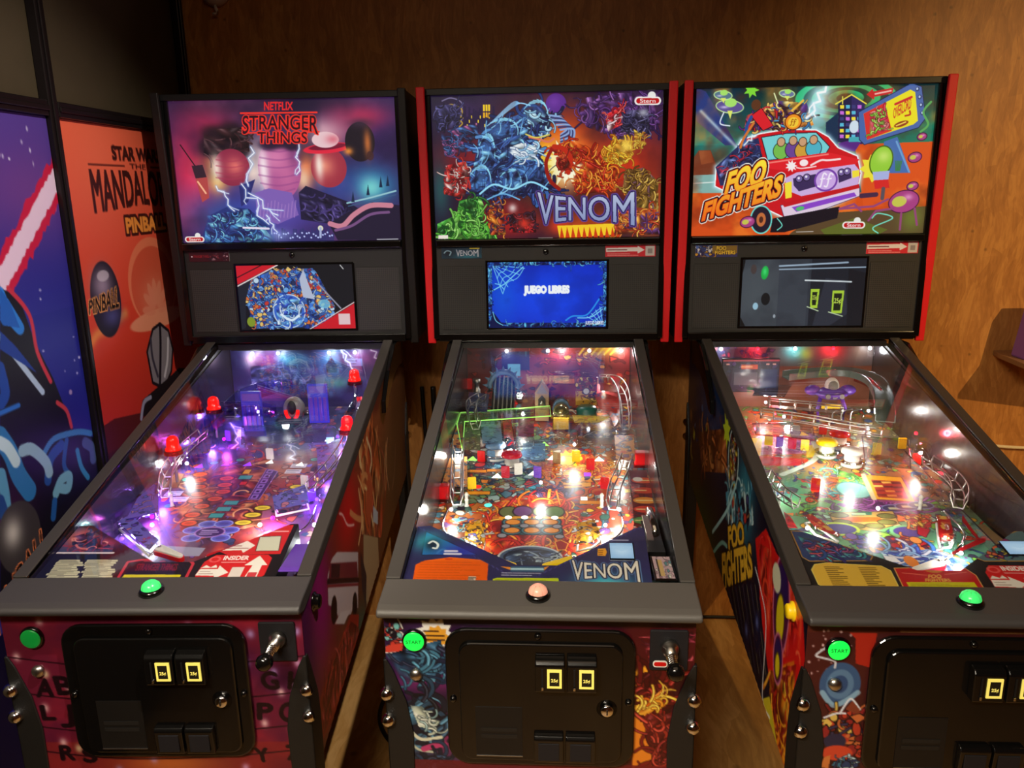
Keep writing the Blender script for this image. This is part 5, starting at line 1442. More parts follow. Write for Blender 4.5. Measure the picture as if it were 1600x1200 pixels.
def art_board_fire():
    A = board_canvas((120, 32, 34)); B = A.blob
    B(-.18, 1.1, .05, .05, (60, 50, 90), .8); B(.0, 1.12, .06, .03, (170, 50, 60), .8); B(.18, 1.13, .05, .03, (206, 150, 50), .9); B(.1, 1.05, .1, .03, (60, 60, 80), .8); B(0, 1.02, .1, .03, (206, 110, 30), .8)
    A.confetti([(-.26, .93), (.26, .93), (.26, 1.16), (-.26, 1.16)], [(150, 36, 36), (90, 24, 30), (60, 50, 80), (190, 60, 50), (206, 130, 50)], 60, .03, 5, (40, 10, 14), .7)
    for i in range(6):
        A.lines([(.1 + i * .02, 1.11), (.13 + i * .022, 1.15)], .006, (226, 180, 60))
    A.rect(-.15, 1.06, -.06, 1.12, (44, 46, 90)); A.rect(-.13, 1.04, -.09, 1.08, (120, 190, 220))
    return A


def art_board_sky():
    A = board_canvas((84, 70, 70)); B = A.blob
    B(-.12, 1.12, .05, .03, (150, 40, 80), .9); B(-.22, 1.12, .03, .03, (60, 50, 110), .9); B(.02, 1.12, .04, .03, (60, 160, 160), .9); B(.06, 1.11, .02, .02, (170, 200, 60), .9); B(.13, 1.12, .05, .03, (210, 60, 60), .9); B(.21, 1.12, .04, .03, (150, 120, 100), .8); B(.0, 1.02, .2, .03, (190, 96, 50), .9)
    A.rect(-.27, 1.07, .27, .92, (128, 62, 34), .8); A.clouds((180, 150, 130), .25, 6, .5, 4); A.confetti([(-.26, 1.09), (-.05, 1.09), (-.05, 1.15), (-.26, 1.15)], [(110, 50, 110), (60, 60, 120), (206, 60, 90), (40, 40, 70)], 24, .02, 5, (30, 16, 40), .7)
    return A


# ---- little lit screens and stickers
def screen_canvas(bg):
    return Art(0, 500, 0, 280, 250, 141, bg)


def art_screen_table():
    A = screen_canvas((18, 18, 24))
    field = [(60, 60), (160, 20), (330, 15), (430, 150), (380, 270), (60, 275), (30, 150)]
    A.poly(field, (60, 96, 170)); A.confetti(field, [(60, 120, 220), (110, 170, 235), (200, 226, 245), (30, 60, 150), (226, 120, 60), (240, 200, 110), (206, 60, 50), (40, 50, 90)], 380, 24, 3, (16, 24, 60))
    A.ell(215, 200, 66, 70, (40, 90, 200), 0, .9, (5, (200, 226, 250))); A.tangle([(160, 150), (270, 150), (270, 260), (160, 260)], [(110, 180, 245), (40, 70, 180), (210, 236, 250)], 24, 10, 70, 4, (20, 40, 120)); A.curve([(180, 215), (220, 240), (255, 220)], 10, (220, 240, 255)); A.poly([(290, 20), (310, 90), (330, 150), (280, 140), (270, 60)], (180, 190, 215)); A.ell(370, 170, 26, 20, (120, 200, 235), 0, .8); A.ell(45, 245, 18, 22, (130, 150, 40))
    A.poly([(330, 0), (500, 0), (500, 160), (420, 190)], (22, 22, 28)); A.lines([(330, 60), (440, 190)], 6, (150, 150, 170)); A.poly([(0, 70), (60, 55), (30, 150), (20, 270), (0, 280)], (30, 34, 44))
    A.poly([(0, 0), (175, 0), (0, 82)], (206, 26, 40)); A.lines([(0, 88), (180, 0)], 5, (235, 220, 220)); A.lines([(0, 52), (110, 0)], 4, (20, 16, 20)); A.poly([(500, 170), (500, 280), (310, 280)], (206, 26, 40)); A.lines([(500, 165), (300, 280)], 4, (235, 210, 210)); A.rect(428, 214, 478, 262, (226, 196, 200))
    A.lines([(450, 4), (462, 20)], 4, (200, 200, 200))
    return A


def art_screen_blue():
    A = screen_canvas((14, 44, 190))
    A.blob(250, 150, 230, 130, (20, 72, 236), .95); A.blob(60, 140, 60, 120, (16, 96, 226), .6); A.clouds((10, 30, 130), .3, 6, .6, 4)
    w = (130, 220, 250)
    for i in range(5):
        A.lines([(20, 10), (60 + i * 24, 130 - i * 26)], 3, w, .9)
    for k in (.45, .7, .95):
        A.curve([(20 + (44) * k, 10 + 130 * k), (20 + 66 * k, 10 + 80 * k), (20 + 110 * k, 10 + 60 * k), (20 + 140 * k, 10 + 16 * k)], 3, w, .9)
    A.lines([(0, 130), (70, 92), (150, 20)], 4, w); A.curve([(30, 90), (50, 96), (68, 116)], 3, w)
    for i in range(5):
        A.lines([(488, 275), (420 + i * 18, 235 - i * 14)], 3, w, .9)
    for k in (.5, .85):
        A.curve([(488 - 70 * k, 275 - 42 * k), (488 - 40 * k, 275 - 70 * k), (488 - 4 * k, 275 - 96 * k)], 3, w, .9)
    A.curve([(330, 250), (360, 232), (420, 226), (470, 160)], 6, (40, 150, 240)); A.curve([(380, 240), (440, 235), (500, 190)], 4, w)
    edge = [(0, 0), (500, 0), (500, 12), (0, 12)]
    for rg, sd in (([(0, 0), (500, 0), (500, 14), (0, 14)], 3), ([(0, 258), (500, 262), (500, 280), (0, 280)], 4), ([(0, 0), (18, 0), (14, 280), (0, 280)], 5), ([(486, 0), (500, 0), (500, 280), (486, 280)], 6)):
        A.poly(rg, (12, 30, 96)); A.tangle(rg, [(30, 90, 200), (10, 20, 70), (90, 190, 245)], 36, 6, 40, sd, (8, 14, 50))
    A.poly([(0, 280), (18, 210), (40, 240), (60, 270), (110, 280)], (10, 20, 70)); A.curve([(18, 212), (30, 250), (60, 270)], 3, w)
    A.text('JUEGO LIBRES', box_text(152, 133, 344, 101), (245, 250, 255), .045, (.7, (245, 250, 255)))
    A.text('JUEGO LIBRES', box_text(412, 269, 490, 254), (245, 250, 255), .03)
    return A


def art_screen_dark():
    A = screen_canvas((40, 46, 56))
    A.rect(0, 0, 270, 280, (66, 72, 80)); A.rect(270, 0, 500, 280, (28, 32, 42)); A.blob(60, 150, 70, 130, (74, 82, 88), .8); A.rect(150, 0, 280, 280, (56, 62, 72), .8); A.clouds((30, 34, 42), .3, 5, .6, 4)
    A.poly([(0, 0), (10, 0), (4, 40), (0, 60)], (16, 16, 18)); A.poly([(0, 240), (22, 280), (0, 280)], (16, 16, 18)); A.poly([(340, 80), (420, 90), (440, 230), (370, 280), (300, 280)], (44, 48, 60)); A.poly([(430, 40), (500, 60), (500, 280), (440, 280)], (22, 24, 32))
    A.ell(91, 55, 15, 28, (30, 170, 70), .1); A.blob(91, 50, 8, 16, (70, 226, 120), .9); A.ell(60, 195, 11, 15, (150, 190, 210)); A.ell(100, 165, 18, 26, (20, 22, 26)); A.ell(140, 238, 5, 8, (150, 160, 170)); A.ell(45, 40, 12, 20, (70, 60, 60))
    A.lines([(150, 28), (425, 16)], 7, (150, 170, 190)); A.lines([(150, 42), (498, 36)], 5, (150, 170, 190)); A.lines([(258, 88), (445, 96)], 6, (206, 216, 220))
    for x, y, w_, h in ((283, 125, 36, 80), (372, 132, 48, 96)):
        A.poly([(x, y), (x + w_, y), (x + w_ - 4, y + h), (x + 2, y + h)], (170, 206, 60)); A.poly([(x + 7, y + 12), (x + w_ - 8, y + 12), (x + w_ - 11, y + h - 12), (x + 9, y + h - 12)], (30, 36, 22)); A.text('25¢', box_text(x + 9, y + h * .55, x + w_ - 10, y + h * .33), (200, 226, 90), .02)
        A.lines([(x - 10, y + h - 6), (x + w_, y + h + 12)], 4, (190, 210, 170))
    return A


def art_small_screen():
    A = Art(0, 100, 0, 100, 40, 40, (150, 190, 226)); A.blob(50, 50, 50, 40, (206, 232, 250), .9); A.poly([(5, 30), (50, 55), (95, 30), (95, 20), (5, 20)], (180, 214, 240), .7)
    return A


def art_scan_sticker():
    A = Art(0, 420, 0, 100, 140, 34, (214, 44, 58))
    A.poly([(6, 22), (270, 18), (270, 6), (330, 42), (270, 74), (270, 54), (6, 58)], (240, 232, 230)); A.scribble(20, 30, 262, 48, 1, (120, 60, 66), 3, 9); A.scribble(20, 68, 300, 96, 2, (240, 150, 150), 4, 7); A.rect(336, 8, 412, 94, (206, 200, 196)); A.rect(355, 30, 395, 72, (150, 140, 140))
    return A


def art_title_sticker(k):
    A = Art(0, 300, 0, 100, 120, 40, ((58, 16, 24), (30, 60, 80), (60, 60, 110))[k])
    if k == 0:
        A.text('STRANGER THINGS', box_text(30, 60, 150, 36), (150, 30, 40), .02); A.confetti([(150, 5), (290, 5), (290, 95), (150, 95)], [(110, 40, 50), (150, 110, 120), (60, 24, 40)], 26, 26, 3); A.ell(20, 50, 6, 8, (220, 200, 210)); A.ell(284, 50, 5, 7, (220, 200, 210))
    elif k == 1:
        A.blob(50, 50, 40, 40, (20, 24, 40), .9); A.curve([(20, 50), (40, 30), (70, 40), (60, 70)], 9, (150, 190, 210)); A.blob(200, 80, 90, 20, (60, 150, 170), .8); spiky_word(A, 'VENOM', 110, 275, 74, 44, 3, (220, 230, 240), (30, 40, 80), (60, 110, 140), 0, .25, .4); A.rect(210, 4, 285, 16, (226, 206, 60))
    else:
        A.confetti([(5, 5), (150, 5), (150, 95), (5, 95)], [(80, 110, 190), (226, 226, 236), (60, 50, 110), (226, 170, 60)], 34, 30, 4); A.rect(120, 5, 296, 70, (140, 110, 50)); A.text('FOO', box_text(150, 44, 220, 10), (240, 200, 70), .04, (1, (50, 26, 14))); A.text('FIGHTERS', box_text(140, 78, 285, 48), (240, 200, 70), .04, (1, (50, 26, 14)))
    return A


# ---- aprons below the flippers (metres across, metres from the front; first row is the far edge)
def apron_canvas(bg):
    return Art(-0.262, 0.214, 0.262, 0.055, 400, 174, bg)


def insider(A, o, s):
    """red two-arrow card; o: its near left corner, s: unit"""
    P = lambda x, y: (o[0] + x * s, o[1] + y * s)
    A.poly([P(4, 0), P(92, 0), P(100, 10), P(100, 48), P(92, 56), P(14, 56), P(2, 40), P(0, 10)], (214, 36, 40))
    for r in (9, 5.5):
        A.ell(*P(16, 46), r * s, r * s * .8, (236, 90, 90) if r > 6 else (214, 36, 40)); 
    A.text('INSIDER', box_text(*P(28, 44), *P(66, 54)), (250, 240, 238), .04); A.scribble(*P(28, 41), *P(64, 37), 1, (240, 180, 178), 3, 1.6 * s, (1, 1))
    A.poly([P(0, 10), P(2, 24), P(28, 24), P(28, 32), P(46, 16), P(28, 2), P(28, 9)], (240, 232, 224)); A.poly([P(2, 26), P(8, 33), P(16, 28), P(22, 34), P(26, 27)], (240, 232, 224)); A.scribble(*P(4, 21), *P(26, 11), 2, (150, 120, 110), 4, 1.2 * s)
    A.rect(*P(48, 2), *P(66, 28), (226, 212, 206)); A.poly([P(72, 0), P(76, 32), P(64, 32), P(80, 54), P(98, 32), P(90, 32), P(90, 0)], (240, 232, 224)); A.rect(*P(75, 3), *P(88, 16), (206, 60, 70))


def art_apron_dark():
    A = apron_canvas((22, 21, 24))
    t = [(-0.2568,0.1584),(-0.2575,0.1923),(-0.2651,0.2338),(-0.2529,0.2458),(-0.2242,0.2332),(-0.1533,0.1854),(-0.1432,0.1571)]
    A.poly(t, (44, 60, 96)); A.blob(*(-0.2392,0.2125), .03, .03, (226, 110, 110), .9); A.blob(*(-0.1872,0.1886), .05, .02, (200, 60, 76), .9); A.tangle([(-0.256,0.2098),(-0.2249,0.2272),(-0.1577,0.1797),(-0.1566,0.1628),(-0.2278,0.1636)], [(150, 50, 70), (220, 120, 120), (70, 40, 80), (40, 50, 90)], 26, .01, .05, 3, None); A.lines([(-0.2562,0.1573),(-0.1409,0.156)], .005, (226, 210, 220))
    r = random.Random(5)
    for i in range(9):
        y0 = 348 + i * 13.5
        for a, b in ((120 - i * 10, 275 - i * 5), (292 - i * 6, 460 - i * 4)):
            pass
    a = [(-0.2389,0.0737),(-0.1713,0.073),(-0.1886,0.1357),(-0.2412,0.1363)]
    b = [(-0.1694,0.074),(-0.1043,0.0734),(-0.1203,0.135),(-0.1833,0.1357)]
    for q in (a, b):
        for i in range(9):
            v0, v1 = i / 9, (i + .86) / 9
            x0, x1 = r.uniform(-.04, .06), 1 + r.uniform(-.16, .03)
            Q = quad_text(q[0], q[1], q[3], q[2])
            A.poly([Q(x0, v0), Q(x1, v0), Q(x1 + r.uniform(-.05, .05), v1), Q(x0 + .02, v1)], (206, 200, 168)); A.scribble(*Q(x0 + .05, v0), *Q(x1 - .05, v1), 1, (110, 104, 86), 30 + i, .0016)
    c = [(-0.0933,0.0713),(-0.0973,0.1267),(-0.0727,0.1334),(0.0248,0.1323),(0.0365,0.1199),(0.0392,0.07)]
    A.lines(c + c[:1], .006, (196, 50, 66)); A.text('STRANGER THINGS', quad_text(*[(-0.0713,0.1001),(0.0106,0.0993),(-0.074,0.1211),(0.0072,0.1202)]), (120, 26, 36), .02, (.6, (190, 40, 50))); A.scribble(*(-0.065,0.1317), *(-0.0138,0.1252), 1, (150, 60, 70), 6, .003); A.poly([(-0.0882,0.0712),(-0.0862,0.0884),(0.0256,0.0873),(0.0275,0.0701)], (216, 200, 30))
    o = (0.0539,0.0709); e = (0.189,0.0696)
    insider(A, (o[0], o[1]), (e[0] - o[0]) / 100)
    p = [(0.0655,0.1631),(0.0849,0.1883),(0.1862,0.2462),(0.2028,0.2459),(0.2012,0.1488),(0.096,0.1462)]
    A.poly(p, (206, 38, 40)); A.poly([(0.0684,0.1647),(0.0837,0.1814),(0.1153,0.1879),(0.1093,0.2007),(0.1425,0.1773),(0.125,0.153),(0.1186,0.1619),(0.0736,0.1602)], (240, 228, 222)); A.scribble(*(0.0843,0.1797), *(0.1302,0.164), 2, (170, 120, 116), 8, .003); A.poly([(0.1439,0.2049),(0.1863,0.2073),(0.1945,0.1599),(0.1492,0.1593)], (206, 204, 184), 1, (.003, (60, 50, 50))); A.scribble(*(0.1552,0.2272), *(0.1969,0.2207), 1, (240, 170, 170), 9, .004, (1, 1))
    return A


def art_apron_navy():
    A = apron_canvas((46, 44, 86))
    A.clouds((56, 54, 110), .5, 10, .6, 4)
    for s in (-1, 1):
        for i in range(22):
            t = i / 21
            x, y = s * (.03 + .2 * t) - .03, .1 + .15 * t
            A.lines([(x, y - .004), (x + s * .004, y + .002)], .003, (70, 66, 130))
    t = [(-0.2339,0.1538),(-0.2372,0.2282),(-0.1268,0.1558)]
    A.poly(t, (40, 110, 190), 1, (.004, (24, 24, 54))); A.blob(*(-0.2289,0.1972), .03, .03, (60, 190, 206), .8); A.blob(*(-0.1564,0.1658), .04, .02, (50, 40, 170), .8); A.blob(*(-0.2186,0.1863), .017, .02, (22, 26, 44), .9); A.curve([(-0.2261,0.1906),(-0.2185,0.1974),(-0.2075,0.1876),(-0.2083,0.1745),(-0.2153,0.1755)], .005, (226, 236, 240)); A.curve([(-0.2045,0.1596),(-0.1975,0.1704),(-0.1908,0.1705)], .005, (60, 120, 190)); A.scribble(*(-0.1891,0.1706), *(-0.1548,0.1526), 2, (214, 214, 240), 4, .006)
    q = [(-0.2392,0.0683),(-0.242,0.1225),(-0.2259,0.1356),(-0.1775,0.1469),(-0.1169,0.1403),(-0.1,0.1278),(-0.0977,0.0712)]
    A.poly(q, grad((255, 150, 16), (240, 96, 20), .2, .13)); A.scribble(*(-0.2326,0.1355), *(-0.1113,0.0805), 7, (206, 84, 16), 5, .002); A.lines([(-0.1851,0.1411),(-0.1735,0.1413)], .003, (200, 40, 30)); A.rect(*(-0.1342,0.0705), *(-0.1202,0.09), (226, 206, 190)); A.scribble(*(-0.1333,0.0714), *(-0.1207,0.0886), 4, (110, 100, 90), 7, .003); A.lines([(-0.1772,0.0772),(-0.1676,0.0774)], .004, (240, 220, 200))
    A.poly([(-0.0759,0.1206),(-0.0497,0.1187),(0.0087,0.1198),(0.0183,0.1235),(0.0089,0.1098),(-0.0491,0.1072)], (226, 140, 40)); A.rect(*(-0.0555,0.1061), *(0.0086,0.1213), (60, 96, 130)); A.scribble(*(-0.053,0.1191), *(0.0057,0.1083), 1, (170, 206, 226), 8, .006, (1, 1)); A.scribble(*(-0.0715,0.1048), *(0.0251,0.092), 2, (190, 190, 214), 9, .0022); A.poly([(-0.0848,0.0677),(-0.0876,0.0834),(-0.0799,0.087),(0.0363,0.0884),(0.0385,0.0703)], (190, 206, 30)); A.scribble(*(-0.0828,0.0835), *(0.0347,0.074), 4, (150, 160, 26), 10, .0016)
    A.poly([(0.1128,0.1576),(0.1143,0.1788),(0.1294,0.1807),(0.1321,0.1685),(0.1282,0.1563)], (240, 166, 40)); A.scribble(*(0.1159,0.1761), *(0.1266,0.1589), 3, (150, 90, 20), 11, .003)
    A.scribble(*(0.1444,0.2103), *(0.176,0.2043), 1, (150, 150, 190), 12, .004, (1, 1)); A.rect(*(0.1362,0.1426), *(0.1853,0.1946), (206, 214, 232))
    A.blob(*(0.123,0.0854), .05, .02, (60, 170, 200), .95); A.blob(*(0.1285,0.0713), .04, .01, (150, 226, 236), .9)
    p = [(0.0568,0.0793),(0.1958,0.0774),(0.0572,0.1233),(0.2004,0.1261)]
    spiky_word(A, 'VENOM', p[0][0] + .006, p[1][0] - .006, p[0][1] + .012, -.042, 5, (236, 230, 220), (24, 24, 50), (90, 120, 170), 0, .25, .7)
    return A


def art_apron_black():
    A = apron_canvas((30, 28, 30))
    q = [(-0.2445,0.2449),(-0.2209,0.2427),(-0.1128,0.1663),(-0.1216,0.1538),(-0.2354,0.1508),(-0.2451,0.1621)]
    A.poly(q, (40, 60, 110), 1, (.004, (206, 150, 60))); A.tangle([(-0.2365,0.2298),(-0.187,0.2057),(-0.1367,0.1637),(-0.2291,0.1624)], [(70, 160, 170), (40, 80, 150), (140, 60, 110), (200, 60, 60), (60, 50, 120)], 40, .011, .05, 3, (16, 20, 50), -.3)
    q = [(-0.239,0.1237),(-0.2287,0.1395),(-0.2058,0.1444),(-0.134,0.1387),(-0.1065,0.1368),(-0.0946,0.1237),(-0.0972,0.0809),(-0.1099,0.0691),(-0.2215,0.0672),(-0.2385,0.0827)]
    A.poly(q, (222, 178, 66), 1, (.003, (240, 226, 120))); A.scribble(*(-0.2129,0.1353), *(-0.1794,0.0712), 12, (96, 70, 20), 5, .002, (.5, 1)); A.scribble(*(-0.1497,0.134), *(-0.1133,0.0744), 12, (96, 70, 20), 6, .002, (.4, 1))
    q = [(-0.0836,0.1305),(0.0436,0.1346),(0.0556,0.113),(0.0518,0.071),(-0.0885,0.0686)]
    A.poly(q, (190, 30, 34), 1, (.004, (226, 170, 90))); A.ell(*(-0.0144,0.1258), .016, .007, (206, 130, 50)); A.text('FOO', quad_text(*[(-0.0338,0.103),(-0.009,0.1034),(-0.0292,0.1138),(-0.0056,0.1142)]), (230, 180, 80), .04); A.text('FIGHTERS', quad_text(*[(-0.0432,0.0935),(0.0047,0.0943),(-0.0396,0.1021),(0.0044,0.1028)]), (230, 180, 80), .04); A.lines([(-0.0747,0.1175),(-0.0329,0.1116)], .002, (226, 120, 100)); A.lines([(0.0013,0.1143),(0.0431,0.1215)], .002, (226, 120, 100)); A.poly([(-0.079,0.0688),(-0.078,0.0917),(0.0438,0.0936),(0.0437,0.0708)], (206, 200, 30)); A.scribble(*(-0.0723,0.0888), *(0.0314,0.0731), 4, (160, 150, 26), 8, .0015)
    o = (0.04,0.0687)
    insider(A, (.075, o[1]), .00132)
    A.poly([(0.0796,0.1668),(0.1303,0.2098),(0.1689,0.2348),(0.2032,0.2502),(0.2315,0.2481),(0.1827,0.1568),(0.0925,0.1555)], (90, 120, 130), 1, (.004, (206, 150, 60))); A.confetti([(0.0981,0.167),(0.1668,0.2249),(0.1468,0.1631)], [(150, 50, 110), (226, 110, 70), (70, 150, 150), (60, 50, 100), (206, 190, 70)], 26, .02, 9)
    return A


# ================================================================ pinball machines
def gz(y):
    return 0.911 + 0.2547 * (y - 0.057)


def pz(y):
    return 0.81 + 0.11 * y


def az(y):
    return 0.89 + 0.2 * y


def rrect(x0, x1, z0, z1, r, n=6):
    out = []
    for cx, cz, a in ((x1 - r, z1 - r, 0), (x0 + r, z1 - r, PI / 2), (x0 + r, z0 + r, PI), (x1 - r, z0 + r, 1.5 * PI)):
        for i in range(n + 1):
            t = a + PI / 2 * i / n
            out.append((cx + r * math.cos(t), cz + r * math.sin(t)))
    return out


def word(name, st, size, m, parent, loc, rot, bold=0.0, sx=1.0):
    """flat lettering on a thing, centred"""
    c = bpy.data.curves.new('lettering', 'FONT')
    c.body = st
    c.align_x = 'CENTER'
    c.align_y = 'CENTER'
    c.size = size
    c.offset = bold
    c.extrude = 0.0002
    ob = bpy.data.objects.new('lettering', c)
    me = bpy.data.meshes.new_from_object(ob)
    bpy.data.objects.remove(ob)
    bpy.data.curves.remove(c)
    me.name = name
    me.materials.clear()
    me.materials.append(m)
    o = bpy.data.objects.new(name, me)
    COL.objects.link(o)
    o.parent = parent
    o.location = loc
    o.rotation_euler = rot
    o.scale = (sx, 1, 1)
    return o


perf, pnt, ppp = new_mat('perforated_grille')
_t = pnt.nodes.new('ShaderNodeTexCoord')
_v = pnt.nodes.new('ShaderNodeTexVoronoi')
_v.inputs['Scale'].default_value = 170
_v.inputs['Randomness'].default_value = 0.0
_r = pnt.nodes.new('ShaderNodeValToRGB')
_r.color_ramp.elements[0].position = 0.26
_r.color_ramp.elements[0].color = (0.006, 0.006, 0.006, 1)
_r.color_ramp.elements[1].position = 0.36
_r.color_ramp.elements[1].color = (0.028, 0.025, 0.022, 1)
pnt.links.new(_t.outputs['Object'], _v.inputs['Vector'])
pnt.links.new(_v.outputs['Distance'], _r.inputs['Fac'])
pnt.links.new(_r.outputs['Color'], ppp.inputs['Base Color'])
ppp.inputs['Roughness'].default_value = 0.6
M['perf'] = perf


def coin_door(root, lit):
    F = MB().prism(rrect(-0.17, 0.175, 0.573, 0.856, 0.04), -0.010, 0.0, 'y').build('coin_door', M['black_gloss'], root, bevel=0.004, seg=3)
    MB().prism(rrect(-0.144, 0.152, 0.588, 0.832, 0.022), -0.017, -0.0101, 'y').build('door_panel', M['black_gloss'], F, bevel=0.004, seg=3)
    for x in (0.0215, 0.0785):
        h = MB()
        h.prism([(-0.018, 0.748), (-0.018, 0.812), (-0.031, 0.808), (-0.036, 0.801), (-0.036, 0.748)], x - 0.0265, x + 0.0265, 'x')
        h.build('coin_slot_housing', M['black_gloss'], F, bevel=0.002)
        MB().box((x + 0.008, -0.0372, 0.7765), (0.026, 0.002, 0.037)).build('price_window', M['price'], F)
        MB().box((x + 0.008, -0.0383, 0.7765), (0.0175, 0.0008, 0.027)).build('price_card', M['price_ink'], F)
        word('price_lettering', '25¢', 0.0085, M['price'], F, (x + 0.008, -0.0390, 0.774), (PI / 2, 0, 0), 0.0002)
        MB().box((x - 0.0135, -0.0365, 0.778), (0.003, 0.002, 0.034)).build('coin_slit', M['rubber'], F)
        MB().box((x - 0.0135, -0.0375, 0.7565), (0.004, 0.003, 0.006)).build('reject_lever', M['chrome'], F, bevel=0.0008)
    for x in (0.0185, 0.0765):
        b = MB().prism([(-0.017, 0.594), (-0.017, 0.652), (-0.026, 0.65), (-0.03, 0.644), (-0.027, 0.594)], x - 0.027, x + 0.027, 'x')
        b.build('coin_return', M['black_gloss'], F, bevel=0.002)
        MB().box((x, -0.0295, 0.619), (0.038, 0.003, 0.036)).build('return_flap', M['dark_plastic'], F, bevel=0.001)
    MB().lathe([(0.019, 0), (0.018, 0.005), (0.0135, 0.006)], (0.124, -0.017, 0.704), '-y', 24, M=None).build('lock_ring', M['black_gloss'], F)
    k = MB().lathe([(0.0118, 0), (0.0118, 0.008), (0.0095, 0.0105)], (0.124, -0.017, 0.704), 'y', 24)
    k.build('lock_barrel', M['chrome'], F)
    MB().box((0.124, -0.0285, 0.704), (0.0022, 0.002, 0.010)).build('key_slot', M['rubber'], F)
    t = MB().box((-0.073, -0.0175, 0.6505), (0.086, 0.001, 0.104))
    t.build('warning_plate', M['black'], F)
    MB().box((-0.073, -0.0185, 0.599), (0.086, 0.0012, 0.0012)).build('plate_edge', M['steel'], F)
    for i in range(2):
        MB().box((-0.073, -0.0184, 0.655 - i * 0.014), (0.066, 0.0006, 0.008)).build('embossed_line', M['black_tex'], F)
    for x, z in ((-0.157, 0.713), (0.1635, 0.713), (0.0, 0.8445)):
        MB().lathe([(0.0065, 0), (0.0058, 0.004), (0.003, 0.0062)], (x, -0.01, z), 'y', 14).build('carriage_bolt', M['black_gloss'], F)
    return F


def leg(root, sx, front):
    b = MB()
    if front:
        xo, xi = sx * 0.2855, sx * 0.236
        zt = 0.787
        poly = [(xo, zt), (sx * 0.279, zt), (sx * 0.268, 0.765), (sx * 0.246, 0.70), (xi, 0.63), (sx * 0.247, 0.05), (xo, 0.05)]
        b.prism(poly, -0.0045, -0.0005, 'y')
        b.prism([(-0.0045, zt), (0.006, zt), (0.022, 0.75), (0.05, 0.68), (0.056, 0.63), (0.046, 0.05), (-0.0045, 0.05)], xo - sx * 0.004, xo, 'x')
        fy = 0.008
    else:
        xo, xi = sx * 0.2855, sx * 0.236
        zt = 0.92
        b.prism([(xo, zt), (sx * 0.279, zt), (sx * 0.246, 0.83), (xi, 0.77), (sx * 0.247, 0.05), (xo, 0.05)], 1.3115, 1.3155, 'y')
        b.prism([(1.3155, zt), (1.305, zt), (1.262, 0.82), (1.256, 0.77), (1.268, 0.05), (1.3155, 0.05)], xo - sx * 0.004, xo, 'x')
        fy = 1.3
    o = b.build('leg', M['black_tex'], root, bevel=0.0015)
    for z in ((0.718, 0.662) if front else (0.85, 0.80)):
        y = -0.003 if front else 1.314
        R = Matrix.Translation((sx * 0.2845, y, z)) @ Matrix.Rotation((-sx * PI / 4 if front else sx * PI / 4), 4, 'Z')
        q = MB().lathe([(0.0135, 0), (0.0135, 0.006), (0.0115, 0.012), (0.006, 0.0165), (0.001, 0.0175)], (0, 0, 0), 'y' if front else '-y', 16, M=R)
        q.build('leg_bolt', M['chrome'], o)
    f = MB().lathe([(0.03, 0), (0.03, 0.008), (0.012, 0.014), (0.008, 0.016), (0.008, 0.055)], (sx * 0.272, fy, 0), 'z', 16)
    f.build('leveler_foot', M['steel'], o)
    return o


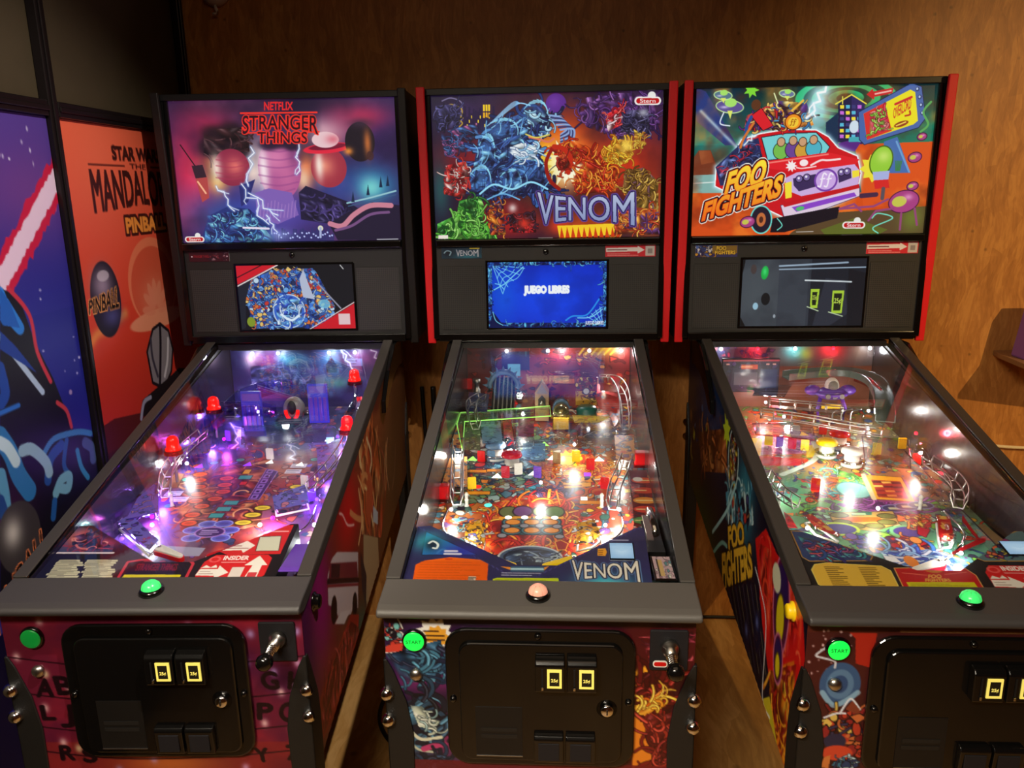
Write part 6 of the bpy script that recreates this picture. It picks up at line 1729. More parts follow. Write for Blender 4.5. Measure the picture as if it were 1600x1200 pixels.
def machine(name, label, pose, K):
    root = thing(name, label, 'pinball machine', (pose[0], pose[1], 0), pose[2], 'pinball machines in a row')
    # ---- cabinet
    prof = [(0.0, 0.52), (0.0, 0.872), (0.03, 0.884), (1.10, 1.150), (1.31, 1.150), (1.31, 0.69)]
    for sx in (-1, 1):
        p = MB().prism(prof, sx * 0.263, sx * 0.281, 'x').build('side_panel', M['black'], root)
        if sx in K['side']:
            def fn(y, z, sx=sx):
                return sx * 0.2818 + 0 * y, y, z
            sheet = K['side'][sx]
            grid_sheet('side_art', sheet, fn, M['print_gloss'], p, prof)
        # side rails and the mirror-like inner blades
        r = MB()
        r.prism([(0.06, gz(0.06) + 0.004), (1.10, gz(1.10) + 0.004), (1.10, gz(1.10) - 0.030), (0.06, gz(0.06) - 0.022)], sx * 0.2825, sx * 0.2872, 'x')
        r.prism([(0.06, gz(0.06) + 0.004), (1.10, gz(1.10) + 0.004), (1.10, gz(1.10) + 0.008), (0.06, gz(0.06) + 0.008)], sx * 0.2595, sx * 0.2872, 'x')
        r.build('side_rail', M[K['rail']], root, bevel=0.002)
        MB().prism([(0.05, pz(0.05) - 0.02), (1.19, pz(1.19) - 0.02), (1.19, 1.158), (0.05, gz(0.05) - 0.004)], sx * 0.2595, sx * 0.2628, 'x').build('inner_blade', M[K['blade']], root)
        # flipper button on the cabinet side
        q = MB().lathe([(0.019, 0), (0.019, 0.004), (0.0145, 0.006), (0.0145, 0.012), (0.012, 0.0145)], (0, 0, 0), 'x', 20, M=Matrix.Translation((sx * 0.281, 0.079, 0.853)) @ Matrix.Rotation(0 if sx > 0 else PI, 4, 'Z'))
        q.build('flipper_button', M[K['flip']], root)
        # swing arm of the head
        a = MB().prism([(0.835, 1.015), (0.868, 1.018), (0.92, 1.05), (1.0, 1.085), (1.1, 1.095), (1.16, 1.09), (1.16, 1.172), (1.04, 1.172), (0.93, 1.118), (0.84, 1.052)], sx * 0.2885, sx * 0.301, 'x')
        a.build('hinge_arm', M['black_gloss'], root, bevel=0.003)
        for fr in (True, False):
            leg(root, sx, fr)
    f = MB().box((0, 0.009, 0.696), (0.526, 0.018, 0.352)).build('front_panel', M['black'], root)
    grid_sheet('front_art', K['front'], lambda x, z: (x, -0.0003 + 0 * x, z), M['print_gloss'], f)
    MB().box((0, 1.301, 0.92), (0.526, 0.018, 0.46)).build('back_panel', M['black'], root)
    MB().prism([(0.018, 0.522), (0.018, 0.534), (1.292, 0.70), (1.292, 0.688)], -0.263, 0.263, 'x').build('cabinet_bottom', M['black'], root)
    b = MB().prism([(-0.028, 0.885), (-0.031, 0.892), (-0.027, 0.8995), (-0.012, 0.9045), (0.063, 0.9165), (0.063, 0.888), (0.0, 0.876)], -0.2875, 0.2875, 'x')
    b.build('lockdown_bar', M[K['bar']], root, bevel=0.005, seg=4)
    MB().prism([(0.056, gz(0.056) - 0.003), (1.115, gz(1.115) - 0.003), (1.115, gz(1.115) + 0.0015), (0.056, gz(0.056) + 0.0015)], -0.2592, 0.2592, 'x').build('playfield_glass', M['glass'], root)
    # ---- front fittings
    d = coin_door(root, True)
    s = MB().lathe([(0.0225, 0), (0.0225, 0.004), (0.0195, 0.007)], (-0.226, 0, 0.827), 'y', 24).build('start_button', M['black_gloss'], root)
    MB().lathe([(0.0188, 0.0), (0.0188, 0.008), (0.0165, 0.0095)], (-0.226, 0, 0.827), 'y', 24).build('button_cap', M[K['start']], s)
    if K['start'] == 'green_glow':
        word('button_lettering', 'START', 0.0098, M['ink_dark'], s, (-0.226, -0.0098, 0.827), (PI / 2, 0, 0))
    MB().lathe([(0.0125, 0), (0.0125, 0.003), (0.0105, 0.007), (0.006, 0.0098), (0.001, 0.0105)], (-0.226, 0, 0.756), 'y', 20).build('steel_button', M['steel'], root)
    pl = MB().prism(rrect(0.200, 0.268, 0.777, 0.857, 0.004), -0.005, 0, 'y').build('plunger_plate', M['dark_plastic'], root, bevel=0.0015)
    MB().lathe([(0.017, 0), (0.015, 0.010), (0.0105, 0.014), (0.0105, 0.03)], (0.235, -0.005, 0.824), 'y', 20).build('plunger_housing', M['steel'], pl)
    sp = [(0.235 + 0.0072 * math.cos(t * .9), -0.034 - t * 0.00082, 0.824 + 0.0072 * math.sin(t * .9)) for t in range(0, 36)]
    MB().tube(sp, 0.0013, 6).build('plunger_spring', M['chrome'], pl)
    MB().lathe([(0.005, 0.0), (0.005, 0.056)], (0.235, -0.02, 0.824), 'y', 12).build('plunger_rod', M['chrome'], pl)
    MB().lathe([(0.007, 0.0), (0.0135, 0.006), (0.0155, 0.014), (0.0135, 0.023), (0.007, 0.028)], (0.235, -0.066, 0.824), 'y', 20).build('plunger_knob', M['black_gloss'], pl)
    if K.get('plate_tag'):
        e = MB().prism(rrect(0.206, 0.232, 0.784, 0.797, 0.0055), -0.0062, -0.005, 'y').build('maker_tag', M['white_plastic'], pl)
        MB().prism(rrect(0.208, 0.230, 0.7865, 0.7945, 0.0038), -0.0068, -0.0062, 'y').build('tag_pill', M['red_plastic'], pl)
    # the lit button standing on the lockdown bar
    c0 = (0.0, 0.018, 0.9085)
    ab = MB().lathe([(0.0225, -0.004), (0.0225, 0.004), (0.019, 0.008)], c0, 'z', 28).build('action_button', M['black_gloss'], root)
    MB().lathe([(0.0175, 0.004), (0.0175, 0.009), (0.0155, 0.0155), (0.010, 0.0205), (0.0045, 0.0225), (0.0008, 0.0229)], c0, 'z', 28).build('button_dome', M[K['dome']], ab)
    for k in range(6):
        t = k * PI / 3
        MB().tube([(c0[0] + 0.0178 * math.cos(t), c0[1] + 0.0178 * math.sin(t), c0[2] + 0.008), (c0[0] + 0.0158 * math.cos(t), c0[1] + 0.0158 * math.sin(t), c0[2] + 0.0155), (c0[0] + 0.006 * math.cos(t), c0[1] + 0.006 * math.sin(t), c0[2] + 0.0226)], 0.0008, 5).build('dome_rib', M['clear'], ab)
    # ---- head
    side = [(1.104, 1.173), (1.069, 1.902), (1.31, 1.902), (1.31, 1.173)]
    hb = MB()
    for sx in (-1, 1):
        hb.prism(side, sx * 0.345, sx * 0.3635, 'x')
    hb.box((0, 1.195, 1.893), (0.69, 0.23, 0.018)).box((0, 1.205, 1.182), (0.69, 0.21, 0.018)).box((0, 1.30, 1.5375), (0.69, 0.018, 0.693))
    box = hb.build('backbox', M['black'], root, bevel=0.002)
    for sx in (-1, 1):
        MB().prism([(1.096, 1.166), (1.059, 1.905), (1.071, 1.905), (1.108, 1.166)], sx * 0.341, sx * 0.3655, 'x').build('edge_trim', M[K['trim']], box, bevel=0.003)
        MB().box((sx * 0.3365, 1.092, 1.5375), (0.0165, 0.014, 0.711)).build('side_bezel', M['black_gloss'], box, bevel=0.002)
    MB().box((0, 1.092, 1.896), (0.657, 0.014, 0.012)).build('top_bezel', M['black_tex'], box, bevel=0.002)
    MB().box((0, 1.088, 1.4695), (0.6565, 0.026, 0.021)).build('glass_channel', M['black_gloss'], box, bevel=0.003)
    MB().box((0, 1.09, 1.1865), (0.657, 0.02, 0.024)).build('bottom_bezel', M['black_gloss'], box, bevel=0.002)
    MB().box((0, 1.2, 1.1588), (0.52, 0.2, 0.017)).build('neck', M['black'], root)
    A = K['glass']
    bg = MB().box((0, 1.097, 1.6855), (0.657, 0.006, 0.409)).build('backglass', M['black'], root)
    grid_sheet('backglass_art', A, lambda x, y: (-0.3285 + 0.657 * x / 1000, 1.0938 + 0 * x, 1.890 - 0.409 * y / 622), M['backlit'], bg)
    sp = MB().box((0, 1.096, 1.328), (0.657, 0.012, 0.262)).build('speaker_panel', M[K['panel']], root)
    for sx in (-1, 1):
        MB().box((sx * 0.252, 1.0895, 1.305), (0.128, 0.003, 0.19)).build('speaker_grille', M['perf'], sp)
    dp = MB().box((0, 1.0895, 1.3134), (0.366, 0.004, 0.209)).build('display', M['black_gloss'], sp, bevel=0.001)
    grid_sheet('display_picture', K['screen'], lambda x, y: (-0.176 + 0.352 * x / 500, 1.0872 + 0 * x, 1.4115 - 0.196 * y / 280), M['screen'], dp)
    c = MB().lathe([(0.0085, 0), (0.0085, 0.004), (0.006, 0.006)], (-0.003, 1.09, 1.441), 'y', 18).build('camera_lens', M['black_gloss'], sp)
    for nm, art, x0, x1, z0, z1 in K['stickers']:
        k = MB().box(((x0 + x1) / 2, 1.0892, (z0 + z1) / 2), (x1 - x0, 0.0012, z1 - z0)).build(nm, M['white_plastic'], sp)
        grid_sheet('sticker_print', art, lambda x, y, a=art, x0=x0, x1=x1, z0=z0, z1=z1: (x0 + (x1 - x0) * x / a.x1, 1.0884 + 0 * x, z1 - (z1 - z0) * y / a.y1), M['print'], k)
    # ---- playfield, apron, back board
    pf = MB().prism([(0.066, pz(0.066) - 0.02), (1.188, pz(1.188) - 0.02), (1.188, pz(1.188) - 0.001), (0.066, pz(0.066) - 0.001)], -0.2592, 0.2592, 'x').build('playfield', M['tan'], root)
    grid_sheet('playfield_print', K['field'], lambda x, y: (x * .978, y, pz(y)), M['print_field'], pf)
    V = K.get('vee', [(-0.2585, 0.247), (-0.232, 0.25), (-0.045, 0.126), (0.035, 0.126), (0.196, 0.25), (0.212, 0.25), (0.212, 0.064), (-0.2585, 0.064)])
    bd = MB()
    n = len(V)
    bd.add([(x, y, az(y) - 0.0015) for x, y in V] + [(x, y, az(y) - 0.045) for x, y in V], [tuple(range(n)), tuple(range(2 * n - 1, n - 1, -1))] + [(i, (i + 1) % n, (i + 1) % n + n, i + n) for i in range(n)])
    ap = bd.build('apron', M['black'], root)
    grid_sheet('apron_print', K['apron'], lambda x, y: (x, y, az(y)), M['print'], ap, V)
    bb = MB().box((0, 1.1905, 1.045), (0.519, 0.004, 0.235)).build('back_board', M['black'], root)
    grid_sheet('back_board_print', K['board'], lambda x, z: (x * .985, 1.188 + 0 * x, z), M['print'], bb)
    return root


# ---------------------------------------------------------------- playfield furniture
def P3(x, y, h=0.0):
    return (x, y, pz(y) + h)


def bulb(root, p, kind='bulb', power=0.0, col=(1, 1, 1), r=0.005, name='light_bulb', size=0.008, drop=0.014):
    o = MB().ball((0, 0, 0), r, n=10).build(name, M[kind], root, loc=p)
    if power:
        lamp('bulb_glow', 'POINT', (0, 0, 0.0), power * (2.0 if kind != 'bulb' else 1.6), col, size, parent=o)
        o.visible_shadow = True
    return o


def post(root, x, y, h=0.032, m='clear', name='post'):
    z = pz(y)
    return MB().lathe([(0.006, 0), (0.004, 0.004), (0.004, h * .45), (0.0055, h * .5), (0.004, h * .55), (0.004, h - .004), (0.0055, h - .003), (0.005, h), (0.002, h + .004)], (x, y, z), 'z', 12).build(name, M[m], root)


def plate(root, pts, h, m, name, t=0.003, edge=None):
    """a cut plastic sheet standing h above the playfield"""
    pts = [(max(-.2575, min(.2575, x)), min(1.182, y)) for x, y in pts]
    n = len(pts)
    b = MB()
    b.add([(x, y, pz(y) + h + t) for x, y in pts] + [(x, y, pz(y) + h) for x, y in pts], [tuple(range(n)), tuple(range(2 * n - 1, n - 1, -1))] + [(i, (i + 1) % n, (i + 1) % n + n, i + n) for i in range(n)])
    o = b.build(name, M[m], root)
    if edge:
        MB().tube([(x, y, pz(y) + h + t / 2) for x, y in pts], t * .55, 6, closed=True).build('plate_edge', M[edge], o)
    return o


def inked_plate(root, pts, h, art, name, t=0.003, m='clear'):
    pts = [(max(-.257, min(.257, x)), min(1.18, y)) for x, y in pts]
    o = plate(root, pts, h, m, name, t)
    grid_sheet('plate_print', art, lambda x, y: (x, y, pz(y) + h + t + 0.0006), M['print_gloss'], o, pts)
    return o


def slingshot(root, pts, art, base='white_plastic', h=0.03):
    o = inked_plate(root, pts, h, art, 'slingshot')
    c = (sum(p[0] for p in pts) / len(pts), sum(p[1] for p in pts) / len(pts))
    for p in pts:
        q = (p[0] + (c[0] - p[0]) * .14, p[1] + (c[1] - p[1]) * .14)
        MB().lathe([(0.006, 0), (0.004, 0.004), (0.004, h), (0.0055, h + .004), (0.002, h + .009)], P3(*q), 'z', 12).build('post', M['clear'], o)
    MB().tube([P3(p[0] + (c[0] - p[0]) * .08, p[1] + (c[1] - p[1]) * .08, .016) for p in pts], 0.003, 6, closed=True).build('rubber_ring', M['white_rubber'], o)
    return o


def flipper(root, x, y, ang, m, ln=0.068):
    b = MB()
    T = Matrix.Translation(P3(x, y, 0.006)) @ Matrix.Rotation(math.atan(0.11), 4, 'X') @ Matrix.Rotation(ang, 4, 'Z')
    out = [(0.011 * math.cos(t), 0.011 * math.sin(t)) for t in np.linspace(PI / 2, 1.5 * PI, 9)] + [(ln + 0.006 * math.cos(t), 0.006 * math.sin(t)) for t in np.linspace(-PI / 2, PI / 2, 7)]
    b.prism(out, 0, 0.018, 'z', M=T)
    o = b.build('flipper', M[m], root, bevel=0.002)
    MB().prism([(px * 1.04 - .001, py * 1.22) for px, py in out], 0.003, 0.013, 'z', M=T).build('flipper_rubber', M['white_rubber' if m != 'white_plastic' else 'red_plastic'], o)
    MB().lathe([(0.005, 0.018), (0.004, 0.021)], (0, 0, 0), 'z', 12, M=T).build('flipper_pin', M['chrome'], o)
    return o


def bumper(root, x, y, cap, r=0.028, body='white_plastic'):
    o = MB().lathe([(r * .95, 0), (r * .95, .006), (r * .7, .008), (r * .7, .034), (r * .9, .036)], P3(x, y), 'z', 24).build('pop_bumper', M[body], root)
    MB().lathe([(r * 1.1, .012), (r * 1.15, .014), (r * 1.1, .016)], P3(x, y), 'z', 24).build('bumper_ring', M['chrome'], o)
    MB().lathe([(r, .036), (r * 1.02, .04), (r * .9, .047), (r * .5, .051), (.001, .052)], P3(x, y), 'z', 24).build('bumper_cap', M[cap], o)
    return o


def target(root, x, y, ang, m, w_=0.02, h=0.03):
    T = Matrix.Translation(P3(x, y)) @ Matrix.Rotation(ang, 4, 'Z')
    o = MB().prism(rrect(-w_ / 2, w_ / 2, 0.002, h, 0.003, 3), -0.002, 0.002, 'y', M=T).build('target', M[m], root)
    MB().box((0, 0.004, h * .4), (w_ * .5, 0.004, h * .6), M=T).build('target_bracket', M['steel'], o)
    return o


def rails(root, path, gap=0.026, r=0.0018, ribs=7, side=0.02, name='wire_ramp', m='wire'):
    """wireform: two floor wires, two guard wires and U-shaped ribs along a path of 3D points"""
    S = spline(path, 8)
    L, Rr, LU, RU = [], [], [], []
    for i, p in enumerate(S):
        d = (S[min(i + 1, len(S) - 1)] - S[max(i - 1, 0)]).normalized()
        q = Vector((d.y, -d.x, 0))
        q = q.normalized() if q.length > 1e-6 else Vector((1, 0, 0))
        L.append(p - q * gap / 2 * .6); Rr.append(p + q * gap / 2 * .6)
        LU.append(p - q * gap / 2 + Vector((0, 0, side))); RU.append(p + q * gap / 2 + Vector((0, 0, side)))
    b = MB()
    for w_ in (L, Rr, LU, RU):
        b.tube(w_, r, 6)
    n = len(S)
    for k in range(ribs):
        i = int(k * (n - 1) / (ribs - 1))
        b.tube([LU[i], (LU[i] * .3 + L[i] * .7), L[i] - Vector((0, 0, r)), Rr[i] - Vector((0, 0, r)), (RU[i] * .3 + Rr[i] * .7), RU[i]], r, 6)
    return b.build(name, M[m], root)


def chute(root, path, wd=0.05, wall=0.028, m='clear', name='clear_ramp', t=0.003, edge='clear'):
    """U-shaped moulded plastic ramp"""
    S = spline(path, 8)
    n = len(S)
    sec = [(-wd / 2, wall), (-wd / 2, 0), (wd / 2, 0), (wd / 2, wall), (wd / 2 - t, wall), (wd / 2 - t, t), (-wd / 2 + t, t), (-wd / 2 + t, wall)]
    vs, fs = [], []
    ea, eb = [], []
    for i, p in enumerate(S):
        d = (S[min(i + 1, n - 1)] - S[max(i - 1, 0)])
        q = Vector((d.y, -d.x, 0)).normalized()
        for a, h in sec:
            vs.append(p + q * a + Vector((0, 0, h)))
        ea.append(p - q * wd / 2 + Vector((0, 0, wall))); eb.append(p + q * wd / 2 + Vector((0, 0, wall)))
    k = len(sec)
    for i in range(n - 1):
        for j in range(k):
            fs.append((i * k + j, i * k + (j + 1) % k, i * k + k + (j + 1) % k, i * k + k + j))
    fs.append(tuple(range(k))); fs.append(tuple(range((n - 1) * k, n * k)))
    o = MB().add(vs, fs, 0, False).build(name, M[m], root)
    if edge:
        for e in (ea, eb):
            MB().tube(e, 0.0016, 5).build('ramp_edge', M[edge], o)
    return o


def flasher(root, x, y, h, m='red_dome', r=0.016, power=0.0, col=(1, .05, .03)):
    p = P3(x, y, h)
    o = MB().lathe([(r * 1.25, 0), (r * 1.25, .004), (r, .005), (r, r * 1.5), (r * .85, r * 2.0), (r * .4, r * 2.3), (.001, r * 2.35)], p, 'z', 20).build('flasher_dome', M[m], root)
    MB().cyl((p[0], p[1], p[2] - .012), r * 1.5, .012, 'z', 20).build('flasher_base', M['clear_red'], o)
    if h > .03:
        MB().cyl((p[0], p[1], pz(y)), .004, h - .012, 'z', 10).build('standoff', M['steel'], o)
    if power:
        lamp('flasher_glow', 'POINT', (p[0], p[1], p[2] + r), power, col, 0.02, parent=root)
    return o


def insert(root, x, y, m, kind='tri', s=0.013):
    pts = {'tri': [(-s, -s * .8), (s, -s * .8), (0, s * 1.2)], 'dot': [(s * math.cos(t), s * .9 * math.sin(t)) for t in np.linspace(0, 2 * PI, 13)[:-1]], 'box': [(-s, -s), (s, -s), (s, s), (-s, s)]}[kind]
    return plate(root, [(x + a, y + b) for a, b in pts], 0.0004, m, 'lit_insert', 0.0008)


def spot_lamp(root, p, aim):
    T = Matrix.Translation(p) @ (Vector(aim) - Vector(p)).to_track_quat('Z', 'Y').to_matrix().to_4x4()
    o = MB().lathe([(.004, -.02), (.008, -.016), (.011, 0), (.0095, -.001)], (0, 0, 0), 'z', 14, M=T).build('spot_lamp', M['chrome'], root)
    return o


def bit_art(pts, bg, pal, n, seed, sz=.018, edge=(20, 12, 16)):
    xs, ys = [p[0] for p in pts], [p[1] for p in pts]
    x0, x1, y0, y1 = min(xs) - .002, max(xs) + .002, min(ys) - .002, max(ys) + .002
    A = Art(x0, x1, y1, y0, max(20, int((x1 - x0) / .0016)), max(20, int((y1 - y0) / .0016)), bg)
    A.confetti(pts, pal, n, sz, seed, edge)
    return A


def common_furniture(root, K):
    """what every table has at its near end: lane guides, flipper-side wires, drain posts, trough cover"""
    for sx in (-1, 1):
        cx = -0.025
        rails_pts = [P3(cx + sx * 0.205, 0.50, .012), P3(cx + sx * 0.205, 0.40, .012), P3(cx + sx * 0.15, 0.325, .012), P3(cx + sx * 0.105, 0.285, .012)]
        MB().tube(spline(rails_pts, 6), 0.0026, 8).build('lane_guide', M['chrome'], root)
        post(root, cx + sx * 0.21, 0.52)
        post(root, cx + sx * 0.165, 0.53, m='white_rubber')
    MB().box((0.2135, 0.5, pz(0.5) + .008), (0.004, 0.62, 0.03), M=Matrix.Translation((0, .5, pz(.5))) @ Matrix.Rotation(math.atan(.11), 4, 'X') @ Matrix.Translation((0, -.5, -pz(.5)))).build('lane_wall', M['chrome'], root)


def led_row(root, xs, kinds, z, powers):
    bar = MB().box((0, 1.181, z + .012), (0.50, 0.010, 0.008)).build('lamp_bar', M['black'], root)
    for x, k, p in zip(xs, kinds, powers):
        c = {'bulb': (.92, .95, 1), 'bulb_red': (1, .08, .14), 'bulb_violet': (.35, .2, 1)}[k]
        o = MB().ball((0, 0, 0), .0058, n=10).build('strip_lamp', M[k], root, loc=(x, 1.172, z))
        if p:
            lamp('strip_glow', 'POINT', (0, -.012, -.004), p, c, .012, parent=o)


# ================================================================ the three machines
exec_order = []
scan = art_scan_sticker()

# ---- left machine: dark head, purple-red pictures
left = machine('pinball_machine', 'leftmost pinball machine, black-edged head, violet-lit playfield, crimson front with scrawled letters', (-0.7386, 1.2916, 0.02585), dict(
    side={1: art_side_red()}, front=art_front_letters(), glass=art_storm(), screen=art_screen_table(), field=art_field_storm(), apron=art_apron_dark(), board=art_board_storm(),
    rail='rail_dark', bar='bar_dark', blade='blade_dark', flip='black_gloss', start='green_dim', dome='green_dome', trim='black_trim', panel='black_tex',
    stickers=[('title_sticker', art_title_sticker(0), -0.314, -0.193, 1.425, 1.455)]))
common_furniture(left, None)
W = (.93, .95, 1)
VI = (.36, .16, 1)
led_row(left, (-.181, -.098, .066, .149), ['bulb'] * 4, 1.124, (.3, .3, .3, .3))
for x, y, h in ((-0.2314,0.9475,1.0142), (-.232, .661, 0), (0.1409,1.1785,1.0396), (0.2009,0.7871,0.9566)):
    flasher(left, max(x, -.232), y, .09, power=.2)
# two blue panelled doors and the grey dome with its red arch between them
for (x, y, h) in ((-0.1231,0.9642,0.9361), (0.0612,1.0218,0.9424)):
    T = Matrix.Translation(P3(x, y, .012))
    d = MB().box((0, 0, .062), (.062, .008, .124), M=T).build('toy_door', M['blue_plastic'], left, bevel=.002)
    for k in range(4):
        MB().box((-.021 + k * .014, -.0045, .045), (.0085, .003, .075), M=T).build('door_rib', M['purple_plastic'], d, bevel=.001)
    MB().box((0, -.0045, .106), (.052, .003, .022), M=T).build('door_header', M['purple_plastic'], d, bevel=.001)
x, y, h = (-0.0246,1.0551,0.9561)
dome = MB().ball(P3(x, y, .045), .034, n=20, sq=(1, .8, 1.15)).build('grey_dome', M['grey_plastic'], left)
MB().tube([(x + .019 * math.cos(t), y - .029, pz(y) + .048 + .03 * math.sin(t)) for t in np.linspace(PI, 2 * PI, 13)], .0055, 8).build('red_arch_lamp', M['red_dome'], dome)
MB().ball((x, y - .026, pz(y) + .056), .017, n=14, sq=(.8, .5, 1.3)).build('dark_hollow', M['dark_plastic'], dome)
MB().box((x, y - .01, pz(y) + .012), (.10, .06, .024)).build('machine_block', M['dark_plastic'], left, bevel=.003)
for sx in (-1, 1):
    MB().lathe([(.012, 0), (.016, .02), (.012, .045), (.004, .05)], P3(x + sx * .044, y - .02, .0), 'z', 14).build('clear_turret', M['clear'], left)
chute(left, [P3(-.19, .98, .06), P3(-.17, 1.06, .07), P3(-.11, 1.12, .075), P3(-.05, 1.14, .07)], .05, .035, 'clear_purple')
chute(left, [P3(-.225, .84, .05), P3(-.2, .93, .065), P3(-.12, .965, .065), P3(-.06, .96, .06)], .045, .03, 'clear_purple')
chute(left, [P3(.19, 1.08, .07), P3(.205, .98, .07), P3(.2, .86, .06)], .05, .035, 'clear')
rails(left, [P3(.2, .86, .06), P3(.205, .75, .05), P3(.19, .62, .045), P3(.165, .52, .04)], .03, .0017, 7)
rails(left, [P3(-.225, .84, .05), P3(-.235, .72, .05), P3(-.225, .6, .045), P3(-.19, .5, .04)], .03, .0017, 7)
plate(left, [(-0.1291,0.8812),(0.1191,0.8915),(0.1426,0.7647),(-0.0864,0.7551)], .06, 'clear', 'clear_cover', edge='clear')
vp = [(90, 60, 170), (150, 60, 140), (60, 70, 150), (206, 120, 150), (40, 30, 80)]
for q in ([(-0.3078,0.9193),(-0.237,0.9519),(-0.1774,0.7571),(-0.2305,0.7289)], [(0.1129,0.7805),(0.1642,0.8415),(0.2096,0.6097),(0.1739,0.5595)], [(-0.3023,0.4958),(-0.2473,0.5928),(-0.1738,0.4257),(-0.2365,0.3945)]):
    inked_plate(left, q, .035, bit_art(q, (120, 96, 210), [(140, 110, 230), (190, 100, 190), (100, 110, 220), (226, 150, 190), (70, 60, 130)], 26, 5), 'cover_plate')
for q in ([(-0.2585,0.3933),(-0.2407,0.4252),(-0.1238,0.3107),(-0.1255,0.2682)], [(0.0708,0.5106),(0.1355,0.5703),(0.1721,0.4741),(0.0972,0.4416)]):
    slingshot(left, q, bit_art(q, (110, 100, 200), vp, 14, 9))
ft = [(-0.1036,0.3052),(0.0505,0.327)]
flipper(left, -.118, .30, -.5, 'white_plastic'); flipper(left, .065, .30, PI + .5, 'red_plastic')
for p in ((-0.3002,1.2835), (-0.2723,1.1184)):
    pass
for (x, y), m in zip([(-0.2512,0.8719),(-0.1865,0.9192),(-0.1279,0.869),(-0.2462,0.5287),(-0.2202,0.4709),(0.1304,0.8629),(0.1576,0.5455),(0.1202,0.6206),(-0.3082,0.7374),(-0.0224,0.7896)], ['purple_plastic', 'purple_plastic', 'slate', 'red_plastic', 'purple_plastic', 'slate', 'purple_plastic', 'white_plastic', 'tan', 'white_plastic']):
    target(left, x, y, random.Random(int(x * 9999)).uniform(-.6, .6), m, .022, .034)
for x, y in [(-0.2774,0.9214),(-0.0985,0.8215),(-0.0431,0.7318),(0.0763,0.8642),(-0.2498,0.7362),(-0.2417,0.6274),(0.1364,0.7281),(0.0287,0.6223),(0.1299,0.4765),(-0.1826,0.4374),(-0.2573,0.4066),(-0.1854,0.335)]:
    post(left, x, y, .034)
for i, (p, k, e, c) in enumerate((((-0.2217,0.7072,0.9178), 'bulb', .35, W), ((0.1298,0.8573,0.9243), 'bulb', .22, W), ((-0.2227,0.874,0.9261), 'bulb_violet', .3, VI), ((-0.178,0.866,0.9353), 'bulb_magenta', .22, (.9, .1, .9)), ((0.1502,0.8742,0.9362), 'bulb_violet', .45, VI),
                          ((-0.1705,0.3546,0.869), 'bulb', .5, W), ((0.0747,0.3973,0.8737), 'bulb', .35, W), ((-0.2762,0.6008,0.8961), 'bulb_magenta', .2, (.9, .1, .9)), ((-0.2225,0.3403,0.8674), 'bulb_violet', .45, VI), ((-0.2251,0.5423,0.8997), 'bulb_violet', .45, VI), ((-0.1977,0.4392,0.8783), 'bulb_magenta', .16, (.9, .1, .9)), ((0.095,0.429,0.8772), 'bulb_magenta', .16, (.9, .1, .9)),
                          ((0.1832,0.499,0.8949), 'bulb_violet', .4, VI), ((0.1666,0.664,0.913), 'bulb_violet', .35, VI), ((-0.1807,0.4012,0.8741), 'bulb_cyan', .12, (.5, 1, .95)), ((-0.1979,1.0412,0.9545), 'bulb_violet', .3, VI), ((-0.2947,0.7899,0.9269), 'bulb_violet', .3, VI), ((0.2181,0.2974,0.8727), 'bulb', .25, W), ((0.2082,0.3772,0.8815), 'bulb', .2, W))):
    bulb(left, p, k, e, c)
for x, y in [(-0.2067,0.7525),(-0.1373,0.7626),(-0.0752,0.7613)]:
    insert(left, x, y, 'insert_violet', 'tri', .012)
for x, y in [(-0.0178,0.7746),(0.0711,0.7581)]:
    insert(left, x, y, 'insert_lit', 'tri', .011)
lm = MB().box((.237, .36, pz(.36) + .004), (.036, .24, .006)).build('shooter_lane', M['steel'], left)
MB().box((.237, .14, az(.14) - .002), (.04, .12, .004)).build('shooter_gauge', M['purple_plastic'], left, bevel=.002)

# ---- middle machine: red-edged head, fiery pictures, blue display
mid = machine('pinball_machine', 'middle pinball machine, red-edged head over a lit blue display, orange card on its apron', (-0.0224, 1.2857, -0.0162), dict(
    side={}, front=art_front_wave(), glass=art_fire_and_wave(), screen=art_screen_blue(), field=art_field_fire(), apron=art_apron_navy(), board=art_board_fire(),
    rail='rail_grey', bar='bar_grey', blade='blade', flip='black_gloss', start='green_glow', dome='rose_dome', trim='red_trim', panel='panel', plate_tag=True,
    stickers=[('title_sticker', art_title_sticker(1), -0.313, -0.193, 1.424, 1.457), ('scan_sticker', scan, 0.172, 0.318, 1.424, 1.457)]))
common_furniture(mid, None)
led_row(mid, (-.13, -.0, .044, .13, .229), ['bulb'] * 5, 1.126, (.12, 0, .5, 0, .5))
# arched dark tunnel, church tower, brass tube
x, y = -.135, 1.06
T = Matrix.Translation(P3(x, y, 0))
tun = MB()
tun.prism([(-.09, .02), (.05, .13), (.05, 0), (-.09, 0)], -.034, .034, 'x', M=T)
o = tun.build('tunnel_ramp', M['dark_plastic'], mid, bevel=.003)
for k in range(5):
    MB().tube([T @ Vector((-.026 + k * .013, -.09, .023)), T @ Vector((-.026 + k * .013, -.02, .08)), T @ Vector((-.026 + k * .013, .05, .133))], .0025, 6).build('ramp_ridge', M['grey_plastic'], o)
MB().tube([T @ Vector((.045 * math.cos(t), .03, .1 + .05 * math.sin(t))) for t in np.linspace(-.2, PI + .2, 17)], .009, 10).build('tunnel_arch', M['slate'], o)
for k in range(9):
    t = PI * (k + .5) / 9
    MB().lathe([(.006, 0), (.001, .016)], (0, 0, 0), 'z', 8, M=T @ Matrix.Translation((.05 * math.cos(t), .022, .1 + .055 * math.sin(t))) @ Matrix.Rotation(PI / 2 - t, 4, 'Y')).build('arch_spike', M['slate'], o)
x, y, h = (-0.017,1.0789,0.9487)
T = Matrix.Translation(P3(x, y, 0))
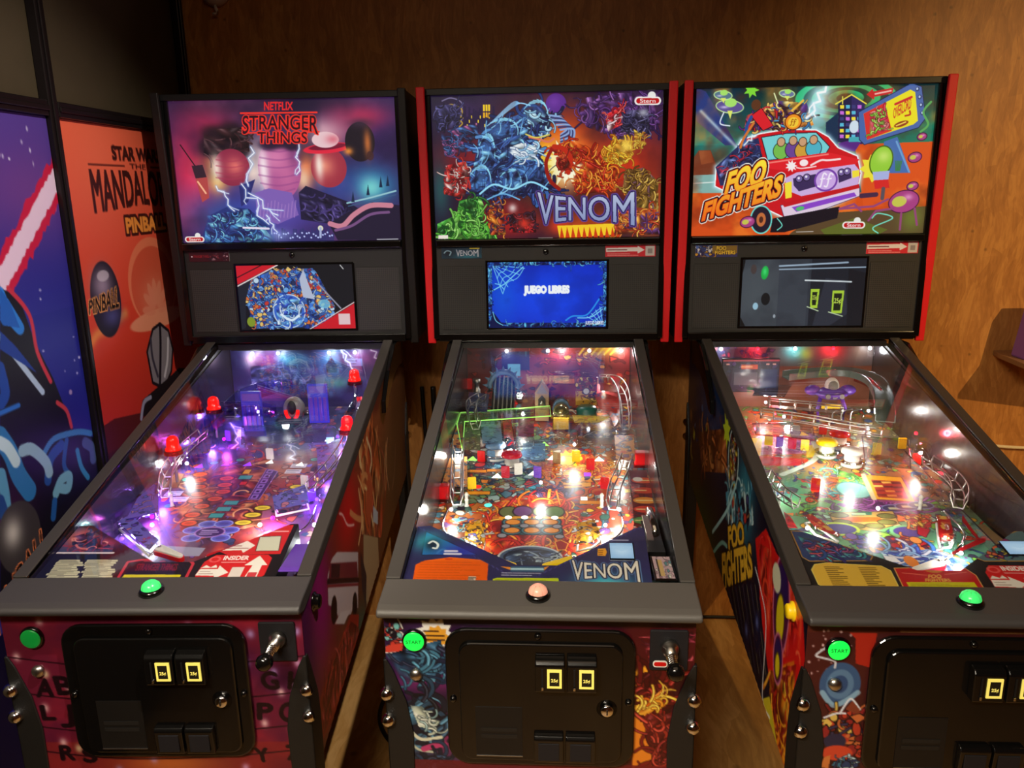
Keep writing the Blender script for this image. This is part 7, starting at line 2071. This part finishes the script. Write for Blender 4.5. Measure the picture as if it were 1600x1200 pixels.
o = MB().box((0, 0, .045), (.042, .04, .09), M=T).prism([(-.022, .09), (0, .125), (.022, .09)], -.021, .021, 'y', M=T).build('toy_tower', M['tan'], mid, bevel=.001)
MB().prism([(-.011, .05), (.011, .05), (.011, .07), (0, .082), (-.011, .07)], -.0225, -.0195, 'y', M=T).build('tower_opening', M['rubber'], o)
MB().lathe([(.007, .052), (.005, .062), (.002, .068)], (0, -.0225, 0), 'z', 10, M=T).build('tower_bell', M['steel'], o)
MB().prism([(-.017, .088), (0, .117), (.017, .088)], -.0225, -.0195, 'y', M=T).build('tower_gable', M['grey_plastic'], o)
MB().box((0, -.0215, .028), (.038, .003, .016), M=T).build('tower_band', M['gold'], o)
x, y, h = (0.0412,1.0432,0.9548)
o = MB().lathe([(.024, -.05), (.024, .02), (.02, .024)], P3(x, y, .04), '-y', 22).build('tube_scoop', M['brass_tube'], mid)
MB().lathe([(.0255, .0), (.0255, .035), (.022, .04)], P3(x, y + .02, .04), '-y', 22).build('tube_sleeve', M['slate'], o)
MB().box(P3(x, y - .03, .02), (.05, .05, .04)).build('tube_base', M['gold'], o, bevel=.003)
# upright picture panel with a coloured disc, and a teal drum below it
x, y, h = (0.1194,1.1188,0.9631)
T = Matrix.Translation(P3(x, y, .03))
A = Art(-.033, .033, .09, 0, 60, 80, (130, 36, 34)); A.rect(-.033, .045, .033, 0, (214, 160, 50)); A.confetti([(-.03, 0), (.03, 0), (.03, .09), (-.03, .09)], [(206, 90, 40), (240, 200, 90), (90, 30, 30), (60, 30, 40)], 30, .014, 3); A.ell(0, .045, .009, .009, (214, 214, 214), 0, 1, (.003, (60, 50, 50)))
o = MB().box((0, .002, .045), (.068, .003, .092), M=T).build('picture_panel', M['clear'], mid)
k = grid_sheet('panel_print', A, lambda a, b: (x + a, y - .0005 + 0 * a, pz(y) + .03 + b), M['print'], o)
MB().lathe([(.03, 0), (.033, .012), (.03, .024), (.033, .036), (.026, .044)], P3(x, y - .045, 0), 'z', 24).build('teal_drum', M['teal_plastic'], mid)
q = [(0.144,1.1223),(0.1696,1.1451),(0.2214,1.0888),(0.2081,0.9237),(0.1914,0.8671),(0.182,0.9629),(0.157,1.0034)]
inked_plate(mid, q, .06, bit_art(q, (206, 40, 30), [(50, 60, 150), (226, 50, 36), (80, 60, 160), (150, 30, 30)], 12, 3, .02), 'cover_plate')
rails(mid, [P3(.16, 1.13, .10), P3(.205, 1.12, .10), P3(.225, 1.06, .09), P3(.228, .96, .075), P3(.222, .86, .06)], .032, .0018, 7)
rails(mid, [P3(-.2, 1.06, .07), P3(-.225, 1.0, .07), P3(-.215, .92, .06), P3(-.2, .86, .06)], .03, .0018, 5)
rails(mid, [(-0.2407,0.7864,0.9415), (-0.2297,0.6859,0.9304), (-0.217,0.5691,0.9126), (-0.2064,0.4727,0.897)], .03, .0018, 6)
rails(mid, [(0.2122,0.6795,0.9347), (0.1948,0.6077,0.9218), (0.1716,0.5244,0.9077), (0.1617,0.4557,0.8951)], .03, .0018, 6)
chute(mid, [P3(.02, 1.12, .11), P3(.1, 1.145, .11), P3(.18, 1.12, .10)], .03, .02, 'clear')
plate(mid, [(-0.3356,0.9773),(0.0072,1.0312),(0.0116,0.9521),(-0.2371,0.9094),(-0.2204,0.7118),(-0.3196,0.8926)], .06, 'clear', 'clear_cover', edge='insert_green')
plate(mid, [(-0.1148,1.1419),(-0.0443,1.1535),(-0.0412,0.9375),(-0.032,0.771),(-0.0812,0.7535),(-0.1028,0.9373)], .05, 'clear', 'clear_cover', edge='clear')
plate(mid, [(0.0888,0.9233),(0.2,0.9432),(0.1929,0.7783),(0.0857,0.7605)], .05, 'clear', 'clear_cover', edge='clear')
for q, h, bg_, pal_, sd in (([(-0.25,1.1454),(-0.1841,1.1255),(-0.1781,0.9776),(-0.2383,0.9775)], .06, (40, 60, 110), [(60, 90, 150), (30, 40, 80), (110, 140, 180)], 21), ([(-0.1207,1.3584),(-0.0901,1.3581),(-0.0801,1.1402),(-0.1084,1.1403)], .08, (150, 200, 190), [(90, 170, 190), (226, 226, 170), (60, 120, 140)], 22),
                            ([(-0.1305,0.9588),(-0.095,0.9759),(-0.0824,0.8011),(-0.1133,0.8009)], .04, (190, 34, 30), [(220, 60, 40), (130, 20, 24), (236, 130, 60)], 23), ([(-0.0845,0.9683),(-0.0382,0.9684),(-0.0335,0.8234),(-0.0771,0.8231)], .05, (150, 60, 110), [(190, 90, 140), (110, 40, 80), (200, 60, 60)], 24),
                            ([(-0.1942,0.9341),(-0.1352,0.9343),(-0.1177,0.7781),(-0.173,0.7777)], .05, (110, 150, 180), [(140, 180, 206), (80, 120, 150), (60, 90, 120)], 25), ([(0.074,0.9772),(0.1853,0.969),(0.1503,0.9188),(0.0797,0.9218)], .05, (196, 176, 40), [(226, 206, 60), (150, 120, 30), (220, 90, 40)], 26),
                            ([(0.1632,1.2175),(0.2304,1.2063),(0.2152,1.0358),(0.1589,1.0454)], .1, (150, 30, 36), [(190, 40, 40), (110, 20, 30), (206, 150, 50)], 27), ([(0.0193,1.2186),(0.0842,1.2181),(0.0824,1.1039),(0.0202,1.1142)], .1, (190, 100, 40), [(226, 150, 60), (150, 60, 30)], 28),
                            ([(-0.2346,0.8847),(-0.1895,0.8849),(-0.175,0.7345),(-0.2233,0.7341)], .05, (90, 110, 80), [(120, 150, 90), (60, 80, 70), (170, 190, 140)], 29), ([(-0.0661,0.8468),(-0.0031,0.8473),(-0.001,0.7394),(-0.0672,0.7387)], .02, (70, 110, 150), [(110, 160, 200), (40, 60, 110), (160, 200, 220)], 30)):
    inked_plate(mid, q, h, bit_art(q, bg_, pal_, 16, sd, .016), 'cover_plate')
x, y = (-0.225,1.2205)
o = MB().lathe([(.012, 0), (.012, .02), (.008, .022), (.008, .04), (.013, .042), (.013, .055)], P3(min(x, .2), min(y, 1.15), .05), 'z', 18).build('motor_drum', M['steel'], mid)
MB().cyl(P3(min(x, .2), min(y, 1.15), 0), .008, .05, 'z', 12).build('drum_post', M['steel'], o)
x, y = (-0.1136,1.0662)
MB().tube([P3(x + .018 * math.cos(t), y + .018 * math.sin(t), .05 + .01 * math.sin(t * .5)) for t in np.linspace(.3, 5.6, 18)], .006, 8).build('red_ring', M['red_plastic'], mid)
warm = [(250, 170, 60), (226, 90, 40), (90, 60, 110), (230, 220, 200), (150, 30, 40), (80, 110, 140)]
for q, h in (([(-0.2951,0.9076),(-0.2452,0.9196),(-0.2212,0.7341),(-0.2673,0.7388)], .055), ([(0.1881,0.8205),(0.2407,0.8208),(0.2311,0.6609),(0.1828,0.6698)], .055), ([(-0.2748,0.7267),(-0.2112,0.7373),(-0.1916,0.5624),(-0.2568,0.5701)], .03)):
    inked_plate(mid, q, h, bit_art(q, (226, 150, 80), warm, 24, 7), 'cover_plate')
q = [(0.2135,0.6272),(0.2757,0.6304),(0.2662,0.5097),(0.254,0.355),(0.2015,0.354),(0.2091,0.4868)]
A = bit_art(q, (110, 26, 30), [(206, 60, 36), (240, 170, 60), (170, 40, 40), (60, 50, 80)], 10, 4, .02)
for i, p in enumerate([(0.242,0.5727),(0.2397,0.5206),(0.2375,0.471),(0.2349,0.4289),(0.2284,0.3786)]):
    A.ell(p[0], p[1], .028, .016, ((226, 90, 50), (206, 70, 40), (236, 150, 50), (220, 60, 40), (90, 150, 80))[i], 0, 1, (.003, (60, 12, 16))); A.scribble(p[0] - .02, p[1] + .006, p[0] + .02, p[1] - .006, 1, (250, 226, 160), i, .005)
p = (0.23,0.5785)
A.ell(p[0], p[1], .012, .012, (240, 236, 230))
inked_plate(mid, q, .045, A, 'cover_plate')
for (x, y), h in zip([(-0.2554,0.5622), (0.2521,0.7106), (-0.2633,1.1924)], (.022, .045, .075)):
    o = MB().box((x, y, pz(y) + h), (.038, .03, .034)).build('flasher_lens', M['red_lens'], mid, bevel=.004)
    MB().box((x, y, pz(y) + h - .02), (.042, .034, .006)).build('lens_base', M['clear_red'], o)
for q, sd in (([(-0.1762,0.3801),(-0.144,0.4032),(-0.1258,0.3307),(-0.1257,0.2895),(-0.1688,0.3159)], 3), ([(0.0787,0.3923),(0.1172,0.4079),(0.1294,0.3427),(0.1099,0.3146),(0.0733,0.3004)], 4)):
    slingshot(mid, q, bit_art(q, (246, 180, 50), [(250, 200, 60), (70, 80, 150), (240, 120, 30), (226, 236, 245), (40, 30, 50)], 16, sd))
flipper(mid, -.118, .268, -.42, 'yellow_plastic', .066); flipper(mid, .068, .268, PI + .42, 'yellow_plastic', .066)
bumper(mid, *(-0.1385,0.7944), 'slate'); bumper(mid, *(-0.0907,0.7355), 'red_lens'); bumper(mid, *(-0.1913,0.8566), 'clear')
for (x, y), m in zip([(-0.1766,0.7739),(-0.1501,0.7741),(-0.1042,0.6789),(-0.0715,0.6978),(0.0297,0.7661),(0.0819,0.7766),(0.1194,0.7283),(-0.0202,0.68),(0.152,0.6202),(-0.1862,0.6153),(0.2043,0.7293),(-0.2536,0.8243)], ['red_plastic', 'slate', 'red_plastic', 'white_plastic', 'tan', 'yellow_plastic', 'red_plastic', 'purple_plastic', 'red_plastic', 'yellow_plastic', 'white_plastic', 'slate']):
    target(mid, x, y, random.Random(int(x * 9999)).uniform(-.5, .5), m, .022, .034)
for x, y in [(-0.2491,0.9805),(-0.1849,0.9115),(-0.1274,0.8897),(-0.0528,0.8685),(0.0199,0.8799),(0.0881,0.8697),(0.1824,0.7876),(0.2058,0.6383),(-0.2033,0.6962),(-0.241,0.5636),(0.2099,0.5383),(0.1813,0.7009),(-0.1057,0.9121)]:
    post(mid, x, y, .04)
for x, y in [(-0.1275,0.6908),(-0.0315,0.7077),(0.0175,0.8012),(0.1453,0.7954)]:
    insert(mid, x, y, 'insert_lit', 'tri', .014)
for x, y in [(-0.2039,0.7948),(-0.0073,0.8928)]:
    insert(mid, x, y, 'insert_green', 'tri', .014)
for x, y in [(-0.0842,0.4746),(-0.0452,0.4753),(-0.0111,0.4759),(0.0262,0.4755)]:
    insert(mid, x, y, 'insert_lit', 'dot', .0085)
insert(mid, *(0.1106,0.7028), 'insert_violet', 'box', .009); insert(mid, *(0.0982,0.5704), 'insert_lit', 'box', .008); insert(mid, *(-0.1731,0.6295), 'insert_red', 'dot', .01); insert(mid, *(-0.1376,0.5336), 'insert_cyan', 'dot', .01); insert(mid, *(0.1476,0.6524), 'insert_red', 'dot', .011)
for p, e in (((-0.1556,0.3317,0.8765), .5), ((0.1048,0.3322,0.8765), .5), ((-0.235,0.7281,0.9301), .25), ((0.1975,0.6783,0.9246), .25), ((0.1421,0.4083,0.8749), .22), ((-0.0993,0.7782,0.9456), .35), ((0.0775,0.7795,0.9457), .35), ((-0.2178,0.4557,0.8901), .25), ((0.1771,0.4623,0.8909), .25), ((-0.0728,1.003,0.9703), .35), ((-0.2296,1.2275,1.005), .25), ((0.1753,1.1642,0.9981), .3), ((-0.0089,0.5753,0.9133), .3)):
    bulb(mid, p, 'bulb', e * 1.3, (1, .95, .86), .0045)
for p in ((-0.0842,1.0383,1.0142), (-0.0979,0.7637,0.954)):
    spot_lamp(mid, p, P3(.0, .6, 0))
sl = MB().box((.236, .32, pz(.32) + .03), (.036, .2, .05)).build('shooter_lane', M['black'], mid)
MB().lathe([(.009, 0), (.009, .12), (.006, .125)], (.236, .25, az(.25) - .012), '-y', 16).build('plunger_tube', M['chrome'], sl)
MB().box((.222, .27, az(.27) - .012), (.012, .12, .003)).build('steel_strip', M['steel'], sl)
A = Art(0, 1, 0, 1, 40, 60, (200, 170, 180)); A.confetti([(0, 0), (1, 0), (1, 1), (0, 1)], [(230, 190, 200), (150, 110, 130), (90, 150, 160), (240, 236, 230)], 20, .2, 3); A.rect(.2, .15, .5, .9, (206, 170, 110)); A.rect(.18, .1, .26, .9, (30, 30, 30))
g = MB().box((.237, .125, az(.125) - .003), (.044, .1, .004)).build('shooter_gauge', M['black_gloss'], mid, bevel=.002)
grid_sheet('gauge_print', A, lambda u, v: (.22 + .034 * u, .17 - .09 * v, az(.125) - .0004 + 0 * u), M['print'], g)

# ---- right machine: red-edged head, desert pictures
right = machine('pinball_machine', 'rightmost pinball machine, its side panel painted with red flames and yellow lettering', (0.7322, 1.2727, -0.0096), dict(
    side={-1: art_side_band()}, front=art_front_disc(), glass=art_desert_van(), screen=art_screen_dark(), field=art_field_desert(), apron=art_apron_black(), board=art_board_sky(),
    rail='rail_dark', bar='bar_dark', blade='blade_dark', flip='yellow_plastic', start='green_glow', dome='green_dome', trim='red_trim', panel='panel',
    stickers=[('title_sticker', art_title_sticker(2), -0.315, -0.193, 1.42, 1.455), ('scan_sticker', scan, 0.172, 0.318, 1.424, 1.457)]))
common_furniture(right, None)
led_row(right, (-.21, -.098, .016, .131, .241), ['bulb', 'bulb_red', 'bulb', 'bulb_red', 'bulb'], 1.13, (.2, .2, .2, .2, .2))
# plum robot-like pod on two legs, with a clear dome
x, y, h = (0.1013,1.0736,0.9481)
T = Matrix.Translation(P3(x, y, 0))
o = MB().ball((0, 0, .085), .04, n=24, M=T, sq=(1.1, .8, .5)).build('toy_pod', M['purple_plastic'], right)
MB().tube([T @ Vector((.043 * math.cos(t), .033 * math.sin(t), .085)) for t in np.linspace(0, 2 * PI, 25)[:-1]], .006, 8, closed=True).build('pod_rim', M['purple_plastic'], o)
MB().ball((0, .0, .106), .021, n=18, M=T, sq=(1, .9, 1.3)).build('pod_dome', M['white_plastic'], o)
MB().ball((0, -.008, .108), .016, n=14, M=T, sq=(1, .9, 1.2)).build('pod_window', M['grey_plastic'], o)
for k in (-1, 0, 1):
    MB().cyl((0, 0, 0), .0075, .006, 'z', 14, M=T @ Matrix.Translation((k * .02, -.031, .083)) @ Matrix.Rotation(PI / 2, 4, 'X')).build('pod_gauge', M['grey_plastic'], o)
for sx in (-1, 1):
    MB().tube([T @ Vector((sx * .03, 0, .075)), T @ Vector((sx * .04, -.012, .04)), T @ Vector((sx * .036, -.01, .0))], .006, 8).build('pod_leg', M['purple_plastic'], o)
    MB().ball((sx * .052, .01, .092), .02, n=14, M=T, sq=(1.2, .9, .8)).build('pod_arm', M['purple_plastic'], o)
b = MB().box((0, .004, .03), (.064, .02, .05), M=T).build('pod_block', M['clear'], right, bevel=.004)
MB().box((0, -.0066, .045), (.056, .002, .012), M=T).build('block_strip', M['yellow_plastic'], b)
# the tall dark block with lit slots at the far left, smoked cover in front of it
x, y = -.125, 1.13
A = Art(-.085, .085, .1, 0, 110, 66, (44, 34, 66))
A.confetti([(-.08, 0), (.08, 0), (.08, .1), (-.08, .1)], [(60, 50, 110), (36, 30, 50), (90, 60, 130), (30, 40, 80)], 30, .022, 3); A.lines([(-.085, .097), (.085, .097)], .006, (190, 70, 90)); A.rect(-.03, .085, .02, .07, (206, 80, 50)); A.scribble(-.028, .083, .018, .072, 1, (250, 170, 110), 4, .006); A.rect(-.05, .06, .02, .02, (90, 90, 110)); A.rect(.03, .07, .08, .01, (34, 50, 100))
for k in (-.07, .05, .07):
    A.rect(k - .005, .088, k + .005, .083, (250, 190, 190))
o = MB().box((x, y + .01, pz(y) + .12), (.172, .014, .105)).build('city_panel', M['dark_plastic'], right)
grid_sheet('panel_print', A, lambda a, b: (x + a, y + .0025 + 0 * a, pz(y) + .07 + b), M['print_gloss'], o)
plate(right, [(-0.0885,1.2684),(0.0161,1.2798),(-0.0346,1.0816),(-0.1247,1.0931)], .07, 'clear_smoke', 'smoked_cover', edge='clear')
# broad smoked ramp sweeping down the right side
chute(right, [P3(-.02, 1.13, .11), P3(.09, 1.145, .115), P3(.17, 1.13, .12), P3(.215, 1.06, .12), P3(.20, .95, .118), P3(.172, .86, .115), P3(.148, .79, .11)], .05, .02, 'smoked_band', 'smoked_ramp')
chute(right, [P3(.2, 1.14, .10), P3(.225, 1.08, .10), P3(.23, 1.0, .095)], .03, .03, 'clear_red', 'red_ramp')
rails(right, [(-0.1562,1.2605,1.0087), (-0.105,1.3067,1.0237), (-0.0612,1.3321,1.0265), (-0.0118,1.2928,1.0222)], .03, .0018, 6)
rails(right, [P3(-.14, .93, .07), P3(-.03, .9, .065), P3(.07, .86, .06), P3(.16, .83, .055)], .03, .0018, 8)
rails(right, [P3(-.1, 1.0, .075), P3(.0, .985, .07), P3(.1, .97, .065)], .026, .0018, 6)
for k in range(3):
    MB().tube(spline([P3(.06 + k * .025, .93, .06), P3(.075 + k * .025, .965, .07), P3(.11 + k * .025, .985, .07)], 6), .002, 6).build('curved_wire', M['wire'], right)
rails(right, [(0.2053,0.6585,0.9374), (0.2223,0.5799,0.9288), (0.2135,0.5068,0.9207), (0.1848,0.448,0.9093)], .034, .0019, 6)
rails(right, [(-0.2088,0.5966,0.9256), (-0.2023,0.5039,0.9154), (-0.1745,0.4535,0.9049)], .03, .0018, 6)
plate(right, [(-0.1675,0.9098),(0.0013,0.9226),(-0.0258,0.7997),(-0.1749,0.8351)], .055, 'clear', 'clear_cover', edge='clear_red')
plate(right, [(0.1007,0.8121),(0.214,0.7888),(0.1484,0.6174),(0.0472,0.6368)], .06, 'clear', 'clear_cover', edge='clear')
plate(right, [(0.2949,0.7776),(0.2821,0.5106),(0.2371,0.5015),(0.2251,0.6303)], .03, 'clear_smoke', 'smoked_cover')
q = [(0.2969,0.8114),(0.3045,0.7555),(0.3099,0.6517),(0.3088,0.6224),(0.2983,0.7023),(0.277,0.7554)]
inked_plate(right, q, .03, bit_art(q, (206, 90, 50), [(226, 120, 60), (150, 50, 50), (240, 160, 80)], 10, 5), 'cover_plate')
rp = [(206, 24, 36), (226, 60, 50), (240, 190, 90), (150, 14, 26)]
for q, sd in (([(-0.158,0.4374),(-0.1406,0.4445),(-0.1224,0.3942),(-0.1063,0.3528),(-0.1132,0.3465),(-0.1496,0.3808)], 3), ([(0.1362,0.441),(0.1616,0.4345),(0.1343,0.3532),(0.118,0.3315),(0.0929,0.3281)], 5)):
    slingshot(right, q, bit_art(q, (196, 24, 36), rp, 9, sd, .016, (240, 190, 90)))
for q in ([(0.2047,0.4637),(0.1974,0.4165),(0.1923,0.3622),(0.2067,0.3624),(0.1975,0.3469),(0.1056,0.295),(0.1065,0.3037),(0.1844,0.3559),(0.1902,0.4363)], [(-0.1937,0.4729),(-0.1856,0.452),(-0.1836,0.3982),(-0.2061,0.4012)]):
    inked_plate(right, q, .02, bit_art(q, (190, 24, 34), rp, 6, 8, .014), 'cover_plate')
flipper(right, -.118, .272, -.42, 'white_plastic', .066); flipper(right, .068, .272, PI + .42, 'white_plastic', .066)
bumper(right, *(0.0128,0.8201), 'yellow_plastic'); bumper(right, *(0.0612,0.765), 'white_plastic'); bumper(right, *(0.0656,0.8784), 'red_lens')
for (x, y), m in zip([(-0.1243,0.8898),(-0.0975,0.8779),(-0.0661,0.8661),(-0.035,0.8545),(-0.0322,0.952),(0.0481,0.9649),(0.1049,0.8092),(0.1515,0.8321),(0.2326,0.8671),(0.2293,0.766),(0.2856,0.8326),(-0.0758,0.6221)], ['yellow_plastic', 'purple_plastic', 'red_plastic', 'yellow_plastic', 'white_plastic', 'red_plastic', 'white_plastic', 'yellow_plastic', 'yellow_plastic', 'red_plastic', 'white_plastic', 'red_plastic']):
    target(right, x, y, random.Random(int(x * 9999)).uniform(-.5, .5), m, .022, .034)
for x, y in [(-0.0627,0.7751),(0.0251,0.9395),(-0.1309,0.7318),(-0.0645,0.89),(0.1741,1.0039),(0.2464,0.9779),(0.2911,0.891),(0.1971,0.6059),(0.2078,0.5344),(-0.1378,0.7968),(0.1042,0.8905),(-0.0069,0.6713)]:
    post(right, x, y, .04)
for x, y in [(0.1903,0.5365),(0.2013,0.5221),(0.2291,0.537),(0.1279,0.3741),(0.2555,0.5228),(-0.1235,0.5184),(0.1385,0.362),(0.1465,0.338)]:
    post(right, x, y, .045)
for x, y in [(-0.0037,0.9712),(0.2445,0.8909)]:
    insert(right, x, y, 'yellow_plastic', 'tri', .014)
insert(right, *(-0.0752,0.6241), 'insert_red', 'dot', .011)
for x, y in [(0.1451,0.8343),(0.1291,0.8037),(0.1151,0.7783)]:
    insert(right, x, y, 'yellow_plastic', 'dot', .008)
x, y, h = (0.2379,0.7549,0.943)
o = MB().lathe([(.02, 0), (.024, .02), (.02, .05), (.01, .06)], P3(x, y, .01), 'z', 18).build('lit_turret', M['clear'], right)
for p, k, e in (((-0.0216,0.7374,0.9411), 'bulb', .4), ((0.0287,0.6631,0.9329), 'bulb', .45), ((0.2217,0.7329,0.9406), 'bulb', .35), ((-0.1659,0.3871,0.8826), 'bulb', .35), ((0.1137,0.3498,0.8785), 'bulb', .3), ((0.1282,0.307,0.8638), 'bulb', .25), ((0.0773,0.2553,0.8681), 'bulb', .3), ((-0.085,1.0917,0.9801), 'bulb', .3), ((-0.0607,0.9787,0.9677), 'bulb', .35), ((-0.0803,1.0036,0.9704), 'bulb_red', .3), ((0.185,0.9974,0.9797), 'bulb', .3), ((0.1369,0.8695,0.9656), 'bulb', .3), ((-0.1804,0.5696,0.9127), 'bulb', .25), ((0.2198,0.7652,0.9842), 'bulb_red', .3), ((0.0129,0.4589,0.9005), 'bulb', .35)):
    bulb(right, p, k, e, (1, .08, .12) if k == 'bulb_red' else (1, .96, .88), .0045)
MB().box((.237, .40, pz(.4) + .004), (.036, .3, .006)).build('shooter_lane', M['tan'], right)
A = art_small_screen()
q = [(0.1652,0.2103),(0.2203,0.211),(0.1986,0.1707),(0.1504,0.1701)]
x0, x1, y0, y1 = .152, .2, .165, .215
for rt, (x0, x1, y0, y1) in ((mid, ((0.1362,0.1426) + (0.1853,0.1946))), (right, ((0.1447,0.17) + (0.2071,0.2133)))):
    x0, y0, x1, y1 = x0, x1, y0, y1
    x1 = min(x1, .208)
    b = MB()
    b.add([(x0, y0, az(y0) + .001), (x1, y0, az(y0) + .001), (x1, y1, az(y1) + .001), (x0, y1, az(y1) + .001), (x0, y0, az(y0) + .003), (x1, y0, az(y0) + .003), (x1, y1, az(y1) + .003), (x0, y1, az(y1) + .003)], [(0, 3, 2, 1), (4, 5, 6, 7), (0, 1, 5, 4), (1, 2, 6, 5), (2, 3, 7, 6), (3, 0, 4, 7)])
    o = b.build('apron_screen', M['black_gloss'], rt)
    grid_sheet('screen_picture', A, lambda u, v, x0=x0, x1=x1, y0=y0, y1=y1: (x0 + (x1 - x0) * (.04 + .92 * u / 100), y1 + (y0 - y1) * (.04 + .92 * v / 100), az(y1 + (y0 - y1) * (.04 + .92 * v / 100)) + .0036), M['screen'], o)

# ================================================================ posters on the partition
for art, lab, nm in ((art_star_poster(), 'blue starry poster with a red and white beam, nearest the camera on the partition', 'poster'), (art_orange_poster(), 'orange poster with black title lettering, partly behind the left machine', 'poster')):
    y0, y1 = art.x0, art.x1
    o = MB().box((-1.2235, (y0 + y1) / 2, (art.y0 + art.y1) / 2), (.011, y1 - y0, art.y0 - art.y1)).build(nm, M['white_plastic'])
    tag(o, lab, 'poster', 'posters in the partition frame')
    grid_sheet('poster_print', art, lambda y, z: (-1.2174 + 0 * y, y, z), M['poster'], o)

# ================================================================ cables, shelf, lamp holder
def cable(pts, r, m, label, name='power_cable', group=None):
    return tag(MB().tube(spline(pts, 10), r, 8).build(name, M[m]), label, 'cable', group)


cable([(-.462, 2.785, .93), (-.458, 2.782, .8), (-.448, 2.775, .62), (-.442, 2.77, .3), (-.445, 2.765, .06), (-.45, 2.74, .009), (-.46, 2.66, .009)], .007, 'cord_black', 'black cable hanging down the wall between the left and middle machines', group='cables behind the machines')
cable([(-.422, 2.785, .93), (-.418, 2.783, .76), (-.410, 2.78, .56), (-.408, 2.775, .3), (-.40, 2.77, .05), (-.385, 2.72, .011), (-.375, 2.65, .011)], .009, 'cord_black', 'thicker black cable beside the hanging one, left of the middle machine', group='cables behind the machines')
cable([(.362, 2.785, .84), (.366, 2.78, .7), (.358, 2.775, .5), (.365, 2.77, .3), (.37, 2.755, .05), (.385, 2.72, .02), (.40, 2.66, .02)], [.006 + .012 * min(1, i / 20) for i in range(61)], 'cord_black', 'thick black cable bundle on the wall right of the middle machine', 'cable_bundle', 'cables behind the machines')
cable([(.33, 2.785, .014), (.5, 2.783, .012), (.62, 2.785, .012), (.72, 2.78, .012), (.8, 2.76, .011)], .006, 'cord_black', 'black cable lying along the foot of the wall between the middle and right machines', group='cables behind the machines')
lp = [(-0.6569,2.4188),(-0.6518,2.2758),(-0.6505,2.2095),(-0.6047,2.1474),(-0.5378,2.1185),(-0.5037,2.1496)]
lq = [(-0.5942,2.4973),(-0.6247,2.3749),(-0.6428,2.3104),(-0.5992,2.26),(-0.5432,2.2445)]
cable([(-.50, 2.36, .009), (-.545, 2.25, .009), (-.53, 2.13, .009), (-.46, 2.03, .009), (-.36, 2.0, .009), (-.3, 2.06, .009)], .007, 'cord_black', 'black cable looped on the floor between the left and middle machines', group='cables on the floor')
cable([(-.33, 2.42, .009), (-.43, 2.33, .009), (-.5, 2.2, .024), (-.42, 2.16, .024), (-.3, 2.2, .009)], .005, 'cord_black', 'thin black cable crossing the looped one on the floor', group='cables on the floor')
cable([(1.50, 2.79, .705), (1.58, 2.79, .70), (1.68, 2.79, .692), (1.82, 2.79, .69), (2.1, 2.79, .70)], .006, 'cord_white', 'white cable strung along the back wall below the shelf')
sh = MB().prism([(1.552, 2.799), (1.55, 2.785)] + [(1.5411,2.7418),(1.5315,2.5735)] + [(2.2, 2.45), (2.2, 2.799)], 1.03, 1.047, 'z').build('wall_shelf', M['wood_shelf'], bevel=.002)
tag(sh, 'small wooden shelf on the back wall at the right edge of the picture', 'shelf')
st = thing('display_stand', 'violet plastic stand with a pale label on the wooden shelf', 'stand', (1.635, 2.67, 1.0475))
MB().prism([(-.075, 0), (.075, 0), (.06, .2), (-.045, .2)], -.04, .04, 'y').build('stand_body', M['stand_violet'], st, bevel=.006)
MB().box((.012, -.043, .06), (.10, .004, .05)).build('stand_label', M['white_plastic'], st)
hl = thing('lamp_holder', 'white plastic lamp holder with a small hook high on the back wall', 'lamp holder', (-1.087, 2.80, 2.24))
MB().lathe([(.05, 0), (.05, .012), (.042, .03), (.02, .045), (.001, .047)], (0, 0, .03), 'y', 24).build('holder_cap', M['socket'], hl)
MB().tube([(.0, -.02, -.018), (.006, -.022, -.034), (.004, -.022, -.044), (-.008, -.022, -.044)], .005, 8).build('holder_hook', M['socket'], hl)
